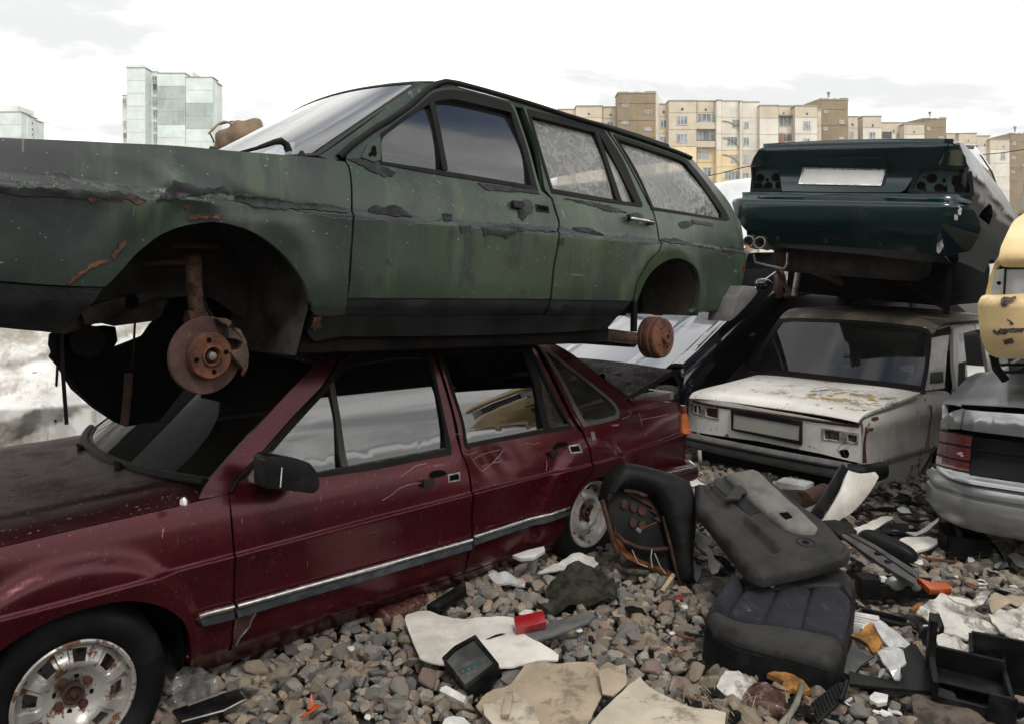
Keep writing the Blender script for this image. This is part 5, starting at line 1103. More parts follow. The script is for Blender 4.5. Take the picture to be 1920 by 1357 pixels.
T.pan('bumper_side', 'side', [(1806, 390), (1830, 407), (1873, 441), (1862, 465), (1848, 491), (1837, 517), (1808, 508), (1790, 490), (1795, 440)], TEALS, sm=0, step=.04, thick=.04, lift=.03)
for q in ([(1793, 388), (1800, 392), (1797, 404), (1792, 402)], [(1757, 455), (1766, 448), (1768, 462), (1760, 474), (1756, 470)], [(1786, 402), (1793, 404), (1791, 414), (1786, 412)]):
    T.pan('scraped_patch', 'rear', q, m_plain('scraped_plastic', (.42, .42, .40), .8, var=.6, scale=40), sm=0, step=0, thick=0, lift=.023, parent=tb)
T.pan('valance', 'rear', [(1450, 455), (1600, 464), (1756, 478), (1770, 482), (1790, 500), (1700, 492), (1600, 480), (1462, 468)], m_plain('black_valance', (.012, .015, .016), .35, var=.3), sm=0, step=.05, thick=.02, lift=-.03)
for x_, y_ in ((1460, 446), (1549, 450), (1651, 457)): T.pan('clip', 'rear', [(x_ - 3, y_ - 4), (x_ + 3, y_ - 4), (x_ + 4, y_ + 4), (x_ - 3, y_ + 4)], TEALD, sm=0, step=0, thick=.01, lift=.03, parent=tb)
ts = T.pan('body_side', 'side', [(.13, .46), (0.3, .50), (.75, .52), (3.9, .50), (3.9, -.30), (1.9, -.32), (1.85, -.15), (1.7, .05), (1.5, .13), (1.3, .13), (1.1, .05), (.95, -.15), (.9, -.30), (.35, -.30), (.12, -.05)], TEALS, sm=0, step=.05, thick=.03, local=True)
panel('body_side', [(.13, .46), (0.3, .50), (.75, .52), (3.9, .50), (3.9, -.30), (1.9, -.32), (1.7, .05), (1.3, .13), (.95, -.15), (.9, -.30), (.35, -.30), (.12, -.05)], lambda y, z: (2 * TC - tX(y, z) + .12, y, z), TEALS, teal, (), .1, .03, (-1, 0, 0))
def tcab(y, z): return tX(y, .56) - .32 * max(0, z - .55)
panel('roof_pillar', [(.85, .53), (1.5, .62), (1.9, .71), (2.3, .745), (3.6, .70), (3.9, .50)], lambda y, z: (tcab(y, z), y, z), TEAL, teal, [[(1.75, .545), (1.95, .62), (2.2, .68), (2.5, .70), (3.5, .665), (3.7, .54)]], .06, .03, (1, 0, 0))
panel('side_window', [(1.73, .54), (1.94, .63), (2.2, .69), (2.5, .71), (3.52, .675), (3.72, .53)], lambda y, z: (tcab(y, z) - .008, y, z), GLASSD, teal, (), .2, 0, (1, 0, 0))
panel('roof_pillar', [(.85, .53), (1.5, .62), (1.9, .71), (2.3, .745), (3.6, .70), (3.9, .50), (3.6, .54), (1.75, .54)], lambda y, z: (2 * TC - tcab(y, z), y, z), TEAL, teal, (), .1, .03, (-1, 0, 0))
panel('roof', [(0, 2.1), (1, 2.1), (1, 3.6), (0, 3.6)], lambda t, y: (tcab(y, .73) + (2 * TC - 2 * tcab(y, .73)) * t, y, .745 - .03 * (y - 2.1) + .02 * max(0., 1 - (2 * t - 1) ** 2)), TEAL, teal, (), .15, .03, (0, 0, 1))
panel('boot_deck', [(0, .05), (1, .05), (1, .92), (0, .92)], lambda t, y: (tX(y, .5) - .01 + (2 * TC - 2 * tX(y, .5) + .14) * t, y, .490 + .03 * (y - .05) + .015 * max(0., 1 - (2 * t - 1) ** 2)), TEAL, teal, (), .1, .03, (0, 0, 1))
panel('window_frame', [(0, 0), (1, 0), (1, 1), (0, 1)], lambda t, u: (tcab(.9 + 1.2 * u, .53 + .20 * u) - .01 + (2 * TC - 2 * tcab(.9 + 1.2 * u, .53 + .20 * u) + .02) * t, .9 + 1.2 * u, .535 + .205 * u), RUSTD, teal, [[(.06, .06), (.94, .06), (.92, .94), (.08, .94)]], .2, .03, (0, -1, 1))
tank = box('fuel_tank', (TC - .62, .34, -.58), (TC + .56, 1.05, -.22), m_plain('dusty_tank', (.030, .024, .020), .85, var=.5, scale=4, dust=.6, dustcol=(.055, .045, .037), spec=.1), teal, .15, seg=5)
tube('tank_boss', [(TC - .02, .62, -.553), (TC - .02, .62, -.560)], .09, UNDER, tank, 24)
box('underbody', (TC - .74, .5, -.34), (TC + .74, 3.6, -.2), UNDER, teal, .04)
box('rear_subframe', (TC - .74, 1.15, -.78), (TC + .72, 3.4, -.3), BLACKSHADE, teal, .10)
box('light_block', (TC - .72, .5, -.3), (TC + .72, 3.6, .36), BLACKSHADE, teal, .04)  # black box added inside so no light shows through the arch
box('boot_floor', (TC - .76, .1, -.30), (TC + .76, .5, .3), BLACKSHADE, teal, .04)
mf = tube('silencer', [(2 * TC + .25, .12, -.30), (2 * TC + .25, .55, -.33)], [.10, .10], m_plain('rusty_silencer', (.05, .035, .028), .7, .3, var=.5, scale=12), teal, 16, flat=((0, 0, 1), .8))
for (px, py) in ((1424, 455), (1403, 453)):
    e0 = T.fr.hit(px, py, 1, -.03)
    lathe('tail_pipe', [(.028, -.18), (.046, -.16), (.048, -.01), (.050, .0), (.044, .0), (.042, -.02), (.04, -.15), (.0, -.15)], STEEL, mf, 24, wheel_M(e0, (-.10, -1, .1)))
e1 = T.fr.hit(1509, 499, 1, .7); e2 = T.fr.hit(1560, 520, 1, 1.0); e3 = T.fr.hit(1640, 562, 1, 1.8)
tube('exhaust_pipe', [(2 * TC + .3, .55, -.36), e1, e2, e3], [.05, .05, .038, .038], m_rust('pipe_rust', (.05, .03, .022), (.13, .09, .07)), teal, 12)
hp = [T.fr.hit(x, y, 1, .2) for x, y in ((1414, 478), (1416, 492), (1440, 498), (1470, 504), (1476, 495), (1477, 474))]
tube('exhaust_hanger', hp, .011, STEEL, teal, 8)
bd_ = T.fr.hit(1461, 533, 1, 1.30); wm_ = wheel_M(bd_, (-1, -.35, 0))
lathe('brake_disc', [(.0, -.06), (.06, -.06), (.14, -.03), (.145, .0), (.145, .02), (.10, .022), (.08, .05), (.0, .05)], m_rust('coupe_disc_rust', (.04, .02, .015), (.13, .07, .05)), teal, 40, wm_)
tube('shock_absorber', [T.fr.hit(1499, 503, 1, 1.1), T.fr.hit(1489, 555, 1, 1.1)], [.034, .030], STEEL, teal, 12)
tube('control_arm', [T.fr.hit(1470, 556, 1, 1.2), T.fr.hit(1500, 552, 1, 1.2), T.fr.hit(1570, 536, 1, 1.3)], .024, RUSTD, teal, 8)
tube('control_arm', [T.fr.hit(1456, 505, 1, 1.1), T.fr.hit(1468, 530, 1, 1.1), T.fr.hit(1490, 556, 1, 1.1)], .020, RUSTD, teal, 8)
tube('shock_absorber', [T.fr.hit(1778, 505, 1, .9), T.fr.hit(1774, 590, 1, .9)], [.03, .026], UNDER, teal, 12)
tube('control_arm', [T.fr.hit(1700, 530, 1, 1.0), T.fr.hit(1774, 580, 1, 1.0)], .02, UNDER, teal, 8)
tube('control_arm', [T.fr.hit(1720, 522, 1, 1.0), T.fr.hit(1800, 560, 1, 1.0)], .02, UNDER, teal, 8)
# ---- silver saloon at the right edge
SILV = m_paint('silver_paint', (.36, .37, .37), .28, .5, .65, .25, (.20, .19, .17), 0., .35, .012)
SF = pix_frame(1740, 890, 4.2, -40)
silver = empty('sedan', SF.M); tag(silver, 'silver saloon with red tail lights and dented boot, under the yellow car at the right', 'car', 'scrapped cars in the yard')
SWD = 1.62; SC = .81
sprof = spline1([(-.34, .10), (-.24, .03), (-.10, -.03), (-.03, -.04), (.0, -.035), (.02, .0), (.05, .03), (.24, .04), (.30, .03), (.36, .055), (.42, .12)])
def sR(x, z):
    v = sprof(z) + .035 * ((x - SC) / SC) ** 2
    if x < .22: v += .20 * ((.22 - x) / .22) ** 2.2
    if x > SWD - .22: v += .20 * ((x - SWD + .22) / .22) ** 2.2
    return v
def sRd(x, z):
    v = sR(x, z); w = math.exp(-((z - .33) / .05) ** 2)
    return v + .018 * w * (noise.noise(Vector((x * 9, z * 8, 3))) + .6 * noise.noise(Vector((x * 22, z * 14, 5))))
def sT(x, y): return .375 + .10 * min(1, max(0, (y - .05) / .9)) + .022 * (1 - ((x - SC) / SC) ** 2) + .003 * noise.noise(Vector((x * 5, y * 5, 1)))
S = Body(SF, silver, rear=(1, sRd, .05, (0, -1, 0)), top=(2, sT, .4, (0, 0, 1)))
def ext(p, x, y): return p
S.pan('rear_wing', 'rear', [(1764, 787), (1772, 778), (1788, 770), (1805, 765), (1803, 785), (1800, 804), (1764, 801)], SILV, sm=0, step=.03, thick=.03)
sl_ = panel('boot_lid', S.poly('rear', [(1803, 804), (1806, 785), (1809, 767)]) + [(SWD - .16, .40), (SWD - .14, .25)], S.lift3('rear'), SILV, silver, (), .02, .03, (0, -1, 0))
sl_['label'] = 'dented silver boot lid'
panel('boot_deck', [(.14, .10), (SWD - .14, .10), (SWD - .16, 1.05), (.16, 1.05)], lambda x, y: (x, y, sT(x, y) + .002), SILV, silver, (), .04, .004, (0, 0, 1))
for s_ in (0, 1): panel('wing_top', [(.03, .20), (.135, .12), (.155, 1.2), (.03, 1.2)], (lambda s_: lambda x, y: ((SWD - x) if s_ else x, y, sT(.15, y) - .02 - .45 * max(0, .10 - x) ** 1.2 + .004))(s_), SILV, silver, (), .05, .004, (0, 0, 1))
tlens = m_lens('dark_red_lens', (.13, .006, .007), .1)
t0 = S.pan('tail_light', 'rear', [(1764, 805), (1790, 810), (1824, 817), (1822, 850), (1819, 887), (1790, 881), (1756, 872), (1759, 840)], PLASTIC, sm=0, step=.04, thick=.03, lift=.004)
for q, m_ in (([(1766, 807), (1794, 812), (1823, 819), (1822, 836), (1792, 831), (1763, 825)], tlens), ([(1763, 829), (1792, 835), (1821, 841), (1820, 863), (1790, 858), (1760, 849)], tlens), ([(1770, 856), (1790, 861), (1819, 867), (1818, 885), (1790, 879), (1769, 873)], tlens), ([(1759, 853), (1769, 856), (1768, 873), (1757, 870)], m_lens('clear_lens', (.35, .33, .31)))):
    S.pan('lens', 'rear', q, m_, sm=0, step=.05, thick=.01, lift=.010, parent=t0)
for q in ([(1797, 848), (1806, 846), (1809, 850), (1800, 852)], [(1803, 851), (1810, 852), (1809, 856), (1804, 854)]): S.pan('chip', 'rear', q, m_plain('chipped_lens', (.7, .55, .53), .6), sm=0, step=0, thick=0, lift=.0125, parent=t0)
xk = S.poly('rear', [(1826, 819), (1819, 890)])
gp_ = panel('garnish', [xk[0], (SWD - .30, xk[0][1] - .0), (SWD - .30, xk[1][1]), xk[1]], S.lift3('rear'), m_plain('black_garnish', (.007, .007, .008), .35, var=.3, dust=.3, dustcol=(.014, .014, .013), spec=.08), silver, (), .1, .02, (0, -1, 0), (), None, .008)
for k in (.30, .66, .74): panel('ridge', [(xk[0][0] + .01, xk[0][1] + (xk[1][1] - xk[0][1]) * k), (SWD - .31, xk[0][1] + (xk[1][1] - xk[0][1]) * k), (SWD - .31, xk[0][1] + (xk[1][1] - xk[0][1]) * (k + .025)), (xk[0][0] + .01, xk[0][1] + (xk[1][1] - xk[0][1]) * (k + .025))], S.lift3('rear'), PLASTIC, gp_, (), .1, .01, (0, -1, 0), (), None, .013)
box('tail_light', (SWD - .29, .03, .04), (SWD - .05, .09, .25), tlens, silver, .01)
panel('sill_panel', [(.0, .03), (SWD, .03), (SWD, -.01), (.0, -.01)], S.lift3('rear'), SILV, silver, (), .06, .03, (0, -1, 0), (), None, .002)
def barc(off, z):
    return [(x, sR(x, z) - off, z) for x in [.0, .02, .05, .09, .14, .2, .3, .5, .8, 1.1, 1.4, 1.55, SWD]]
bz = [( -.015, .03), (-.02, .075), (-.05, .085), (-.058, .080), (-.066, .070), (-.074, .082), (-.085, .085), (-.15, .075), (-.22, .045), (-.27, .0)]
bm = bmesh.new(); rows = []
bz2 = [(-.02, .035), (-.03, .058), (-.05, .066), (-.072, .064), (-.080, .050), (-.090, .050), (-.098, .064), (-.13, .068), (-.18, .062), (-.235, .040), (-.27, .0)]
for (z, off) in [(-.012, .025)] + bz2:
    row = []
    for x in [-.02, .0, .03, .06, .1, .15, .22, .35, .55, .8, 1.1, 1.4, 1.55, SWD]:
        y0 = .02 + .035 * ((x - SC) / SC) ** 2 + (.34 * ((.25 - x) / .31) ** 2.3 if x < .25 else 0)
        row.append(bm.verts.new((x - off * (.7 if x < .1 else 0), y0 - off * (1 if x > .0 else .5), z)))
    rows.append(row)
for a, b in zip(rows, rows[1:]):
    for k in range(len(a) - 1): bm.faces.new((a[k], a[k + 1], b[k + 1], b[k]))
bmesh.ops.recalc_face_normals(bm, faces=bm.faces[:])
from_bm('rear_bumper', bm, SILV, silver, True, 42)
box('body_core', (.06, .14, -.30), (SWD - .06, 3.6, .34), BLACKSHADE, silver, .05)
panel('body_side', [(.25, -.3), (4.2, -.3), (4.2, .40), (.25, .36)], lambda y, z: (.02, y, z), SILV, silver, (), .3, .03, (-1, 0, 0))
panel('body_side', [(.25, -.3), (4.2, -.3), (4.2, .40), (.25, .36)], lambda y, z: (SWD - .02, y, z), SILV, silver, (), .3, .03, (1, 0, 0))
panel('rear_window', [(.14, .48), (SWD - .14, .48), (SWD - .24, .86), (.24, .86)], lambda x, z: (x, 1.05 + 1.2 * (z - .48), z), GLASSD, silver, (), .3, 0, (0, -1, 1))
panel('roof', [(.2, 1.5), (SWD - .2, 1.5), (SWD - .2, 2.8), (.2, 2.8)], lambda x, y: (x, y, .87), SILV, silver, (), .3, .03, (0, 0, 1))
# ---- yellow car, front corner, on the silver one
YEL = m_paint('cream_yellow_paint', (.74, .54, .26), .34, .3, 0., .35, (.45, .33, .18), .1, .4, .015)
YF = pix_frame(1845, 580, 4.1, -33)
yellow = empty('hatchback', YF.M); tag(yellow, 'pale yellow car front with scuffed bumper and square headlight, above the silver saloon', 'car', 'scrapped cars in the yard')
YW = 1.6; YC = .8
yprof = spline1([(-.26, .06), (-.20, .0), (-.10, -.04), (.02, -.04), (.05, .03), (.07, .06), (.22, .07), (.26, .04), (.34, .10), (.44, .28)])
def yR(x, z):
    v = yprof(z) + .05 * ((x - YC) / YC) ** 2
    if x < .2: v += .07 * ((.2 - x) / .2) ** 2
    return v
Y = Body(YF, yellow, front=(1, yR, .05, (0, -1, 0)))
Y.pan('front_wing', 'front', [(1845, 562), (1853, 530), (1862, 502), (1870, 485), (1878, 470), (1881, 478), (1878, 494), (1871, 502), (1866, 508), (1860, 535), (1856, 562)], YEL, sm=2, step=.02, thick=.03)
def ywide(left): return left + [(YW - x, z) for x, z in reversed(left)]
Y.pan('front_panel', 'front', [(1852, 562), (1862, 510), (1868, 490), (1925, 488), (1925, 562)], BLACKSHADE, sm=0, step=.05, thick=0, lift=-.04)
hl = Y.pan('indicator', 'front', [(1857, 560), (1860, 530), (1868, 506), (1885, 504), (1883, 530), (1879, 560)], m_lens('clear_indicator', (.55, .53, .48), .08), sm=0, step=.03, thick=.03, lift=.0)
hole_disc('lamp_hole', Y.pt('front', 1873, 531, .004), (-.2, -1, 0), .010, BLACKSHADE, hl)
hk = Y.poly('front', [(1887, 504), (1884, 560)])
hl2 = panel('headlight', [hk[0], (hk[0][0] + .26, hk[0][1] + .0), (hk[0][0] + .26, hk[1][1] + .0), hk[1]], Y.lift3('front'), m_lens('ribbed_headlight_glass', (.42, .42, .40), .12), yellow, (), .03, .03, (0, -1, 0), (), None, .006)
panel('headlight_rim', [(hk[0][0] - .004, hk[0][1] + .006), (hk[0][0] + .266, hk[0][1] + .006), (hk[0][0] + .266, hk[1][1] - .006), (hk[1][0] - .004, hk[1][1] - .006)], Y.lift3('front'), PLASTIC, hl2, [[(hk[0][0] + .004, hk[0][1] - .004), (hk[0][0] + .256, hk[0][1] - .004), (hk[0][0] + .256, hk[1][1] + .004), (hk[1][0] + .004, hk[1][1] + .004)]], .05, .02, (0, -1, 0), (), None, .012)
panel('grille', [(hk[0][0] + .28, hk[0][1]), (YW - hk[0][0] - .28, hk[0][1]), (YW - hk[0][0] - .28, hk[1][1]), (hk[0][0] + .28, hk[1][1])], Y.lift3('front'), PLASTIC, yellow, (), .1, .03, (0, -1, 0))
box('headlight', (YW - .36, .1, .06), (YW - .12, .16, .22), m_lens('far_headlight_glass', (.42, .42, .40), .12), yellow, .01)
yl = smooth_poly(Y.poly('front', [(1925, 497), (1890, 496.5), (1880, 494.5), (1877, 488), (1879, 470), (1885, 455), (1893, 437), (1903, 420), (1926, 402)]), False, 3)
yl = [yl[0]] + yl[1:]
hz1 = yl[-1][1]
yh_ = panel('bonnet', ywide([p for p in yl] + [(yl[-1][0] + .10, hz1 + .03)]), Y.lift3('front'), YEL, yellow, (), .03, .03, (0, -1, 0), (), None, .02)
panel('bonnet_top', [(.2, .0), (YW - .2, .0), (YW - .15, .9), (.15, .9)], lambda x, u: (x, yR(x, hz1) + u, hz1 + .03 + .06 * u), YEL, yellow, (), .1, .02, (0, 0, 1))
ybl = smooth_poly(Y.poly('front', [(1925, 560), (1886, 562), (1852, 563), (1844, 565), (1841, 572), (1843, 600), (1847, 630), (1853, 648), (1862, 658), (1880, 664), (1925, 664)]), False, 3)
yb = panel('front_bumper', ywide(ybl), Y.lift3('front'), YEL, yellow, (), .03, .08, (0, -1, 0), (), None, .03)
tube('bumper_line', [Y.pt('front', x, y, .031) for x, y in ((1850, 640), (1862, 646), (1880, 648), (1900, 646), (1922, 643))], .003, PLASTIC, yb, 6)
for q in ([(1868, 619), (1885, 617), (1905, 614), (1923, 615), (1923, 620), (1900, 622), (1885, 625), (1870, 624)], [(1893, 598), (1899, 600), (1905, 608), (1900, 608), (1896, 604)], [(1884, 633), (1900, 630), (1906, 636), (1892, 641)], [(1880, 570), (1905, 567), (1908, 572), (1886, 575)]):
    panel('scuff', jag(Y.poly('front', q), .006, 6, q[0][0]), Y.lift3('front'), m_plain('bumper_scuff', (.07, .06, .05), .8, var=.6, scale=60), yb, (), .02, 0, (0, -1, 0), (), None, .033)
box('body_core', (.08, .22, -.22), (YW - .08, 2.6, .26), BLACKSHADE, yellow, .04)
for s_ in (0, 1): panel('body_side', [(.30, -.24), (3.4, -.24), (3.4, .46), (1.2, .44), (.30, .30)], (lambda s_: lambda y, z: (YW - .10 if s_ else .10, y, z))(s_), YEL, yellow, (), .15, .03, (1 if s_ else -1, 0, 0))
panel('windscreen', [(.12, .5), (YW - .12, .5), (YW - .22, .95), (.22, .95)], lambda x, z: (x, 1.15 + 1.3 * (z - .5), z), GLASSD, yellow, (), .3, 0, (0, -1, 1))
panel('roof', [(.2, 1.7), (YW - .2, 1.7), (YW - .2, 3.2), (.2, 3.2)], lambda x, y: (x, y, .97), YEL, yellow, (), .3, .03, (0, 0, 1))
for k in range(9):
    p = Y.fr.hit(1868 + (k % 3) * 17, 672 + (k // 3) * 14, 1, .30 + .05 * (k % 2)); box('cooling_fin', (p.x, p.y, p.z), (p.x + .05, p.y + .06, p.z + .012), PLASTIC, yellow, .003)
tube('radiator_hose', [Y.fr.hit(1862, 664, 1, .2), Y.fr.hit(1868, 690, 1, .22), Y.fr.hit(1885, 712, 1, .25)], .022, RUBBER, yellow, 10)
# ---- dark blue car between the red and the white ones
NAVY = m_paint('black_blue_paint', (.006, .008, .014), .10, .9, .2, .10, (.06, .065, .07), 0., .15, .012)
NAVB = m_paint('dark_blue_bonnet_paint', (.005, .014, .036), .06, .6, .3, .03, (.06, .065, .07), 0., .0, .010)
BF = pix_frame(1281, 735, 6.6, -36, 0, 16)
navy = empty('hatchback', BF.M); tag(navy, 'blue black car tipped nose down behind the red boot lid with one clear headlight', 'car', 'scrapped cars in the yard')
def bT(x, y): return .16 + .035 * (1 - ((x + .9) / .72) ** 2) + .014 * math.exp(-((x + .48) / .03) ** 2) + .014 * math.exp(-((x + 1.32) / .03) ** 2) + .01 * noise.noise(Vector((x * 1.5, y * 1.2, 2)))
def bX(y, z): return .0 + .03 * math.exp(-((z - .05) / .12) ** 2) - .25 * max(0, min(.3, z - .15)) - .30 * max(0, .14 - z)
bN = lambda x, z: .04 + .14 * abs((x + .9) / .9) ** 3
B = Body(BF, navy, top=(2, bT, .15, (0, 0, 1)), side=(0, bX, .0, (1, 0, 0)), front=(1, bN, .05, (0, -1, 0)))
B.pan('bonnet', 'top', [(-.19, .11), (-.205, 1.74), (-1.60, 1.74), (-1.61, .11), (-1.3, .02), (-.9, -.01), (-.5, .02)], NAVB, sm=0, step=.05, thick=.02, local=True)
B.pan('front_wing', 'side', [(.02, -.28), (.0, .02), (.03, .15), (.10, .215), (.48, .246), (1.11, .258), (1.82, .30), (2.44, .30), (3.1, .27), (3.6, .27), (3.6, -.45), (2.3, -.45), (2.15, -.6), (1.9, -.45), (1.75, -.25), (1.55, -.14), (1.3, -.10), (.9, -.10), (.70, -.14), (.55, -.22), (.42, -.40), (.04, -.34)], NAVY, sm=0, step=.05, thick=.03, local=True)
B.pan('arch_void', 'side', [(.35, -.6), (.5, -.1), (1.3, .0), (2.2, -.2), (2.2, -.6)], BLACKSHADE, sm=0, step=.2, thick=0, lift=-.06, local=True)
lp = B.poly('side', [(1407, 628), (1415, 624), (1417, 632), (1409, 636)])
panel('side_repeater', lp, B.lift3('side'), m_lens('repeater_orange', (.6, .10, .02)), navy, (), .0, .01, (1, 0, 0), (), None, .012)
panel('wing_top', [(-.215, .08), (-.225, 1.78), (.0, 1.85), (.0, .06)], lambda x, y: (x, y, .12 + .115 * min(1, max(0, (x + .22) / .12)) + .03 * max(0, y - .4)), NAVY, navy, (), .04, .03, (0, 0, 1))
hp_ = [(1226, 729), (1240, 725), (1261, 724), (1279, 727), (1280, 731), (1276, 736), (1251, 746), (1226, 749)]
hlq = smooth_poly(B.fr.uv(hp_, 1, .0), True, 2); hf = lambda o: lambda x, z: (x, o + .35 * max(0, x + .12) ** 1.1, z)
hb_ = panel('headlight', hlq, hf(.0), m_glass('clear_headlight', (.75, .77, .77), .25, (.4, .4, .38), .4, .7, 20), navy, (), .03, .02, (0, -1, 0))
panel('reflector', hlq, hf(.05), CHROME, hb_, (), .03, 0, (0, -1, 0))
panel('nose', [(-1.80, .12), (.0, .14), (.0, -.34), (-1.80, -.34)], lambda x, z: (x, bN(x, z) + .03, z), NAVY, navy, (), .1, .03, (0, -1, 0))
box('body_core', (-1.72, .22, -.36), (-.10, 3.7, .10), BLACKSHADE, navy, .04)
panel('windscreen', [(0, 0), (1, 0), (1, 1), (0, 1)], lambda t, u: (-.16 - .13 * u - (1.48 - .26 * u) * t, 1.76 + .75 * u - .10 * (1 - (2 * t - 1) ** 2), .20 + .42 * u), GLASSD, navy, (), .2, 0, (0, -1, 1))
panel('roof', [(0, 0), (1, 0), (1, 1), (0, 1)], lambda t, u: (-.29 - 1.22 * t, 2.5 + 1.3 * u, .62 + .03 * (1 - (2 * t - 1) ** 2)), NAVY, navy, (), .2, .03, (0, 0, 1))
for s_ in (0, 1): panel('roof_pillar', [(1.75, .22), (2.47, .62), (3.8, .62), (3.9, .25), (3.6, .25), (3.5, .56), (2.55, .56), (1.95, .25)], (lambda s_: lambda y, z: ((-.13 - .30 * (z - .2)) if not s_ else (-1.67 + .30 * (z - .2)), y, z))(s_), NAVY, navy, (), .2, .03, (-1 if s_ else 1, 0, 0))
panel('left_side', [(.10, -.34), (3.6, -.34), (3.6, .26), (.10, .14)], lambda y, z: (-1.79, y, z), NAVY, navy, (), .3, .03, (-1, 0, 0))
mp = B.fr.hit(1431, 533, 0, .10)
bm = bmesh.new(); bmesh.ops.create_uvsphere(bm, u_segments=16, v_segments=10, radius=1); bm.transform(Matrix.Translation(mp) @ Matrix.Diagonal((.09, .05, .06, 1))); from_bm('door_mirror', bm, NAVY, navy)
# ---- helper for cars of which only a little shows
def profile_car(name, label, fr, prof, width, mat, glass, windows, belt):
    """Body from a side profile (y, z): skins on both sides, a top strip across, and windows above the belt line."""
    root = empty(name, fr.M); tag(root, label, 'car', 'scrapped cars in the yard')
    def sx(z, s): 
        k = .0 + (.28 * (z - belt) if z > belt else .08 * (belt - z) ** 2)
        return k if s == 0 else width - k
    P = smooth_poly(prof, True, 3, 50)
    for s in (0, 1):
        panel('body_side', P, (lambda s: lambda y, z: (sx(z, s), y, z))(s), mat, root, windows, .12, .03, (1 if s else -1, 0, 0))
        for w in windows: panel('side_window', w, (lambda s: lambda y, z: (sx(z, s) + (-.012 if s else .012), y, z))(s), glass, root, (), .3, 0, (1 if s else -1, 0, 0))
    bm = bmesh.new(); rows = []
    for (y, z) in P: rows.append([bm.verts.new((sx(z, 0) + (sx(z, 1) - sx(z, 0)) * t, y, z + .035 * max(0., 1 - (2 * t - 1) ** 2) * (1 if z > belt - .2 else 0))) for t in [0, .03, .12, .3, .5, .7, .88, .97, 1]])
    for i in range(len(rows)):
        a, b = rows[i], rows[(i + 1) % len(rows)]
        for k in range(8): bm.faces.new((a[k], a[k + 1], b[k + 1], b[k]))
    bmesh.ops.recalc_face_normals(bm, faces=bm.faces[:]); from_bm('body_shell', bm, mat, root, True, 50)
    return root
WHT = m_paint('plain_white_paint', (.66, .67, .67), .25, .5, 0., .12, (.4, .38, .35))
hprof = [(-.02, .30), (.0, .62), (.10, .82), (.45, 1.28), (.75, 1.40), (1.9, 1.42), (2.3, 1.32), (2.95, .92), (3.75, .82), (3.85, .60), (3.85, .30), (1.9, .22)]
hw = [[(.38, .90), (.62, 1.28), (1.5, 1.34), (1.5, .90)], [(1.58, .90), (1.58, 1.34), (1.95, 1.33), (2.7, .92)]]
wf = Frame(atd(1340, 338, 14) + Vector((-.5, 0, -1.42)), rad(-50), 0, 0)
profile_car('hatchback', 'white car whose roof shows between the green estate and the teal coupe', wf, hprof, 1.6, WHT, GLASSD, hw, .90)
bf2 = Frame(atd(1340, 338, 14) + Vector((-.5, 0, -2.76)), rad(-50), 0, 0)
profile_car('hatchback', 'dark blue car at the back carrying the white one with the round roof', bf2, [(y_, z_ if z_ > .4 else z_ - 1.1) for y_, z_ in hprof], 1.62, m_plain('near_black_blue_paint', (.004, .005, .008), .7, spec=.05), m_plain('near_black_blue_glass', (.004, .004, .005), .4, spec=.1), hw, .90)  # coloured near-black so the gap below the coupe stays dark
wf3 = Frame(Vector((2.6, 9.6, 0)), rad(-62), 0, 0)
profile_car('hatchback', 'black wreck added to block the bright gap behind the white saloon, below the teal coupe', wf3, hprof, 1.62, m_plain('near_black_paint', (.005, .005, .006), .6, spec=.08), m_plain('near_black_glass', (.004, .004, .005), .4, spec=.1), hw, .90)  # wreck added to hide the bright ground in this gap
# ---- crumpled white car beyond the red bonnet
CRW = m_paint('crumpled_white_paint', (.80, .79, .75), .45, .15, 0., .75, (.22, .17, .11), .5, .4, .03)
CF = pix_frame(0, 808, 4.75, 30)
crw = empty('crushed_car', CF.M); tag(crw, 'crushed white car body with crumpled dirty side, at the left edge beyond the red bonnet', 'car', 'scrapped cars in the yard')
def cS(x, z):
    y = .75 * z
    fold = lambda u, p: abs((u / p) % 1 * 2 - 1)
    y += .05 * noise.noise(Vector((x * 1.3, z * 1.6, 1))) + .055 * fold(x * .9 + z * .7 + .1 * noise.noise(Vector((x, z, 2))), .62) + .04 * fold(-x * .7 + z * 1.5 + .2, .47) + .02 * fold(x * 2 - z * .6, .39)
    y += .05 * math.exp(-((z - .33 - .25 * x) / .05) ** 2)
    if z < .10: y += .9 * (.10 - z)
    return y
panel('crumpled_side', [(-2.0, -.6), (2.3, -.6), (2.3, 1.0), (1.2, 1.15), (.2, 1.2), (-.8, 1.18), (-2.0, 1.1)], lambda x, z: (x, cS(x, z), z), CRW, crw, (), .025, .03, (0, -1, 0))
panel('crushed_top', [(-2.0, .0), (2.3, .0), (2.3, 1.3), (-2.0, 1.3)], lambda x, y: (x, cS(x, 1.1) + y, 1.1 + .05 * noise.noise(Vector((x * 3, y * 3, 5)))), CRW, crw, (), .08, .03, (0, 0, 1))  # top raised out of sight to keep bright sky out of the red windscreen
box('body_core', (-1.95, 1.0, -.6), (2.2, 2.2, 1.0), BLACKSHADE, crw, .04)
for q in ([(108, 600), (109, 660), (106, 720), (104, 790)], [(200, 560), (190, 640), (196, 720), (210, 800)]): tube('panel_seam', [CF.hit(x, y, 1, cS, .4) + Vector((0, -.004, 0)) for x, y in q], .008, BLACKSHADE, crw, 5)
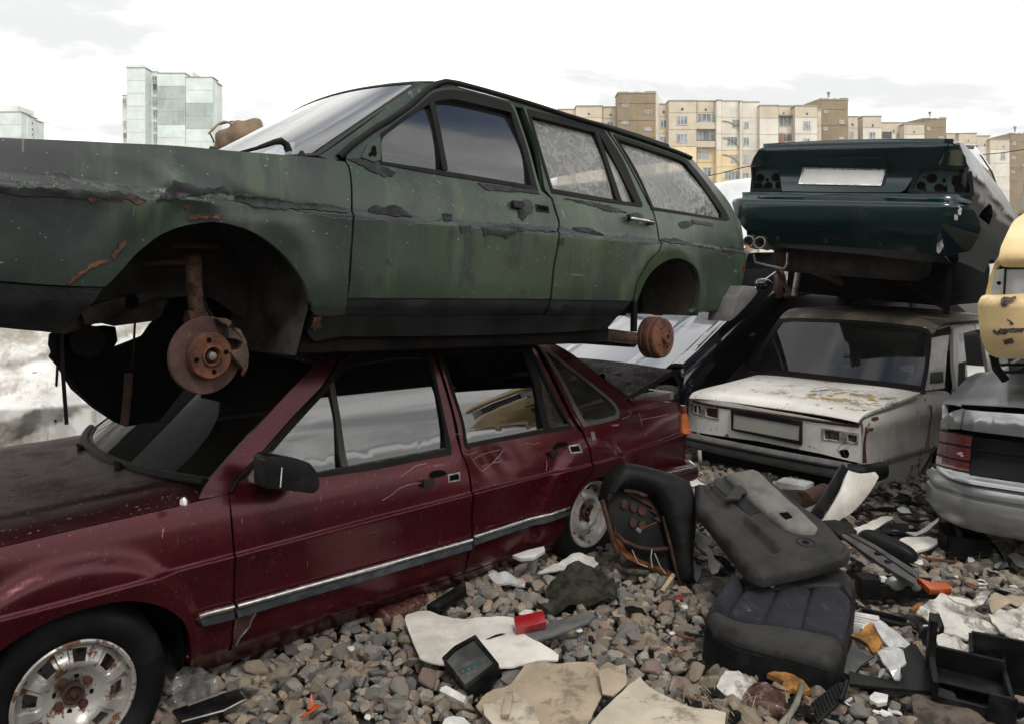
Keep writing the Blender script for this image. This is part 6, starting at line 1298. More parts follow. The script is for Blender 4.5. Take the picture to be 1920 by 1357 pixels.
# ---- brown leather bundle beyond the green bonnet
LEA = m_plain('brown_leather', (.13, .085, .045), .55, var=.35, scale=9, dust=.3, dustcol=(.25, .19, .12))
bm = bmesh.new(); bmesh.ops.create_cube(bm, size=1); bmesh.ops.subdivide_edges(bm, edges=bm.edges[:], cuts=14, use_grid_fill=True)
for v in bm.verts:
    p = Vector((.15 + v.co.x * 4.1, 1.6 + v.co.y * 1.4, 1.52 + v.co.z * .8)); w_ = noise.noise_vector(p * 1.7) * .12 + noise.noise_vector(p * 4.3) * .05; w_.z = min(w_.z, .03); v.co = p + w_
    if p.x > .9 and p.z > 1.7: v.co.z += .03
cr2 = empty('crushed_car', CF.M); tag(cr2, 'dark crushed car body on top of the crushed white one, behind the green bonnet', 'car', 'scrapped cars in the yard')
from_bm('crushed_body', bm, m_paint('dark_crushed_paint', (.012, .014, .016), .4, .3, 0., .5, (.05, .045, .04), .5, .3, .03), cr2, True, 30)
cf = Frame(atd(452, 268, 6.8), rad(12), 0, 0)
cap = empty('seat_cover', cf.M); tag(cap, 'crumpled brown leather cover with piped edge lying beyond the green bonnet', 'seat cover')
bm = bmesh.new(); bmesh.ops.create_icosphere(bm, subdivisions=4, radius=1)
for v in bm.verts:
    p = v.co.copy(); x, z = p.x * .15, p.z * .125
    z += .03 * p.x - (.04 * max(0, -p.z)); x += .02 * p.z
    f = 1 + .14 * noise.noise(p * 1.7) + .08 * math.sin(p.x * 9 + p.z * 5)
    v.co = Vector((x * f, p.y * .16, max(z * f, -.06)))
from_bm('cover', bm, LEA, cap); cap.scale = (1.55, 1.55, 1.55)
tube('piping', [(-.155 + .02 * k, -.12 + .004 * k, .02 + .075 * math.sin(k * .36)) for k in range(9)], .007, m_plain('pale_piping', (.30, .24, .17), .6), cap, 6)
tube('brim', [(-.145, -.10, -.055), (-.09, -.14, -.075), (-.02, -.15, -.06), (.05, -.14, -.03)], [.014, .02, .02, .012], m_plain('dark_brown_leather', (.03, .016, .010), .45), cap, 8)
tube('loop', [(-.13, -.08, -.02), (-.15, -.1, .03), (-.11, -.1, .075), (-.03, -.1, .10)], .005, LEA, cap, 6)
# ------------------------------------------------------------------ apartment blocks
def m_wall(name, col, stain=.35):
    n = NT(name); c = n.mix(n.ramp(n.noise(.35, 6, .65), .3, .7), tuple(x * .86 for x in col), tuple(min(1, x * 1.06) for x in col))
    s = n.ramp(n.noise(.8, 6, .7, sc=(1, 1, .25), off=(3, 0, 0)), .48, .64, 0, stain); c = n.mix(s, c, tuple(x * .55 for x in col))
    return n.done(n.bsdf(c, .9, 0, 0, .1, .2))
BEIGE, PALE, CREAM, PEACH = m_wall('beige_panel', (.66, .57, .43), .25), m_wall('pale_panel', (.78, .73, .62), .2), m_wall('cream_panel', (.85, .68, .40), .15), m_wall('peach_panel', (.76, .62, .47), .2)
BROWN, BROWNS, SEAM = m_wall('brown_panel', (.30, .225, .13)), m_wall('brown_side', (.36, .28, .17)), m_wall('seam_mortar', (.40, .36, .30))
MINT, MINTG, MINTW = m_wall('mint_panel', (.74, .83, .77), .1), m_wall('worn_mint_panel', (.46, .52, .46), .5), m_wall('whitish_panel', (.76, .81, .75), .15)
PINK = m_wall('pink_wall', (.36, .19, .14))
WFR = m_plain('white_window_frame', (.62, .62, .60), .5, var=.05, bump=0)
PANE = NT('window_pane'); PANE = PANE.done(PANE.bsdf(PANE.mix(PANE.ramp(PANE.noise(.5, 2), .35, .65), (.10, .12, .12), (.36, .38, .36)), .08, 0, 0, .1, .6))
PANED = NT('dark_pane'); PANED = PANED.done(PANED.bsdf((.035, .035, .033), .15, 0, 0, .1, .5))
def bx(bm, lo, hi):
    r = bmesh.ops.create_cube(bm, size=1)
    for v in r['verts']: v.co = Vector([lo[i] + (hi[i] - lo[i]) * (v.co[i] + .5) for i in range(3)])
class Bld:
    def __init__(s, name, label, origin, dfun):
        s.root = empty(name, Matrix.Translation(origin)); s.o = Vector(origin); s.d = dfun; s.boxcache = {}
        tag(s.root, label, 'building', 'apartment blocks on the skyline', 'thing')
    def P(s, px, py, d): q = atd(px, py, d) - s.o; return q
    def box(s, name, px0, px1, ytop, ybot, d, deep, mat, proud=0.):
        a, b = s.P(px0, ytop, d), s.P(px1, ybot, d); bm = bmesh.new(); bx(bm, (a.x, a.y - proud, b.z), (b.x, a.y + deep, a.z)); return from_bm(name, bm, mat, s.root, False)
    def block(s, px0, px1, ytop, mats, d=None, h=None, n=6, deep=9., first=None):
        """A wing of the block: storey panels with open joints, over a core that runs down to the ground."""
        d = d or s.d((px0 + px1) / 2); h = h or 3.0 * F / d; deep = min(deep, 3.5); y = ytop; a, b = s.P(px0, ytop, d), s.P(px1, 0, d)
        bm = bmesh.new(); bx(bm, (a.x + .05, a.y + .12, -s.o.z), (b.x - .05, a.y + deep, a.z - .15)); from_bm('core', bm, mats[0], s.root, False)
        for k in range(n):
            hh = (first if (k == 0 and first) else h)
            s.box('wall_panel', px0, px1, y, y + hh - .12 * F / d, d, .14, mats[min(k, len(mats) - 1)]); y += hh
        z1 = s.P(px0, y, d).z; bm = bmesh.new(); bx(bm, (a.x, a.y, -s.o.z), (b.x, a.y + .14, z1)); from_bm('lower_wall', bm, mats[-1], s.root, False)
        bm = bmesh.new(); bx(bm, (a.x - .1, a.y - .12, a.z), (b.x + .1, a.y + deep, a.z + .18)); from_bm('parapet', bm, SEAM, s.root, False)
        return d
    def window(s, x0, y0, x1, y1, d, n=2, dark=False, frame=None, proud=.10):
        a, b = s.P(x0, y0, d), s.P(x1, y1, d); t = .09; bm = bmesh.new(); Y = a.y - proud
        for lo, hi in (((a.x, b.z), (b.x, b.z + t)), ((a.x, a.z - t), (b.x, a.z)), ((a.x, b.z), (a.x + t, a.z)), ((b.x - t, b.z), (b.x, a.z))): bx(bm, (lo[0], Y, lo[1]), (hi[0], Y + .12, hi[1]))
        for k in range(1, n):
            x = a.x + (b.x - a.x) * k / n; bx(bm, (x - t / 2, Y + .01, b.z), (x + t / 2, Y + .11, a.z))
        w = from_bm('window', bm, frame or WFR, s.root, False)
        bm = bmesh.new(); bx(bm, (a.x + .03, Y + .05, b.z + .03), (b.x - .03, Y + .09, a.z - .03)); from_bm('pane', bm, PANED if dark else PANE, w, False); return w
    def vent(s, x0, y0, x1, y1, d):
        a, b = s.P(x0, y0, d), s.P(x1, y1, d); bm = bmesh.new(); bx(bm, (a.x, a.y - .04, b.z), (b.x, a.y + .1, a.z)); from_bm('attic_vent', bm, PANED, s.root, False)
z7 = lambda x, y: (1040 + x * .22917, 140 + y * .22917)
z8 = lambda x, y: (1440 + x * .25052, 140 + y * .25052)
z1_ = lambda x, y: (x * .36842, 100 + y * .36842)
def win(B_, zf, r, d, n=2, **k): (a, b), (c, e) = zf(r[0], r[1]), zf(r[2], r[3]); B_.window(a, b, c, e, d, n, **k)
def ven(B_, zf, r, d): (a, b), (c, e) = zf(r[0], r[1]), zf(r[2], r[3]); B_.vent(a, b, c, e, d)
dline = spline1([(1040, 137), (1190, 138), (1560, 146), (1750, 162), (1890, 178), (2050, 200)])
def tower(B_, x0, x1, yt, side, wins, zf, notch=True):
    d = dline((x0 + x1) / 2) - 2.5; h = 31.5 * 138 / d
    B_.block(x0, x1, yt + 3, [BROWN], d, h, 6, 14, first=h * .62)
    w = x1 - x0
    for k in (0, .42, .72): B_.box('roof_merlon', x0 + w * k, x0 + w * (k + (.28 if k != .42 else .14)), yt - (1 if k == .72 else 0), yt + 3, d, .6, BROWN)
    for k in (.27, .43, .68): B_.box('seam', x0 + w * k - .35, x0 + w * k + .35, yt + 18, yt + 160, d, .1, BROWNS, .015)
    for r in wins: win(B_, zf, r, d, 2)
    if side:
        (sx0, sy0, sy1) = side; a, b = B_.P(sx0, sy0, d + 8), B_.P(x0 if sx0 < x0 else x1, sy1, d + .2)
        bm = bmesh.new(); v = [bm.verts.new(q) for q in ((a.x, a.y, a.z), (b.x, b.y, b.z), (b.x, b.y, -B_.o.z), (a.x, a.y, -B_.o.z))]; bm.faces.new(v)
        r_ = bmesh.ops.extrude_face_region(bm, geom=bm.faces[:]); 
        for q in [g for g in r_['geom'] if isinstance(g, bmesh.types.BMVert)]: q.co.y += 4
        bmesh.ops.recalc_face_normals(bm, faces=bm.faces[:]); from_bm('side_wall', bm, BROWNS if sx0 < x0 else PALE, B_.root, False)
    p = B_.P(x0 + w * .3, yt, d); 
    return d
b1 = Bld('apartment_building', 'beige panel block whose brown stair tower rises just right of the green car roof', (14, 138, 0), dline)
d = b1.block(1046, 1079, 206, [PEACH], 141); d = b1.block(1080, 1129.5, 200, [BEIGE, PEACH], 138.5, first=22); ven(b1, z7, (270, 317, 288, 332), d)
d = b1.block(1131, 1159, 202, [BEIGE, PEACH], 139.5, first=22); ven(b1, z7, (448, 325, 465, 340), d); win(b1, z7, (428, 390, 478, 425), d)
tower(b1, 1158.5, 1229.5, 172.5, (1241, 188, 172), [(552, 243, 602, 270), (547, 382, 603, 408), (737, 295, 793, 322), (733, 436, 792, 462)], z7)
d = b1.block(1230.5, 1253, 196.5, [BEIGE], 139.5, first=24); ven(b1, z7, (882, 298, 900, 318), d); win(b1, z7, (862, 368, 915, 438), d, 2); win(b1, z7, (857, 507, 915, 570), d, 2)
d = b1.block(1254, 1306, 190, [BEIGE, BEIGE, BEIGE, CREAM], 138, first=23); ven(b1, z7, (1035, 275, 1055, 295), d)
for r in ((1000, 342, 1087, 415), (998, 487, 1085, 560), (1000, 640, 1085, 700)): win(b1, z7, r, d, 3)
d = b1.block(1307.5, 1343, 190.5, [BEIGE, BEIGE, BEIGE, CREAM], 139.5, first=22); ven(b1, z7, (1228, 280, 1245, 298), d)
win(b1, z7, (1165, 320, 1320, 395), d, 4); win(b1, z7, (1160, 462, 1318, 545), d, 5, frame=m_plain('dark_loggia_frame', (.08, .08, .075), .6)); win(b1, z7, (1172, 625, 1262, 690), d, 3); win(b1, z7, (1215, 760, 1280, 830), d, 2)
for y in (396, 546): (a, b), (c, e) = z7(1160, y), z7(1325, y + 50); b1.box('balcony_wall', a, c, b, e, d - .8, .8, BEIGE)
b1.block(1343.5, 1352.5, 189, [PALE, PALE, PALE, CREAM], 138.2)
b1b = Bld('apartment_building', 'pale curved corner block between the beige block and the second brown stair tower', (40, 142, 0), dline)
bmx = None
d = b1b.block(1353, 1387.5, 190.5, [PALE, PALE, PALE, CREAM, CREAM], 141.5, first=31.5)
for r, n_ in (((1452, 370, 1512, 438), 2), ((1410, 510, 1495, 583), 3), ((1442, 657, 1495, 720), 2), ((1390, 790, 1502, 860), 4)): win(b1b, z7, r, d, n_)
for k in range(3):
    c0 = [z7(1375 + 130 * math.sin(t * .25), 380 + k * 138 + 95 * (1 - math.cos(t * .25))) for t in range(7)]
    tube('ornament_arc', [b1b.P(x, y, d - .15) for x, y in c0], .09, SEAM, b1b.root, 5)
b1b.block(1388, 1391.5, 191, [PALE], 140.5)
d = b1b.block(1392, 1424, 192.5, [PALE, PALE, PALE, BEIGE], 142, first=30)
for r in ((1550, 388, 1588, 445), (1543, 515, 1590, 585), (1543, 657, 1588, 730), (1535, 805, 1587, 850)): win(b1b, z7, r, d, 2)
b1b.block(1424.5, 1459.5, 199, [BEIGE, PALE, PALE], 141, first=24)
d = b1b.block(1460, 1490, 200, [BEIGE, PALE], 142.5, first=21); ven(b1b, z8, (112, 283, 122, 297), d); win(b1b, z8, (85, 312, 205, 390), d, 4)
(a, b), (c, e) = z8(78, 445), z8(122, 505); b1b.box('balcony_wall', a, c, b, e + 30, d - .6, .6, PINK); win(b1b, z8, (122, 450, 210, 500), d, 3, frame=m_plain('brown_frame', (.16, .06, .04), .6))
(a, b), (c, e) = z8(75, 300), z8(210, 320); b1b.box('loggia_roof', a, c, b, b + 3, d - .8, .8, BROWNS)
d = b1b.block(1491, 1532.5, 199.5, [BEIGE, PALE], 140.5, first=22); ven(b1b, z8, (285, 288, 298, 305), d); win(b1b, z8, (265, 350, 318, 415), d, 3); win(b1b, z8, (260, 480, 312, 505), d, 3)
b1b.block(1533, 1540, 207, [BEIGE], 142.5)
b2 = Bld('apartment_building', 'beige block with the second brown stair tower, above the teal coupe boot', (60, 150, 0), dline)
tower(b2, 1540.5, 1590, 185, (1502, 198.5, 184), [(418, 268, 452, 292), (413, 395, 447, 420), (533, 343, 572, 370), (530, 470, 568, 487)], z8)
d = b2.block(1590.5, 1608, 219.5, [BEIGE], 150, first=22); ven(b2, z8, (625, 367, 640, 385), d); win(b2, z8, (613, 428, 643, 482), d, 2)
b2.block(1608, 1617.5, 220, [PALE], 152)
d = b2.block(1618, 1653, 219, [BEIGE, PALE], 150, first=22); ven(b2, z8, (778, 372, 790, 395), d); win(b2, z8, (758, 432, 803, 482), d, 2)
d = b2.block(1653.5, 1695, 231, [BEIGE, PALE], 154, first=20); ven(b2, z8, (935, 415, 945, 430), d); win(b2, z8, (850, 430, 925, 480), d, 4, dark=True, frame=PANED); win(b2, z8, (960, 445, 1018, 480), d, 3)
d = b2.block(1695.5, 1733, 233.5, [BEIGE, PALE], 152, first=20); ven(b2, z8, (1088, 425, 1098, 440), d)
b3 = Bld('apartment_building', 'distant beige block with the third brown stair tower, right part of the skyline', (88, 165, 0), dline)
tower(b3, 1733, 1774.5, 221, (1687, 232, 221), [(1185, 398, 1215, 420), (1278, 465, 1312, 490)], z8)
d = b3.block(1775, 1797.5, 251, [BEIGE, PALE], 166, first=19); ven(b3, z8, (1358, 487, 1367, 500), d)
d = b3.block(1798, 1831, 251, [BEIGE, PALE], 165, first=19); ven(b3, z8, (1495, 490, 1503, 503), d)
d = b3.block(1831.5, 1856, 256, [BEIGE, PALE], 169, first=19); ven(b3, z8, (1618, 523, 1626, 537), d)
d = b3.block(1856.5, 1893, 262.5, [BEIGE, PALE], 168, first=19); ven(b3, z8, (1758, 535, 1766, 548), d); win(b3, z8, (1740, 585, 1777, 640), d, 3)
b4 = Bld('apartment_building', 'farthest beige block with a brown stair tower cut by the right edge', (112, 178, 0), dline)
tower(b4, 1894, 1931, 249.5, (1847, 262, 250), [(1830, 505, 1855, 530), (1825, 612, 1850, 635), (1905, 672, 1925, 690), (1822, 722, 1846, 740)], z8)
b4.block(1932, 1990, 270, [BEIGE, PALE], 182, first=19)
for k in range(7): b4.block(1991 + k * 90, 2080 + k * 90, 268 + 9 * k - (14 if k % 2 else 0), [BROWNS if k % 2 else BROWN], 186 + 8 * k)
for i, (px, py) in enumerate(((1553.5, 183), (1743.5, 220), (1903, 247.5))):
    dd = dline(px) - 2; p = atd(px, py, dd); par = (b2, b3, b4)[i]; h = 1.0 * dd / 150
    tube('roof_cowl', [p - par.o, p + Vector((0, 0, h * .6)) - par.o, p + Vector((0, 0, h * .62)) - par.o, p + Vector((0, 0, h)) - par.o], [.16, .16, .32, .32], m_plain('grey_cowl', (.25, .25, .23), .7), par.root, 8)
bl = Bld('apartment_building', 'pale mint panel tower with worn grey patches standing beyond the green bonnet', (-78, 170, 0), lambda x: 170)
for x0, x1, yt, ms, dd in ((237.5, 272.3, 128, [MINTW, MINT, MINTW, MINT, MINT, MINTW], 170), (273, 294.5, 136, [MINTW, MINT], 173), (295, 347.5, 138.5, [MINT, MINTG, MINTG, MINTG, MINT, MINTW], 171), (348.3, 398.5, 146, [MINT, MINT, MINTG, MINTG, MINT, MINTW], 171), (399.5, 406, 155.5, [MINTW], 173), (229.5, 237, 180, [MINTW], 174)):
    bl.block(x0, x1, yt, ms, dd, 24.2, 7, 12)
bl.box('roof_house', 237.5, 265, 122.5, 128, 172, 6, MINTW); bl.box('roof_house', 335, 361, 134, 144, 175, 6, MINTW); bl.box('roof_merlon', 337, 343, 131.5, 134, 175, 1, MINTW); bl.box('roof_merlon', 350, 357, 132, 134, 175, 1, MINTW)
for r in ((775, 118, 800, 142), (775, 222, 803, 255), (780, 288, 803, 318), (782, 350, 803, 380), (782, 412, 803, 445)): win(bl, z1_, r, 172.5, 2)
win(bl, z1_, (778, 155, 802, 190), 172.5, 1, dark=True, frame=MINTG)
for r, dk in (((624, 230, 646, 258), 0), ((628, 345, 648, 372), 0), ((628, 405, 648, 435), 1)): win(bl, z1_, r, 173.5, 2, dark=dk)
bl2 = Bld('apartment_building', 'low pale mint block cut by the left edge above the green bonnet', (-110, 170, 0), lambda x: 170)
for x0, x1, yt, ms, dd in ((-60, 40, 211, [MINTW, MINT, MINTW], 170), (40.5, 53, 218, [MINTW], 172), (53.5, 65, 226, [MINTW], 174)): bl2.block(x0, x1, yt, ms, dd, 24, 6, 12)
bl2.box('roof_house', 2, 33, 198, 211, 173, 6, MINTW)
for r in ((150, 350, 172, 365), (152, 382, 172, 395), (152, 408, 172, 422)): win(bl2, z1_, r, 173.5, 2, dark=True)
def wire(name, pts, label):
    o = tube(name, pts, .012, RUBBER, None, 5); tag(o, label, 'cable'); return o
wire('overhead_wire', [atd(1290, 337, 22), atd(1345, 327, 21), atd(1400, 313, 20), atd(1560, 292, 19)], 'thin black overhead wire crossing in front of the cream block')
wire('overhead_wire', [atd(1836, 291, 22), atd(1880, 287, 20), atd(1960, 275, 18)], 'thin black overhead wire at the right edge above the coupe roof')
# ------------------------------------------------------------------ things lying on the gravel
PAPER = m_plain('white_paper', (.50, .49, .46), .8, var=.15, scale=8, dust=.6, dustcol=(.22, .19, .14), bump=.2)
FELT = m_plain('white_felt', (.60, .57, .52), .9, var=.1, scale=5, dust=.35, dustcol=(.26, .22, .17), bump=.3, bscale=120)
def m_card(name, col, axis=0, scale=55):
    n = NT(name); w = n.wave(scale, sc=(1, .0, 0) if axis == 0 else (0, 1, 0), dist=.6)
    c = n.mix(n.ramp(n.noise(4, 7, .7), .35, .7), tuple(x * .72 for x in col), col); c = n.mix(n.mth('MULTIPLY', w, .40), c, tuple(x * .6 for x in col))
    s = n.ramp(n.noise(6, 8, .75, off=(3, 4, 1)), .51, .62, 0, .75); c = n.mix(s, c, (.13, .10, .07))
    return n.done(n.bsdf(c, .9, normal=n.bump(n.mth('ADD', n.mth('MULTIPLY', w, .5), n.noise(40, 5)), .45, .004)))
CARD, CARDL = m_card('brown_cardboard', (.42, .34, .24)), m_card('pale_cardboard', (.50, .44, .34), 1, 50)
MUDPAPER = NT('muddy_paper')
def m_mud():
    n = NT('muddy_white_card'); c = n.mix(n.ramp(n.noise(5, 7, .7), .35, .7), (.42, .40, .36), (.60, .58, .53))
    s = n.ramp(n.noise(4, 10, .78, sc=(1.6, .7, 1), off=(1, 5, 2)), .47, .57, 0, .85); c = n.mix(s, c, (.12, .10, .08))
    return n.done(n.bsdf(c, .85, normal=n.bump(n.noise(26, 7, .7), .6, .012)))
MUD = m_mud()
VINYL = m_plain('black_vinyl', (.0055, .0055, .006), .42, var=.3, scale=6, dust=.4, dustcol=(.024, .023, .021), bump=.25, bscale=150, spec=.14)
GVINYL = m_plain('grey_vinyl', (.021, .0205, .0195), .5, var=.35, scale=5, dust=.5, dustcol=(.050, .047, .043), bump=.25, bscale=150, spec=.14)
def m_cloth():
    n = NT('dark_blue_cloth'); c = n.mix(n.ramp(n.noise(7, 6, .7), .35, .7), (.004, .0045, .0085), (.008, .009, .015))
    t = n.ramp(n.noise(90, 2, .5, sc=(1, .12, 1)), .60, .66, 0, .22); t2 = n.ramp(n.noise(12, 9, .8, off=(5, 1, 2)), .61, .66, 0, .55)
    c = n.mix(t, c, (.07, .07, .075)); c = n.mix(t2, c, (.17, .16, .14))
    return n.done(n.bsdf(c, .95, normal=n.bump(n.noise(160, 3), .4, .003)))
CLOTH = m_cloth()
FOAM = m_plain('yellow_foam', (.27, .125, .030), .95, var=.5, scale=14, dust=.6, dustcol=(.12, .06, .025), bump=.6, bscale=60)
BPL = m_plain('scuffed_black_plastic', (.005, .005, .0055), .40, var=.35, scale=9, dust=.5, dustcol=(.030, .0285, .027), bump=.3, bscale=70, spec=.15)
AMB = m_lens('amber_plastic', (.42, .075, .010), .15); REDL = m_lens('red_plastic', (.30, .012, .014), .15)
def m_film(name, tint, a=.55):
    n = NT(name); tr = n.new('ShaderNodeBsdfTransparent'); b = n.bsdf(tint, .12, 0, .5, .05, .7, n.bump(n.noise(22, 5, .7, dist=1.), 1., .02))
    m = n.new('ShaderNodeMixShader'); n.put(m.inputs[0], n.ramp(n.noise(14, 4, .6), .3, .7, a * .7, min(1, a * 1.3))); n.t.links.new(tr.outputs[0], m.inputs[1]); n.t.links.new(b, m.inputs[2]); return n.done(m.outputs[0])
BAG, BAGD = m_film('silvery_bag_film', (.50, .50, .49), .8), m_film('clear_bag_film', (.20, .20, .19), .35)
BOTTLE = m_film('brown_bottle_plastic', (.075, .020, .012), .85)
covers = []
class Sheet:
    """A thing traced on its own plane: origin under its middle, Z along its normal."""
    def __init__(s, pts, z=.05, n=(0, 0, 1), cover=True, depth=None):
        s.px = pts; cx = sum(p[0] for p in pts) / len(pts); cy = sum(p[1] for p in pts) / len(pts)
        s.o = at(cx, cy, z) if depth is None else atd(cx, cy, depth); s.fr = plane_frame(s.o, n)
        if cover: covers.append(pts)
    def uv(s, pts, sm=0, ang=38): return trace(s.fr, pts, sm, ang)
    def p3(s, px, py, z=0.): q = s.fr.uv([(px, py)], 2, 0.)[0]; return Vector((q[0], q[1], z))
def flat(name, label, cat, pts, mat, z=.05, n=(0, 0, 1), thick=.006, sm=2, disp=0., sub=.03, fn=None, seed=None, group=None, ang=38, cover=True, bev=.002, depth=None):
    s = Sheet(pts, z, n, cover, depth); q = s.uv(pts, sm, ang)
    o = prism(name, q, 0, thick, mat, None, None, bev, sub=sub if (disp or fn) else 0, disp=disp, seed=seed if seed is not None else len(covers), fn=fn)
    o.matrix_world = s.fr.M; tag(o, label, cat, group); return o, s
def inside(p, poly):
    c = False; j = len(poly) - 1
    for i in range(len(poly)):
        a, b = poly[i], poly[j]
        if (a[1] > p[1]) != (b[1] > p[1]) and p[0] < (b[0] - a[0]) * (p[1] - a[1]) / (b[1] - a[1]) + a[0]: c = not c
        j = i
    return c
def sdist(p, poly):
    m = 1e9; P = Vector(p)
    for i in range(len(poly)):
        a, b = Vector(poly[i - 1]), Vector(poly[i]); d = b - a; t = max(0, min(1, (P - a).dot(d) / max(d.length_squared, 1e-12))); m = min(m, (P - a - d * t).length)
    return -m if inside(p, poly) else m
def child(o, c): c.parent = o; return c
# seat back shell standing by the red rear wheel
SBN = (.22, -1, .32)
sb = Sheet([(1140, 905), (1290, 900), (1300, 1085), (1165, 1040)], depth=3.98, n=SBN, cover=False)
seatback = empty('car_seat', sb.fr.M); tag(seatback, 'black vinyl seat back with rusty steel frame standing beside the red rear wheel', 'car seat')
covers.append([(1135, 930), (1300, 930), (1305, 1095), (1180, 1060)])
shell = sb.uv([(1138, 935), (1147, 895), (1160, 872), (1172, 868), (1205, 872), (1255, 886), (1288, 900), (1301, 925), (1306, 980), (1300, 1040), (1301, 1085), (1290, 1094), (1276, 1086), (1264, 1035), (1248, 975), (1236, 945), (1218, 925), (1180, 913), (1156, 924), (1142, 938)], 3, 60)
cq = Vector(sb.p3(1225, 990)).xy
def shellfn(x, y):
    d = sdist((x, y), shell); return -.05 * (1 - min(1, -d / .05)) ** 2 if d < 0 else -.05
prism('shell', shell, -.10, .05, VINYL, seatback, None, 0, sub=.025, fn=lambda x, y: shellfn(x, y), angle=50)
prism('cushion', sb.uv([(1142, 935), (1160, 880), (1250, 892), (1290, 915), (1298, 1040), (1296, 1085), (1200, 1050), (1165, 1010)], 2), -.16, -.06, VINYL, seatback, bev=.03)
pan_ = sb.uv([(1158, 925), (1185, 916), (1216, 928), (1234, 948), (1247, 980), (1262, 1040), (1274, 1084), (1200, 1055), (1172, 1035), (1160, 1000)], 2)
hls = [[tuple(sb.p3(x + rx * math.cos(a), y + 9 * math.sin(a)).xy) for a in [k * math.pi / 6 for k in range(12)]] for x, y, rx in ((1176, 944, 6), (1194, 950, 6.5), (1210, 956, 7), (1233, 961, 8), (1193, 979, 6.5), (1211, 984, 6.5))]
pn = prism('back_pan', pan_, -.055, -.045, m_rust('deep_brown_rust', (.022, .007, .004), (.085, .028, .015)), seatback, None, 0, hls)
prism('foam_pad', pan_, -.075, -.065, m_plain('rusty_foam', (.10, .035, .012), .95, var=.6, scale=14), seatback, bev=0)
for q, r in (([(1131, 936), (1142, 975), (1152, 1015), (1160, 1035)], .014), ([(1248, 966), (1256, 1000), (1268, 1050), (1280, 1092)], .016), ([(1158, 1000), (1172, 1014), (1200, 1026), (1230, 1030), (1254, 1028)], .011), ([(1172, 918), (1195, 921), (1215, 928)], .012)):
    tube('frame_bar', [sb.p3(x, y, -.02) for x, y in q], r, RUSTD, seatback, 8)
tube('wire', [sb.p3(1193, 995, .0), sb.p3(1210, 986, .02), sb.p3(1232, 978, .0)], .003, RUST, seatback, 6)
box('tag', tuple(sb.p3(1197, 993, -.01) + Vector((-.014, -.010, 0))), tuple(sb.p3(1197, 993, .01) + Vector((.014, .010, 0))), GREYPL, seatback, .003)
for q in ([(1184, 1030), (1195, 1055), (1213, 1062)], [(1221, 1028), (1219, 1045), (1222, 1063)], [(1226, 1036), (1236, 1060), (1247, 1075)]): tube('cord', [sb.p3(x, y, .01) for x, y in q], .003, m_plain('pale_cord', (.32, .28, .2), .8), seatback, 5)
# door card
DCN = (.02, -.20, 1)
dcp = [(1303, 912), (1336, 915), (1356, 903), (1411, 894), (1440, 896), (1453, 912), (1503, 953), (1548, 985), (1573, 1013), (1592, 1033), (1591, 1042), (1578, 1052), (1515, 1071), (1440, 1086), (1430, 1087), (1411, 1080), (1388, 1060), (1325, 981), (1306, 958)]
dc_ = Sheet(dcp, .36, DCN); doorcard = empty('door_panel', dc_.fr.M); tag(doorcard, 'grey door trim panel with a pale armrest lying on the black seat', 'door panel')
q = dc_.uv(dcp, 3); pk = dc_.uv([(1369, 982), (1391, 977), (1400, 984), (1440, 1020), (1458, 1040), (1450, 1046), (1434, 1045), (1400, 1012)], 3); pk2 = dc_.uv([(1500, 1058), (1520, 1042), (1560, 1031), (1584, 1030), (1580, 1044), (1530, 1056)], 3); pk3 = dc_.uv([(1320, 922), (1330, 918), (1362, 948), (1366, 962), (1350, 962)], 3)
def dcf(x, y):
    h = 0.
    d = sdist((x, y), q); h -= .022 * max(0, 1 + d / .03) ** 2 if d > -.03 else 0
    for pp, dp in ((pk, .035), (pk2, .025), (pk3, .022)):
        d = sdist((x, y), pp)
        if d < .012: h -= dp * min(1, (.012 - d) / .022)
    return h
prism('panel', q, -.01, .03, GVINYL, doorcard, None, 0, sub=.014, fn=dcf, angle=60)
ar = dc_.uv([(1357, 903), (1411, 894), (1424, 900), (1460, 935), (1501, 973), (1528, 1000), (1531, 1006), (1525, 1013), (1501, 1013), (1471, 1004), (1428, 970), (1396, 941)], 3)
hole = dc_.uv([(1459, 984), (1475, 982), (1484, 992), (1472, 995)])
arm = prism('armrest', ar, .028, .062, m_plain('pale_grey_fabric', (.12, .116, .106), .9, var=.25, scale=7, dust=.5, dustcol=(.16, .145, .125), bump=.4, bscale=150), doorcard, None, .0, sub=.03, fn=lambda x, y: -.02 * max(0, 1 + sdist((x, y), ar) / .03) ** 2, angle=60)
prism('handle_hole', hole, .058, .066, BLACKSHADE, doorcard, bev=0)
prism('trim_strip', dc_.uv([(1334, 914), (1355, 905), (1392, 941), (1425, 970), (1405, 976), (1370, 950)]), .028, .034, VINYL, doorcard, bev=.003)
prism('torn_flap', dc_.uv([(1357, 957), (1378, 930), (1389, 927), (1406, 940), (1390, 944), (1383, 956)], 1), .05, .06, GVINYL, doorcard, sub=.02, disp=.02, seed=4, bev=0)
sp = dc_.p3(1509.6, 1026.6)
tube('speaker_ring', [sp + Vector((.040 * math.cos(a), .040 * math.sin(a), .032)) for a in [k * math.pi / 12 for k in range(24)]], .004, GVINYL, doorcard, 6, closed=True)
lathe('winder_hub', [(.0, .040), (.012, .040), (.014, .03)], VINYL, doorcard, 16, Matrix.Translation(sp))
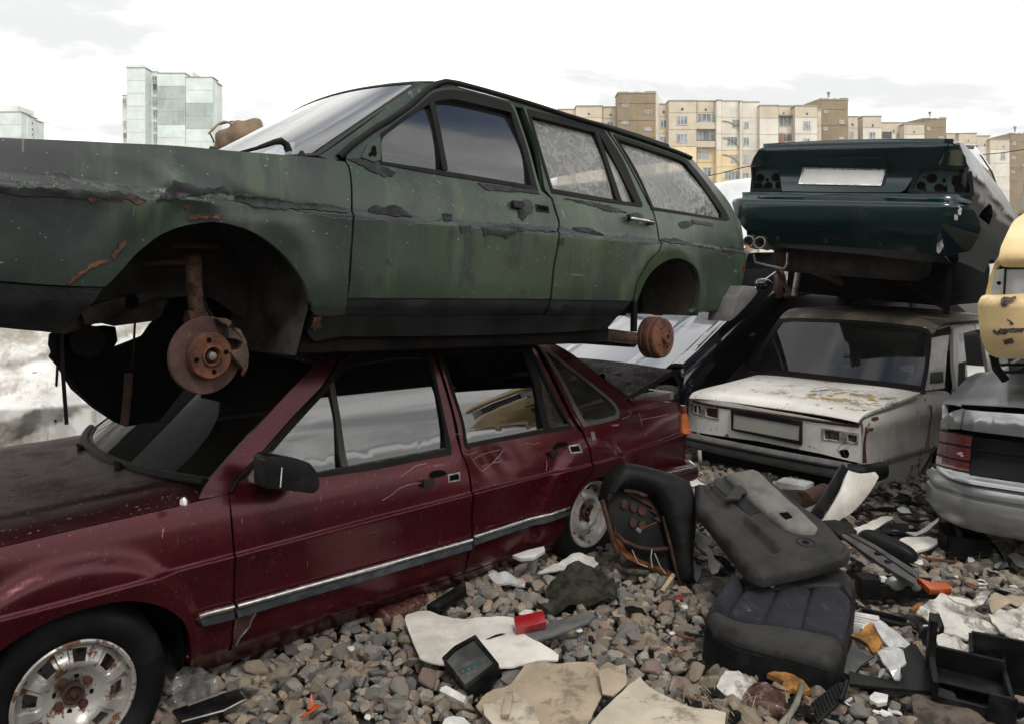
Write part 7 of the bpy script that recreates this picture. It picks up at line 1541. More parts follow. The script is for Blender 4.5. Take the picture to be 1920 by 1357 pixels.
# seat cushion
SCN = (.02, -.10, 1)
scp = [(1362, 1086), (1392, 1078), (1550, 1064), (1585, 1072), (1605, 1090), (1603, 1130), (1592, 1190), (1578, 1240), (1556, 1252), (1476, 1229), (1395, 1209), (1363, 1196), (1340, 1186), (1322, 1172), (1323, 1155), (1340, 1122)]
covers.append([(1322, 1172), (1363, 1086), (1610, 1060), (1590, 1230), (1565, 1295), (1425, 1255), (1340, 1192)])
sc_ = Sheet(scp, .175, SCN); cush = empty('seat_cushion', sc_.fr.M); tag(cush, 'black vinyl seat cushion with dark blue cloth panels lying on the gravel', 'car seat')
so_ = sc_.uv(scp, 3, 50)
prism('base', so_, -.17, .0, VINYL, cush, None, 0, sub=.03, fn=lambda x, y: -.035 * max(0, 1 + sdist((x, y), so_) / .03) ** 2, angle=60)
def puff(name, pts, mat, h, edge=.022, base=.0, sm=2, dip=0):
    pl = sc_.uv(pts, sm, 50)
    def f(x, y):
        d = max(0., -sdist((x, y), pl)); k = min(1, d / edge); return h * (1 - (1 - k) ** 2) + .004 * noise.noise(Vector((x * 14, y * 14, h * 99)))
    return prism(name, pl, base - .02, base, mat, cush, None, 0, sub=.016, fn=f, angle=70)
puff('cloth_panel', [(1394, 1110), (1425, 1105), (1456, 1110), (1428, 1176), (1395, 1168), (1362, 1159)], CLOTH, .018)
puff('cloth_panel', [(1457, 1111), (1490, 1104), (1521, 1107), (1501, 1185), (1465, 1181), (1429, 1176)], CLOTH, .018)
puff('cloth_panel', [(1522, 1107), (1550, 1103), (1575, 1105), (1594, 1125), (1590, 1165), (1579, 1208), (1550, 1196), (1502, 1185)], CLOTH, .018)
puff('cloth_bolster', [(1364, 1088), (1390, 1095), (1393, 1108), (1362, 1158), (1340, 1151), (1325, 1153), (1340, 1124)], CLOTH, .05, .04)
puff('front_roll', [(1323, 1158), (1336, 1152), (1350, 1155), (1380, 1170), (1426, 1178), (1476, 1183), (1551, 1198), (1578, 1210), (1576, 1238), (1554, 1251), (1476, 1228), (1396, 1208), (1363, 1195), (1338, 1184)], GVINYL, .034, .035)
puff('back_roll', [(1392, 1080), (1470, 1070), (1550, 1065), (1585, 1073), (1602, 1092), (1596, 1122), (1576, 1104), (1550, 1102), (1490, 1103), (1456, 1108), (1425, 1104), (1396, 1107)], GVINYL, .022, .03)
tube('seam_piping', [sc_.p3(x, y, -.008) for x, y in ((1341, 1188), (1363, 1198), (1395, 1211), (1420, 1218), (1476, 1231), (1520, 1243), (1554, 1254), (1572, 1246))], .0035, VINYL, cush, 6)
for q in ([(1442, 1098), (1448, 1095), (1453, 1099), (1447, 1102)],): flat('paper_scrap', 'small white paper scrap lying on the vinyl of the black seat cushion', 'paper', q, PAPER, .21, thick=.003, sm=0, cover=False)
flat('paper_scrap', 'tiny white paper scrap at the front seam of the black seat cushion', 'paper', [(1489, 1182), (1498, 1184), (1500, 1189), (1492, 1187)], PAPER, .18, thick=.003, sm=0, cover=False)
# white bumper piece leaning by the white saloon
wbs = Sheet([(1600, 880), (1645, 890), (1560, 985)], depth=4.35, n=(.35, -1, .25), cover=False)
wb = empty('bumper_piece', wbs.fr.M); tag(wb, 'broken white bumper corner with black inner side leaning before the white saloon', 'bumper')
wq = wbs.uv([(1603, 880), (1622, 887), (1648, 884), (1653, 893), (1642, 912), (1625, 938), (1605, 962), (1590, 971), (1571, 984), (1546, 983), (1563, 952), (1581, 922)], 2)
wx = wbs.p3(1600, 930)
prism('skin', wq, 0, .012, m_paint('scuffed_white_plastic', (.62, .60, .55), .35, .3, 0, .4, (.22, .17, .12), .1, .4, .02), wb, None, 0, sub=.025, fn=lambda x, y: -2.2 * (x - wx.x - .35 * (y - wx.y)) ** 2 - .03, angle=60)
prism('inner_side', wbs.uv([(1593, 868), (1603, 881), (1581, 923), (1545, 983), (1528, 970), (1560, 923)]), -.07, -.05, BPL, wb, bev=.004)
# long grey trim, headrest, boxes
tr_, ts_ = flat('trim_plank', 'long grey plastic sill trim lying right of the seat, with moulded clips', 'car trim', [(1577, 1009), (1588, 998), (1640, 1026), (1723, 1079), (1713, 1100), (1650, 1062)], GREYPL, .16, (.05, -.15, 1), .018, 0)
tr_.data.materials[0] = m_plain('weathered_dark_plastic', (.052, .052, .050), .6, var=.3, scale=12, dust=.5, dustcol=(.085, .08, .07))
for x, y in ((1645, 1045), (1664, 1060)):
    a = ts_.p3(x, y, .018); box('clip', tuple(a + Vector((-.014, -.009, 0))), tuple(a + Vector((.014, .009, .012))), BPL, tr_, .002)
tube('edge_rib', [ts_.p3(1582, 1004, .02), ts_.p3(1640, 1036, .02), ts_.p3(1716, 1089, .02)], .004, BPL, tr_, 6)
hrS = Sheet([(1618, 1003), (1630, 993), (1655, 995), (1683, 1015), (1711, 1040), (1714, 1058), (1700, 1060), (1665, 1040)], .12)
bm = bmesh.new(); bmesh.ops.create_cube(bm, size=1); bmesh.ops.subdivide_edges(bm, edges=bm.edges[:], cuts=6, use_grid_fill=True)
for v in bm.verts:
    p = v.co * 2; q_ = Vector([math.copysign(abs(c) ** 1.0, c) for c in p]); L_ = (abs(q_.x) ** 3 + abs(q_.y) ** 3 + abs(q_.z) ** 3) ** (1 / 3); q_ = q_ / max(L_, 1e-6); v.co = Vector((q_.x * .155, q_.y * .055, q_.z * .075))
hr = from_bm('headrest', bm, VINYL); hr.matrix_world = Matrix.Translation(at(1662, 1030, .10)) @ Matrix.Rotation(rad(-40), 4, 'Z') @ Matrix.Rotation(rad(14), 4, 'Y'); tag(hr, 'black padded headrest lying behind the long grey sill trim', 'headrest')
for sx in (-.06, .06): tube('post', [(sx, .03, -.05), (sx, .12, -.05)], .006, STEEL, hr, 8)
covers.append(hrS.px)
def shoebox(name, label, cat, c, yaw, dims, mat, wall=.008, tilt=(0, 0), inner=(), group=None):
    """An open-topped thin-walled box."""
    w, l, h = dims; o = empty(name, Matrix.Translation(c) @ Matrix.Rotation(rad(yaw), 4, 'Z') @ Matrix.Rotation(rad(tilt[0]), 4, 'X') @ Matrix.Rotation(rad(tilt[1]), 4, 'Y')); tag(o, label, cat, group)
    box('bottom', (-w / 2, -l / 2, 0), (w / 2, l / 2, wall), mat, o, .002)
    for (a, b, hh) in (((-w / 2, -l / 2), (w / 2, -l / 2 + wall), h), ((-w / 2, l / 2 - wall), (w / 2, l / 2), h * 1.25), ((-w / 2, -l / 2), (-w / 2 + wall, l / 2), h * .9), ((w / 2 - wall, -l / 2), (w / 2, l / 2), h * 1.1)):
        box('side', (a[0], a[1], wall), (b[0], b[1], hh), mat, o, .002)
    for lo, hi in inner: box('rib', lo, hi, mat, o, .002)
    return o
covers.append([(1755, 975), (1850, 965), (1855, 1045), (1765, 1050)])
shoebox('fuse_box', 'broken open black plastic housing standing right of the white felt, under the silver bumper', 'plastic housing', at(1806, 1040, .02), -14, (.22, .17, .12), BPL, .009, (0, 3), [((-.04, -.08, .0), (-.03, .08, .15)), ((.0, -.02, .0), (.10, -.012, .10))])
def ubox(name, label, cat, px, depth, yaw, pieces, mat, tilt=(0, 0)):
    o = empty(name, Matrix.Translation(at(px[0], px[1], 0) if depth is None else atd(px[0], px[1], depth)) @ Matrix.Rotation(rad(yaw), 4, 'Z') @ Matrix.Rotation(rad(tilt[0]), 4, 'X') @ Matrix.Rotation(rad(tilt[1]), 4, 'Y')); tag(o, label, cat)
    for nm, lo, hi in pieces: box(nm, lo, hi, mat, o, .003)
    return o
ubox('battery_tray', 'deep black battery tray with tall corner walls in the bottom right corner', 'plastic tray', (1808, 1335), None, -24, [('floor', (-.11, -.10, .03), (.13, .12, .042)), ('front_wall', (-.11, -.105, .0), (.13, -.09, .10)), ('back_wall', (-.11, .105, .0), (.13, .12, .17)), ('left_wall', (-.12, -.105, .0), (-.10, .12, .15)), ('corner_post', (-.125, .06, .10), (-.10, .125, .29)), ('right_wall', (.12, -.105, .0), (.135, .12, .14)), ('corner_flap', (.05, -.112, .06), (.135, -.098, .16)), ('foot', (-.05, -.108, -.03), (-.03, -.09, .0)), ('foot', (.06, -.108, -.03), (.08, -.09, .0)), ('shelf', (-.10, .0, .085), (.12, .10, .095))], BPL, (6, 4))
covers.append([(1755, 1190), (1885, 1190), (1885, 1357), (1760, 1300)])
ubox('battery_cover', 'black plastic box shell with tall back wall at the lower right edge', 'plastic housing', (1898, 1310), None, -30, [('back_wall', (-.13, .06, .0), (.16, .075, .20)), ('left_wall', (-.14, -.08, .0), (-.125, .075, .19)), ('floor', (-.13, -.08, .0), (.16, .07, .012)), ('front_lip', (-.13, -.09, .0), (.16, -.078, .04)), ('baffle', (-.03, -.02, .012), (-.02, .07, .13))], BPL, (4, 0))
covers.append([(1832, 1200), (1920, 1200), (1920, 1357), (1840, 1300)])
ubox('fuse_cover', 'flat black plastic cover with two slots, behind the headrest', 'plastic housing', (1672, 1010), None, -28, [('top', (-.10, -.07, .06), (.10, .07, .075)), ('front', (-.10, -.075, .0), (.10, -.065, .07)), ('slot', (-.06, -.03, .075), (-.04, .0, .080)), ('slot', (-.01, .01, .075), (.01, .04, .080))], BPL, (8, -6))
ubox('lamp_housing', 'black lamp housing with grey reflector bowls and a long front rail, right of the seat', 'plastic housing', (1690, 1128), None, -3, [('rail', (-.13, -.02, .03), (.19, -.005, .085)), ('end_block', (-.21, -.05, .02), (-.125, .04, .12)), ('back_plate', (-.12, .04, .02), (.16, .052, .11))], BPL, (0, 2))
lh_ = bpy.data.objects['lamp_housing']
for i, (x, r) in enumerate(((-.03, .055), (.06, .04))):
    lathe('reflector_bowl', [(r, .0), (r * .9, -.02), (r * .5, -.035), (.0, -.04)], m_plain('dull_reflector', (.30, .30, .29), .3, .5), lh_, 24, basis((x, .012, .085), (1, 0, 0), (0, .5, -.86), (0, -.86, -.5)) @ Matrix.Rotation(math.pi, 4, 'X'))
box('white_block', (-.10, -.0, .09), (-.07, .03, .115), m_plain('white_plastic', (.62, .62, .60), .4), lh_, .003)
covers.append([(1610, 1090), (1780, 1110), (1760, 1140), (1620, 1140)])
al, als = flat('amber_lens', 'broken orange indicator lens lying at the tip of the grey sill trim', 'lamp lens', [(1718, 1091), (1742, 1099), (1772, 1100), (1780, 1107), (1783, 1113), (1742, 1114)], AMB, .10, (0, -.3, 1), .03, 0)
# white felt pieces, torn cards
flat('felt_sheet', 'torn white felt pad with a hole, between headrest and black fuse housing', 'felt sheet', [(1686, 1013), (1700, 1008), (1741, 1007), (1756, 1013), (1757, 1022), (1740, 1032), (1711, 1038), (1700, 1028)], FELT, .08, (0, -.15, 1), .012, 2, .012)
flat('felt_strip', 'curved white felt strip pointing up beside the black fuse housing', 'felt sheet', [(1698, 999), (1720, 998), (1740, 985), (1760, 970), (1757, 980), (1737, 997), (1715, 1006)], FELT, .12, (0, -.5, 1), .01, 2, .01)
flat('felt_strip', 'long dirty white felt strip behind the headrest, before the white bumper', 'felt sheet', [(1597, 995), (1620, 985), (1650, 972), (1663, 968), (1676, 972), (1660, 982), (1630, 997), (1600, 1004)], FELT, .07, (0, -.2, 1), .01, 2, .02)
flat('paper_sheet', 'white paper scrap at the foot of the white saloon bumper, beside the door panel', 'paper', [(1293, 898), (1303, 894), (1327, 912), (1296, 913)], PAPER, .16, (0, -.4, 1), .004, 0, .02)
flat('card_sheet', 'large muddy white card sheet spread right of the amber lens', 'card', [(1717, 1149), (1745, 1131), (1766, 1115), (1795, 1124), (1816, 1134), (1845, 1155), (1880, 1164), (1912, 1172), (1896, 1188), (1850, 1191), (1811, 1197), (1780, 1192), (1755, 1184), (1735, 1165)], MUD, .07, (0, -.06, 1), .008, 1, .035, .02)
flat('card_sheet', 'muddy crumpled white cardboard at the right edge below the corrugated pieces', 'card', [(1850, 1150), (1880, 1143), (1930, 1128), (1960, 1180), (1930, 1215), (1895, 1205), (1880, 1185)], MUD, .09, (0, -.06, 1), .008, 1, .04, .02)
flat('cardboard_flap', 'brown corrugated flap at the right edge above the muddy white card', 'cardboard', [(1852, 1132), (1870, 1116), (1900, 1112), (1930, 1116), (1935, 1130), (1895, 1138), (1860, 1146)], CARD, .10, (0, -.1, 1), .007, 1, .03, .02)
flat('card_strip', 'curled pale strips of card folded over the top of the muddy sheet', 'card', [(1776, 1116), (1800, 1116), (1822, 1128), (1838, 1112), (1856, 1115), (1842, 1138), (1818, 1141)], MUD, .13, (0, -.3, 1), .006, 1, .03, .02)
flat('paper_heap', 'dirty white paper mush behind the black battery tray', 'paper', [(1745, 1195), (1775, 1190), (1800, 1202), (1830, 1215), (1832, 1240), (1800, 1245), (1780, 1240), (1768, 1225)], MUD, .06, (0, -.06, 1), .012, 1, .05, .016)
flat('paper_sheet', 'crumpled white paper at the right edge above the gravel', 'paper', [(1890, 1042), (1903, 1035), (1925, 1045), (1930, 1068), (1905, 1060)], PAPER, .06, (0, -.2, 1), .005, 1, .03)
# foam, bags, black trims right of the seat
flat('foam_scrap', 'torn ochre foam piece with a rusty edge right of the seat cushion', 'foam', [(1592, 1196), (1612, 1192), (1622, 1179), (1634, 1170), (1645, 1188), (1654, 1213), (1645, 1226), (1636, 1229), (1626, 1212), (1612, 1204)], FOAM, .09, (-.2, -.5, 1), .02, 1, .02, .02)
flat('foam_scrap', 'flat ochre foam piece under the front edge of the seat cushion', 'foam', [(1438, 1270), (1455, 1266), (1500, 1277), (1520, 1296), (1498, 1302), (1485, 1296), (1470, 1311), (1462, 1302), (1470, 1288), (1452, 1282)], FOAM, .05, (0, -.1, 1), .02, 1, .02, .02)
flat('foam_scrap', 'small ochre foam scrap left of the muddy white card', 'foam', [(1704, 1148), (1720, 1138), (1731, 1136), (1728, 1145), (1712, 1150)], FOAM, .07, (0, -.2, 1), .02, 1, .01, .02)
flat('plastic_bag', 'shiny silvery plastic bag lying on the black shaped trim', 'plastic bag', [(1644, 1224), (1662, 1214), (1693, 1222), (1696, 1236), (1699, 1247), (1688, 1256), (1687, 1272), (1678, 1273), (1668, 1262), (1655, 1245)], BAG, .14, (-.1, -.4, 1), .008, 1, .04, .012)
flat('plastic_bag', 'long twisted dusty plastic wrapper above the silvery bag', 'plastic bag', [(1637, 1172), (1650, 1168), (1672, 1183), (1690, 1196), (1707, 1204), (1702, 1214), (1684, 1213), (1668, 1211), (1655, 1195)], BAG, .12, (0, -.3, 1), .012, 1, .035, .012)
flat('car_trim', 'black shaped side trim with a cut-out lying before the battery tray', 'car trim', [(1591, 1262), (1605, 1266), (1625, 1271), (1655, 1277), (1687, 1283), (1692, 1268), (1687, 1254), (1700, 1245), (1697, 1236), (1693, 1222), (1705, 1213), (1716, 1211), (1732, 1236), (1745, 1265), (1758, 1301), (1720, 1299), (1650, 1293), (1593, 1287)], BPL, .10, (0, -.20, 1), .014, 0)
flat('car_trim', 'dark grey plastic sheet tucked against the right side of the seat cushion', 'car trim', [(1580, 1262), (1590, 1225), (1600, 1203), (1612, 1218), (1625, 1228), (1640, 1232), (1612, 1250), (1600, 1268)], m_plain('dark_grey_plastic', (.035, .036, .037), .5, dust=.4), .08, (-.1, -.3, 1), .008, 1, .008)
ubox('interior_trim', 'black moulded trim with a ribbed socket between wrapper and muddy card', 'car trim', (1690, 1195), None, -20, [('bar', (-.16, .0, .03), (.08, .03, .06)), ('bar', (-.16, .04, .05), (.02, .055, .075)), ('socket', (.06, -.05, .0), (.15, .05, .07)), ('fin', (.13, -.06, .0), (.145, .06, .12))], BPL, (4, 6))
ps = empty('paper_stack', Matrix.Translation(at(1612, 1180, .03)) @ Matrix.Rotation(rad(-35), 4, 'Z')); tag(ps, 'stack of ribbed white card slats wedged right of the seat', 'card')
for k in range(6): box('slat', (-.08, -.05 + .018 * k, .012 * k * .3), (.07, -.036 + .018 * k, .035 + .004 * k), PAPER, ps, .001, jitter=.004)
flat('seat_side_trim', 'black rubbery seat side cover behind the door panel tip', 'car trim', [(1540, 984), (1565, 982), (1592, 990), (1606, 1004), (1590, 1012), (1572, 1012), (1556, 998)], VINYL, .20, (0, -.25, 1), .03, 2)
mf_, mfs = flat('mud_flap', 'ribbed black rubber mat with a hole, bottom edge right of the seat', 'rubber mat', [(1520, 1322), (1545, 1302), (1570, 1283), (1590, 1281), (1584, 1300), (1576, 1318), (1556, 1338), (1532, 1360), (1526, 1345)], RUBBER, .06, (-.1, -.35, 1), .012, 0)
for k in range(9):
    t = k / 8.; a = mfs.p3(1524 + 46 * t, 1322 - 36 * t, .013); b = mfs.p3(1534 + 46 * t, 1350 - 40 * t, .013); tube('rib', [a, b], .0035, RUBBER, mf_, 5)
tube('edge_strip', [mfs.p3(1588, 1284, .02), mfs.p3(1580, 1310, .02), mfs.p3(1574, 1320, .02)], .008, BPL, mf_, 6)
flat('felt_mat', 'brown fuzzy carpet piece with turned up edge at the bottom right', 'carpet', [(1708, 1315), (1730, 1309), (1757, 1305), (1790, 1322), (1835, 1341), (1850, 1362), (1800, 1372), (1716, 1366), (1712, 1340)], m_plain('brown_carpet', (.060, .048, .038), 1., var=.5, scale=14, dust=.5, dustcol=(.13, .10, .08), bump=.9, bscale=140), .06, (0, -.05, 1), .015, 1, .02, .02)
# brown bottles, hose, papers
def bottle(name, label, a, b, r, cap, crush=.5):
    d = b - a; z = d.normalized(); x = Vector((0, 0, 1)).cross(z).normalized(); y = z.cross(x); L_ = d.length
    o = empty(name, basis(a, x, y, z)); tag(o, label, 'bottle')
    bm = bmesh.new(); rings = []
    for (rr, h) in ((.2, 0), (.95, .01), (1, .06), (.96, .3), (1, .5), (.97, .68), (.75, .80), (.38, .90), (.30, .93), (.30, 1.)):
        ring = []
        for k in range(22):
            an = 2 * math.pi * k / 22; f = rr * r * (1 + .22 * crush * noise.noise(Vector((math.cos(an) * 2, math.sin(an) * 2, h * 6 + a.x))))
            ring.append(bm.verts.new((f * math.cos(an) * (1 + .25 * crush), f * math.sin(an) * (1 - .55 * crush * (1 if h < .8 else 0)), h * L_)))
        rings.append(ring)
    for p, q_ in zip(rings, rings[1:]):
        for k in range(22): bm.faces.new((p[k], p[(k + 1) % 22], q_[(k + 1) % 22], q_[k]))
    bm.faces.new(rings[0][::-1]); bmesh.ops.recalc_face_normals(bm, faces=bm.faces[:]); from_bm('body', bm, BOTTLE, o)
    if cap: lathe('cap', [(r * .36, L_ * .95), (r * .38, L_ * .96), (r * .38, L_ * 1.06), (r * .34, L_ * 1.07), (.0, L_ * 1.07)], cap, o, 18)
    return o
bottle('bottle', 'crushed brown plastic bottle with white cap below the seat cushion', at(1435, 1335, .05), at(1434, 1292, .05), .062, m_plain('white_cap', (.65, .64, .62), .4), .8)
bottle('bottle', 'brown plastic bottle lying under the red sill, beside the black bar', at(712, 1160, .05), at(808, 1118, .05), .050, m_plain('yellow_cap_ring', (.35, .25, .08), .5), .35)
o = tube('hose', [at(1504, 1282, .06), at(1500, 1300, .07), at(1492, 1320, .07), at(1480, 1340, .05), at(1466, 1356, .05), at(1455, 1375, .03)], .011, m_plain('grey_green_hose', (.15, .145, .115), .55), None, 10); tag(o, 'grey green rubber hose curving down from under the seat cushion', 'hose')
flat('paper_sheet', 'peeling crumpled white paper left of the brown bottle cap', 'paper', [(1343, 1285), (1360, 1262), (1385, 1258), (1405, 1270), (1421, 1290), (1412, 1300), (1398, 1310), (1370, 1305), (1348, 1297)], MUD, .06, (0, -.1, 1), .005, 1, .03, .014)
flat('cloth_rag', 'folded dirty white rag on the gravel below the battery tray side', 'rag', [(1630, 1307), (1640, 1299), (1655, 1303), (1665, 1306), (1663, 1318), (1645, 1322), (1632, 1316)], PAPER, .07, (0, -.2, 1), .015, 2, .02, .012)
# cardboard sheets in front
flat('cardboard_sheet', 'big brown stained cardboard sheet at the bottom centre', 'cardboard', [(892, 1322), (912, 1302), (941, 1290), (965, 1272), (990, 1248), (1011, 1233), (1030, 1242), (1052, 1248), (1085, 1247), (1113, 1248), (1123, 1259), (1127, 1285), (1128, 1307), (1112, 1340), (1100, 1366), (1000, 1380), (915, 1372), (908, 1345)], CARD, .075, (0, -.02, 1), .006, 1, .02, .03)
flat('cardboard_flap', 'small upright cardboard flap on the right corner of the brown sheet', 'cardboard', [(1122, 1260), (1150, 1252), (1173, 1248), (1176, 1282), (1163, 1297), (1150, 1310), (1130, 1305)], CARD, .10, (-.1, -.3, 1), .006, 0, .012, .03)
flat('cardboard_sheet', 'pale corrugated cardboard sheet at the bottom, right of the brown one', 'cardboard', [(1178, 1286), (1200, 1270), (1215, 1288), (1238, 1305), (1275, 1318), (1320, 1330), (1361, 1341), (1358, 1370), (1230, 1392), (1098, 1372), (1130, 1335), (1155, 1308)], CARDL, .085, (0, -.02, 1), .006, 1, .012, .03)
flat('cardboard_strip', 'torn pale cardboard strips on the lower left of the brown sheet', 'cardboard', [(905, 1325), (935, 1312), (948, 1300), (965, 1296), (978, 1312), (1000, 1330), (1012, 1362), (930, 1366), (908, 1345)], CARDL, .095, (0, -.05, 1), .005, 1, .02, .02)
flat('cardboard_roll', 'narrow folded cardboard strip lying upright on the torn strips', 'cardboard', [(948, 1302), (963, 1300), (955, 1345), (940, 1344)], CARD, .11, (0, -.1, 1), .012, 0)
fs, fss = flat('plastic_sheet', 'cracked off white plastic sheet under the instrument cluster', 'plastic sheet', [(759, 1163), (765, 1152), (780, 1147), (805, 1147), (850, 1160), (890, 1160), (926, 1158.5), (971, 1160), (978, 1178), (984, 1191), (1016, 1210), (1048, 1230), (1046, 1238), (1018, 1238), (980, 1246), (938, 1252.5), (850, 1250), (810, 1245), (788, 1237), (773, 1202)], FELT, .08, (0, -.03, 1), .006, 2, .008, .03)
tube('crack', [fss.p3(912, 1202, .010), fss.p3(930, 1196, .012), fss.p3(940, 1193, .012), fss.p3(948, 1192, .011)], [.002, .007, .006, .002], BLACKSHADE, fs, 6, flat=((0, 0, 1), .3))
flat('red_lens', 'broken red tail light lens lying on the off white plastic sheet', 'lamp lens', [(963, 1167), (1019, 1156), (1024, 1177), (968, 1190)], REDL, .105, (0, -.35, 1), .035, 0)
flat('grey_strip', 'grey plastic strip pointing right from the red lens', 'car trim', [(981, 1190), (1040, 1168), (1096, 1151), (1110, 1151), (1116, 1158), (1103, 1170), (1050, 1190), (1004, 1205)], GREYPL, .085, (0, -.1, 1), .012, 0)
icp = [(853, 1215), (893, 1193.6), (936, 1247), (875, 1296), (830, 1237)]
ic = Sheet(icp, .13, (-.25, -.45, 1)); clu = empty('instrument_cluster', ic.fr.M); tag(clu, 'black instrument cluster with faded dials lying on the off white sheet', 'dashboard part')
iq = ic.uv(icp)
prism('housing', iq, -.06, .0, BPL, clu, bev=.004)
prism('rim', iq, .0, .014, BPL, clu, None, 0, [ic.uv([(855, 1222), (890, 1201), (928, 1246), (874, 1288), (837, 1240)])])
dl = prism('dial_face', ic.uv([(856, 1221), (891, 1200), (929, 1246), (874, 1289), (836, 1240)]), .001, .004, m_plain('dial_grey', (.05, .052, .048), .35, dust=.5), clu, bev=0)
prism('teal_band', ic.uv([(858, 1258), (900, 1238), (906, 1244), (866, 1265)]), .004, .0055, m_plain('faded_teal', (.022, .045, .048), .6), clu, bev=0)
for k in range(8):
    a = ic.p3(858 + (k % 4) * 11, 1264 + (k // 4) * 9 - (k % 4) * 4, .005); box('dial_mark', tuple(a + Vector((-.004, -.003, 0))), tuple(a + Vector((.004, .003, .002))), m_plain('dial_white', (.10, .10, .095), .6) if k == 0 else bpy.data.materials['dial_white'], clu, 0)
prism('white_back', ic.uv([(826, 1283), (836, 1280), (872, 1300), (868, 1313), (822, 1290)]), -.06, -.01, m_plain('white_casing', (.55, .54, .50), .5), clu, bev=.003)
# dark mesh cloth, white bag, torn papers by the rear wheel
flat('mesh_cloth', 'dark olive mesh cloth crumpled on the gravel left of the seat back', 'cloth', [(1006, 1138), (1030, 1130), (1022, 1110), (1036, 1090), (1055, 1078), (1076, 1072), (1110, 1072), (1137, 1076), (1150, 1095), (1157, 1118), (1142, 1132), (1120, 1138), (1090, 1135), (1050, 1141), (1025, 1143)], m_plain('olive_mesh', (.020, .020, .014), .95, var=.6, scale=20, dust=.4, dustcol=(.06, .055, .035), bump=.9, bscale=170), .05, (0, -.1, 1), .03, 2, .07, .02)
flat('plastic_bag', 'white plastic bag under the red rear door, left of the olive cloth', 'plastic bag', [(915, 1073), (922, 1069), (935, 1080), (960, 1080), (986, 1090), (984, 1100), (968, 1100), (950, 1096), (930, 1094), (918, 1084)], m_film('white_bag_film', (.62, .62, .60), 1.), .06, (0, -.2, 1), .01, 2, .03, .015)
flat('white_plate', 'chalky white plate edge sticking out below the red sill', 'plate', [(961, 1046), (990, 1036), (1020, 1029), (1022, 1037), (1000, 1050), (975, 1052)], PAPER, .16, (0, -.3, 1), .02, 0)
o = box('metal_bracket', (0, 0, 0), (.05, .02, .13), m_plain('dull_aluminium', (.40, .40, .39), .4, .7), None, .004); o.matrix_world = Matrix.Translation(at(985, 1085, .02)) @ Matrix.Rotation(rad(-30), 4, 'Z') @ Matrix.Rotation(rad(8), 4, 'Y'); tag(o, 'grey metal bracket standing below the white plate under the sill', 'bracket')
mg, mgs = flat('torn_magazine', 'torn white magazine with a green edge near the red rear wheel', 'paper', [(1008, 1077), (1028, 1066), (1055, 1052), (1076, 1042), (1113, 1044), (1122, 1060), (1105, 1070), (1091, 1070), (1060, 1070), (1030, 1076)], PAPER, .09, (0, -.25, 1), .008, 1, .03, .015)
flat('plastic_wrapper', 'green printed wrapper edge under the torn white magazine', 'wrapper', [(1007, 1070), (1030, 1062), (1056, 1056), (1068, 1060), (1040, 1068), (1010, 1075)], m_plain('green_print', (.05, .16, .08), .5), .07, (0, -.2, 1), .004, 0, .01)
flat('black_bar', 'square black plastic bar lying under the red door behind the off white sheet', 'plastic bar', [(800, 1145), (840, 1120), (872, 1099), (875, 1116), (845, 1135), (820, 1150)], BPL, .07, (0, -.3, 1), .035, 0)
flat('plastic_bag', 'crumpled clear plastic bag beside the red front tyre', 'plastic bag', [(322, 1290), (330, 1270), (350, 1264), (375, 1262), (393, 1272), (412, 1290), (405, 1300), (385, 1305), (360, 1318), (335, 1318), (322, 1305)], BAGD, .06, (0, -.3, 1), .02, 1, .08, .012)
tp, tps = flat('trim_plate', 'flat black trim plate with a slot beside the red front tyre', 'car trim', [(323, 1336), (380, 1316), (446, 1296), (461, 1314), (420, 1335), (341, 1358)], BPL, .055, (0, -.12, 1), .012, 0)
tube('slot_rib', [tps.p3(352, 1328, .014), tps.p3(411, 1307, .014)], .006, GREYPL, tp, 6)
tube('bright_edge', [tps.p3(341, 1357, .010), tps.p3(420, 1336, .010), tps.p3(460, 1315, .010)], .004, STEEL, tp, 6)
flat('amber_shard', 'small orange lens shard standing among the stones at the bottom', 'lamp lens', [(576, 1330), (580, 1312), (585, 1297), (590, 1318), (588, 1328)], AMB, .07, (-.2, -1, .6), .006, 0, cover=False)
flat('amber_shard', 'small orange lens shard lying flat among the stones at the bottom', 'lamp lens', [(561, 1345), (580, 1333), (592, 1320), (605, 1322), (590, 1332), (570, 1346)], AMB, .06, (0, -.3, 1), .005, 0, cover=False)
flat('paper_sheet', 'crumpled white paper on the lower edge left of the cardboard', 'paper', [(826, 1357), (833, 1345), (850, 1341), (870, 1343), (887, 1356), (880, 1372), (830, 1372)], PAPER, .07, (0, -.2, 1), .008, 1, .03, .012)
flat('paper_scrap', 'white paper scrap above the red lens', 'paper', [(972, 1153), (985, 1145), (998, 1144), (1000, 1154), (985, 1160)], PAPER, .07, (0, -.3, 1), .006, 1, .015, .015)
flat('paper_sheet', 'crumpled silver white paper between the seat back and the door panel', 'paper', [(1303, 1002), (1312, 998), (1318, 1004), (1332, 1004), (1334, 1018), (1325, 1030), (1338, 1052), (1350, 1062), (1346, 1075), (1335, 1080), (1326, 1068), (1322, 1045), (1308, 1025)], PAPER, .14, (0, -.8, 1), .006, 1, .05, .012)
flat('plastic_scrap', 'torn black plastic scrap below the silver white paper', 'plastic scrap', [(1335, 1040), (1352, 1044), (1366, 1052), (1380, 1062), (1376, 1078), (1355, 1082), (1345, 1072), (1360, 1064), (1350, 1054)], BPL, .08, (0, -.5, 1), .006, 1, .03, .015)
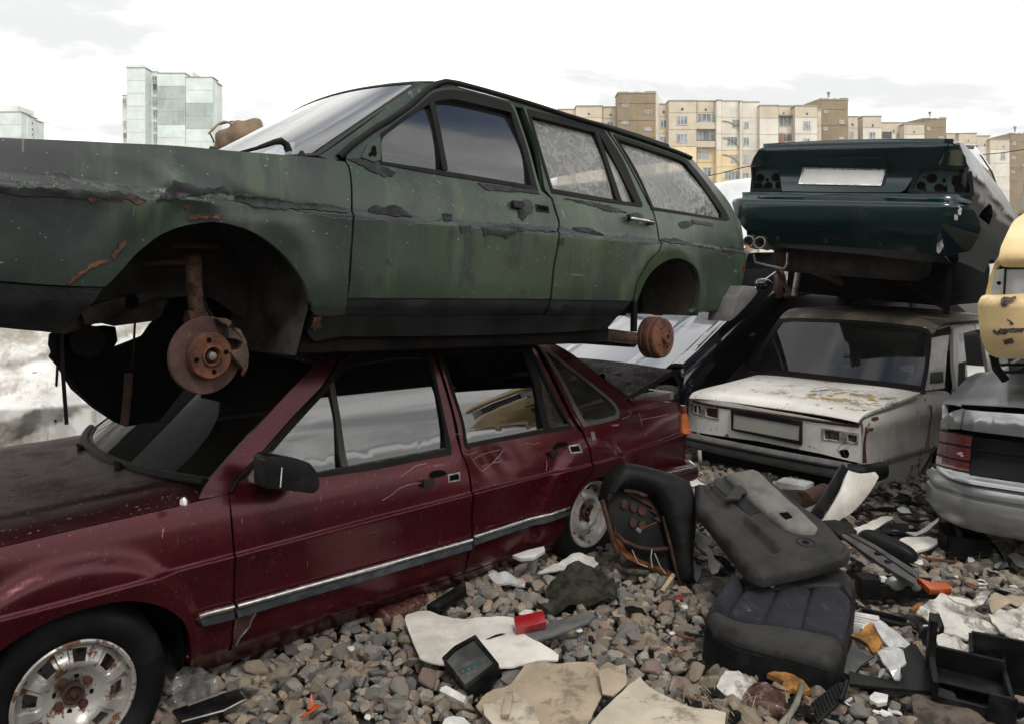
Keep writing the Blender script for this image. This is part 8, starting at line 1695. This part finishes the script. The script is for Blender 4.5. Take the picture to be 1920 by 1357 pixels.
flat('steel_scrap', 'torn grey metal scrap at the foot of the seat back', 'metal scrap', [(1296, 1055), (1303, 1050), (1306, 1058), (1318, 1060), (1314, 1068), (1312, 1082), (1306, 1092), (1300, 1078), (1293, 1068)], m_plain('dark_steel_scrap', (.06, .06, .06), .4, .5), .08, (-.2, -1, .5), .006, 0, .01)
flat('plank_scrap', 'grey weathered wood chip below the seat back', 'wood chip', [(1160, 1070), (1178, 1052), (1195, 1058), (1220, 1068), (1215, 1076), (1180, 1076)], m_plain('weathered_wood', (.07, .062, .05), .9, var=.5, scale=20), .06, (0, -.1, 1), .015, 0)
WOOD = m_plain('pale_wood', (.36, .27, .17), .8, var=.3, scale=25)
for a, b, r, lb in (((1262, 1078), (1241, 1108), .012, 'pale broken wooden stick below the seat back'), ((1166, 1027), (1168, 1054), .011, 'short pale stick upright by the red rear wheel'), ((1268, 1188), (1305, 1200), .007, 'thin rusty stick left of the seat cushion'), ((1712, 1042), (1795, 1054), .008, 'thin rusty rod right of the headrest')):
    o = tube('stick', [at(*a, .07), at((a[0] + b[0]) / 2, (a[1] + b[1]) / 2, .075), at(*b, .05)], r, RUST if 'rusty' in lb else WOOD, None, 7); tag(o, lb, 'stick')
o = tube('pipe', [atd(1507, 936, 4.7), atd(1545, 920, 5.0)], .05, RUSTD, None, 16); tag(o, 'dark rusty pipe under the white saloon bumper', 'pipe')
o = box('plastic_box', (-.10, -.08, 0), (.10, .08, .10), m_plain('dull_white_plastic', (.30, .30, .30), .6, dust=.5), None, .02); o.matrix_world = Matrix.Translation(atd(1490, 930, 4.95)) @ Matrix.Rotation(rad(-40), 4, 'Z'); tag(o, 'dull white plastic box in the shade under the white saloon', 'plastic box')
flat('trim_piece', 'dark plastic panel leaning under the white saloon beside the rusty pipe', 'plastic panel', [(1458, 918), (1510, 920), (1502, 945), (1495, 952), (1470, 935)], BPL, .15, (0, -.6, 1), .01, 0, depth=4.7)
flat('card_sheet', 'grey dirty card behind the white bumper piece', 'card', [(1512, 945), (1545, 938), (1552, 952), (1530, 962), (1508, 958)], MUD, .1, (0, -.2, 1), .006, 0, .02)
flat('plate_scrap', 'thin pale scrap in the shade under the silver bumper', 'paper', [(1680, 956), (1692, 950), (1712, 957), (1710, 961), (1690, 962)], PAPER, .05, (0, -.2, 1), .004, 0, .01)
ubox('strap_bracket', 'black plastic bracket in the shade left of the silver bumper', 'plastic housing', (1740, 958), None, -20, [('bar', (-.12, .0, .03), (.06, .015, .05)), ('post', (-.12, .0, .0), (-.10, .03, .09)), ('block', (.0, -.03, .0), (.12, .03, .05))], BPL)
tube_ = tube('cable', [at(1850, 1008, .10), at(1870, 1030, .08), at(1885, 1052, .05), at(1892, 1058, .05)], .008, RUBBER, None, 6); tag(tube_, 'short black cable end right of the fuse housing', 'cable')
flat('plastic_scrap', 'flat black plastic shard on the stones left of the seat cushion', 'plastic scrap', [(1298, 1226), (1312, 1220), (1317, 1222), (1303, 1231)], BPL, .07, (0, -.2, 1), .006, 0, cover=False)
flat('plastic_scrap', 'small red plastic chip on the stones between olive cloth and seat', 'plastic scrap', [(1262, 1119), (1272, 1116), (1283, 1119), (1279, 1123), (1266, 1123)], REDL, .07, (0, -.2, 1), .006, 0, cover=False)
flat('rubber_scrap', 'dark rubber scrap on the stones right of the olive cloth', 'rubber scrap', [(1171, 1140), (1185, 1138), (1205, 1143), (1212, 1154), (1200, 1150), (1176, 1148)], RUBBER, .06, (0, -.1, 1), .01, 1, cover=False)
random.seed(21)
for k, (x, y, s_, lb) in enumerate(((1285, 1137, 8, 'near the seat cushion, beside the red chip'), (660, 1215, 9, 'below the red sill, left of the off white sheet'), (1350, 1212, 6, 'left of the seat cushion front corner'), (1062, 1255, 8, 'between off white sheet and brown cardboard'), (1085, 1182, 7, 'below the grey strip'), (1260, 1187, 7, 'beside the thin rusty stick'), (690, 1345, 8, 'near the orange shards at the bottom'), (1820, 1050, 9, 'behind the muddy card at the right'), (1725, 1055, 10, 'at the end of the headrest'))):
    pts = [(x + s_ * random.uniform(.5, 1.2) * math.cos(a), y + s_ * .6 * random.uniform(.5, 1.2) * math.sin(a)) for a in [i * 1.05 for i in range(6)]]
    flat('paper_scrap', 'small white paper scrap ' + lb, 'paper', pts, PAPER, .07, (random.uniform(-.3, .3), -.3, 1), .004, 0, .01, .02, group='paper scraps on the gravel', cover=False)
# small litter thickly strewn round the seat and under the parked wrecks
random.seed(33)
MARKS = (((1445, 1225), 'seat cushion'), ((1440, 990), 'door panel'), ((1815, 1270), 'battery tray'), ((1806, 1005), 'fuse housing'), ((1820, 1160), 'muddy card sheet'), ((1665, 1028), 'headrest'), ((1600, 930), 'white bumper piece'), ((1840, 940), 'silver bumper'), ((1750, 1103), 'amber lens'), ((1675, 1245), 'silvery bag'), ((1230, 990), 'seat back'), ((1435, 1315), 'brown bottle'), ((1640, 1090), 'lamp housing'), ((1725, 1020), 'white felt pad'), ((1780, 1335), 'carpet piece'), ((1555, 1325), 'ribbed mat'), ((1450, 840), 'white saloon'))
def place(p, s_, what):
    m, nm = min(MARKS, key=lambda k: (k[0][0] - p[0]) ** 2 + (k[0][1] - p[1]) ** 2); dx, dy = p[0] - m[0], p[1] - m[1]
    w = ('right of' if dx > 0 else 'left of') if abs(dx) > abs(dy) else ('in front of' if dy > 0 else 'behind')
    d = math.hypot(dx, dy); return '%s %s lying %s %s the %s' % ('large' if s_ > 1.3 else 'small' if s_ > .75 else 'tiny', what, 'close' if d < 70 else 'well' if w[0] in 'rl' and d > 130 else 'just', w, nm)
def litter(name, label, cat, group, mat, n_, region, smin, smax, zz=.06):
    mes = []
    for k in range(6):
        m_ = random.randint(5, 7); q = [((.6 + .5 * random.random()) * math.cos(6.283 * i / m_), (.35 + .4 * random.random()) * math.sin(6.283 * i / m_)) for i in range(m_)]
        o = prism('tmp', [(x * .05, y * .05) for x, y in q], 0, .004, mat, None, None, 0, sub=.02, disp=.03, seed=k + len(label)); mes.append(o.data); bpy.data.objects.remove(o)
    for i in range(n_):
        while True:
            p = (random.uniform(*region[0]), random.uniform(*region[1]))
            if not any(inside(p, c) for c in covers): break
        o = bpy.data.objects.new(name, mes[i % 6]); COL.objects.link(o); s_ = random.uniform(smin, smax)
        o.matrix_world = Matrix.Translation(at(p[0], p[1], zz)) @ Matrix.Rotation(random.uniform(0, 6.3), 4, 'Z') @ Matrix.Rotation(random.uniform(-.5, .5), 4, 'X') @ Matrix.Diagonal((s_, s_ * random.uniform(.5, 1), s_, 1)); tag(o, place(p, s_, label), cat, group)
litter('plastic_shard', 'black plastic shard', 'plastic shard', 'black shards in the litter', BPL, 46, ((1290, 1910), (940, 1345)), .5, 1.3)
litter('plastic_shard', 'black plastic shard in deep shade', 'plastic shard', 'black shards behind the bumper piece', BPL, 26, ((1480, 1760), (930, 1010)), .9, 2.4)
litter('paper_bit', 'torn white paper bit', 'paper bit', 'paper bits in the litter', PAPER, 30, ((1560, 1915), (990, 1345)), .35, .9, .065)
litter('rusty_flake', 'rusty brown flake', 'metal flake', 'rusty flakes in the litter', RUST, 18, ((1240, 1900), (1000, 1350)), .3, .8, .06)
# ------------------------------------------------------------------ gravel
def m_stone():
    n = NT('crushed_granite'); oi = n.new('ShaderNodeObjectInfo')
    t = n.mth('FRACT', n.mth('ADD', n.attr('tint'), oi.outputs['Random']))
    r = n.new('ShaderNodeValToRGB'); n.t.links.new(t, r.inputs[0]); e = r.color_ramp.elements; r.color_ramp.interpolation = 'CONSTANT'
    cols = [(.13, .122, .105), (.235, .175, .105), (.175, .16, .135), (.22, .13, .09), (.075, .073, .068), (.27, .24, .19), (.165, .115, .08), (.20, .175, .135), (.10, .097, .087), (.29, .215, .135)]
    e[0].color = cols[0] + (1,); e[1].position = .1; e[1].color = cols[1] + (1,)
    for i in range(2, 10): x = e.new(i / 10); x.color = cols[i] + (1,)
    c = n.mix(n.ramp(n.noise(20, 6, .7), .42, .78, 0, .7), r.outputs[0], (.085, .073, .06)); 
    sp_ = n.ramp(n.noise(230, 3, .6), .36, .66); c = n.mix(n.mth('MULTIPLY', sp_, .45), c, (.34, .32, .29)); dk = n.ramp(n.noise(170, 3, .6, off=(3, 3, 3)), .58, .66, 0, .75); c = n.mix(dk, c, (.045, .042, .04))
    return n.done(n.bsdf(c, .88, normal=n.bump(n.noise(60, 7, .7), .7, .008)))
STONE = m_stone()
random.seed(5)
def stone_geo(seed):
    rnd = random.Random(seed); bm = bmesh.new()
    for k in range(15):
        while True:
            v = Vector((rnd.uniform(-1, 1), rnd.uniform(-1, 1), rnd.uniform(-1, 1)))
            if .3 < v.length < 1: break
        v.normalize(); bm.verts.new((v.x * rnd.uniform(.85, 1.1), v.y * rnd.uniform(.7, .95), v.z * rnd.uniform(.6, .85)))
    r = bmesh.ops.convex_hull(bm, input=bm.verts[:]); bmesh.ops.delete(bm, geom=[v for v in bm.verts if not v.link_faces], context='VERTS')
    bmesh.ops.dissolve_limit(bm, angle_limit=rad(14), verts=bm.verts[:], edges=bm.edges[:])
    return bm
stone_me = []; stone_raw = []
for k in range(16):
    bm = stone_geo(100 + k); bm.verts.index_update(); stone_raw.append(([v.co.copy() for v in bm.verts], [[v.index for v in f.verts] for f in bm.faces]))
    bmesh.ops.bevel(bm, geom=bm.edges[:], offset=.06, segments=1, affect='EDGES', clamp_overlap=True)
    me = bpy.data.meshes.new('stone'); bm.to_mesh(me); bm.free(); me.materials.append(STONE); stone_me.append(me)
def proj(p): return (CX + F * p.x / p.y, HY - F * (p.z - EYE) / p.y)
cand = []
def under_cars(x, y):
    q = R_.I @ Vector((x, y, 0)); 
    if -.35 < q.x < 3.5 and q.y > .45: return True
    return False
for layer, sp_s in ((0, .052), (1, .062)):
    y = 2.35
    while y < 8.2:
        x = -1.5
        while x < 5.4:
            px = x + random.uniform(-.45, .45) * sp_s; py = y + random.uniform(-.45, .45) * sp_s; s_ = random.choice((.017, .022, .026, .031, .036, .046)) * random.uniform(.85, 1.15)
            if layer == 0 and random.random() < .06: s_ *= 1.35
            x += sp_s * (1 if py < 5.5 else 1.5)
            if abs(px / py) > .95 or under_cars(px, py): continue
            z = gz(px, py) + (.002 if layer == 0 else .022) + s_ * .25
            u = proj(Vector((px, py, z + .02)))
            if any(inside(u, c) for c in covers): z = gz(px, py) - .035; s_ *= .75
            cand.append((s_ / py if (0 < u[0] < 1920 and u[1] < 1357 and z > -.03) else 0, px, py, z, s_))
        y += sp_s * (1 if y < 5.5 else 1.5)
cand.sort(key=lambda c: -c[0])
for i, (_, x, y, z, s_) in enumerate(cand[:300]):
    o = bpy.data.objects.new('stone', stone_me[i % 16]); COL.objects.link(o); o.parent = ground
    o.matrix_world = Matrix.Translation((x, y, z)) @ Matrix.Rotation(random.uniform(0, 6.3), 4, 'Z') @ Matrix.Rotation(random.uniform(-.5, .5), 4, 'X') @ Matrix.Rotation(random.uniform(-.5, .5), 4, 'Y') @ Matrix.Diagonal((s_ * 1.15, s_, s_, 1))
V, Fc, tints = [], [], []
for i, (_, x, y, z, s_) in enumerate(cand[300:]):
    vs, fs_ = stone_raw[i % 16]; m = Matrix.Translation((x, y, z)) @ Matrix.Rotation(random.uniform(0, 6.3), 4, 'Z') @ Matrix.Rotation(random.uniform(-.6, .6), 4, 'X') @ Matrix.Rotation(random.uniform(-.6, .6), 4, 'Y') @ Matrix.Diagonal((s_ * 1.15, s_, s_, 1))
    b = len(V); V += [tuple(m @ v) for v in vs]; Fc += [[b + j for j in f] for f in fs_]; t_ = random.random(); tints += [t_] * len(vs)
me = bpy.data.meshes.new('gravel'); me.from_pydata(V, [], Fc); me.update(); me.materials.append(STONE)
a_ = me.attributes.new('tint', 'FLOAT', 'POINT'); a_.data.foreach_set('value', tints)
go = bpy.data.objects.new('gravel', me); COL.objects.link(go); go.parent = ground; tag(go, kind='stuff')
# dry grass wisps and fine litter
V, Fc = [], []; random.seed(9)
for (px, py, n_, sp_) in ((1340, 1330, 26, .05), (1400, 1352, 22, .06), (1830, 1050, 30, .10), (1880, 1050, 16, .08), (1560, 1000, 10, .08)):
    c = at(px, py, .02)
    for k in range(n_):
        a = c + Vector((random.gauss(0, sp_), random.gauss(0, sp_), .03)); d_ = Vector((random.uniform(-1, 1), random.uniform(-1, 1), random.uniform(-.1, .5))).normalized() * random.uniform(.05, .11); w = Vector((-d_.y, d_.x, 0)).normalized() * .0016; m_ = a + d_ * .5 + Vector((0, 0, .012))
        b = len(V); V += [tuple(a - w), tuple(a + w), tuple(m_ + w), tuple(m_ - w), tuple(a + d_), tuple(a + d_ + w * .3)]; Fc += [(b, b + 1, b + 2, b + 3), (b + 3, b + 2, b + 5, b + 4)]
me = bpy.data.meshes.new('dry_grass'); me.from_pydata(V, [], Fc); o = link('dry_grass', me, m_plain('straw', (.25, .19, .11), .9)); tag(o, 'dry straw wisps among the stones', 'grass', kind='stuff')
# ------------------------------------------------------------------ air
hz_ = NT('haze_air'); pv = hz_.new('ShaderNodeVolumePrincipled'); pv.inputs['Color'].default_value = (.95, .97, 1, 1); pv.inputs['Density'].default_value = .0006; pv.inputs['Anisotropy'].default_value = .2
hz_.t.links.new(pv.outputs[0], hz_.out.inputs['Volume'])
bm = bmesh.new(); bmesh.ops.create_cube(bm, size=1)
for v in bm.verts: v.co = Vector((v.co.x * 3100, (v.co.y * 2100 + 1000), -1.2 + (v.co.z + .5) * 52))
hz_o = from_bm('haze', bm, hz_.m, None, False); tag(hz_o, kind='stuff')
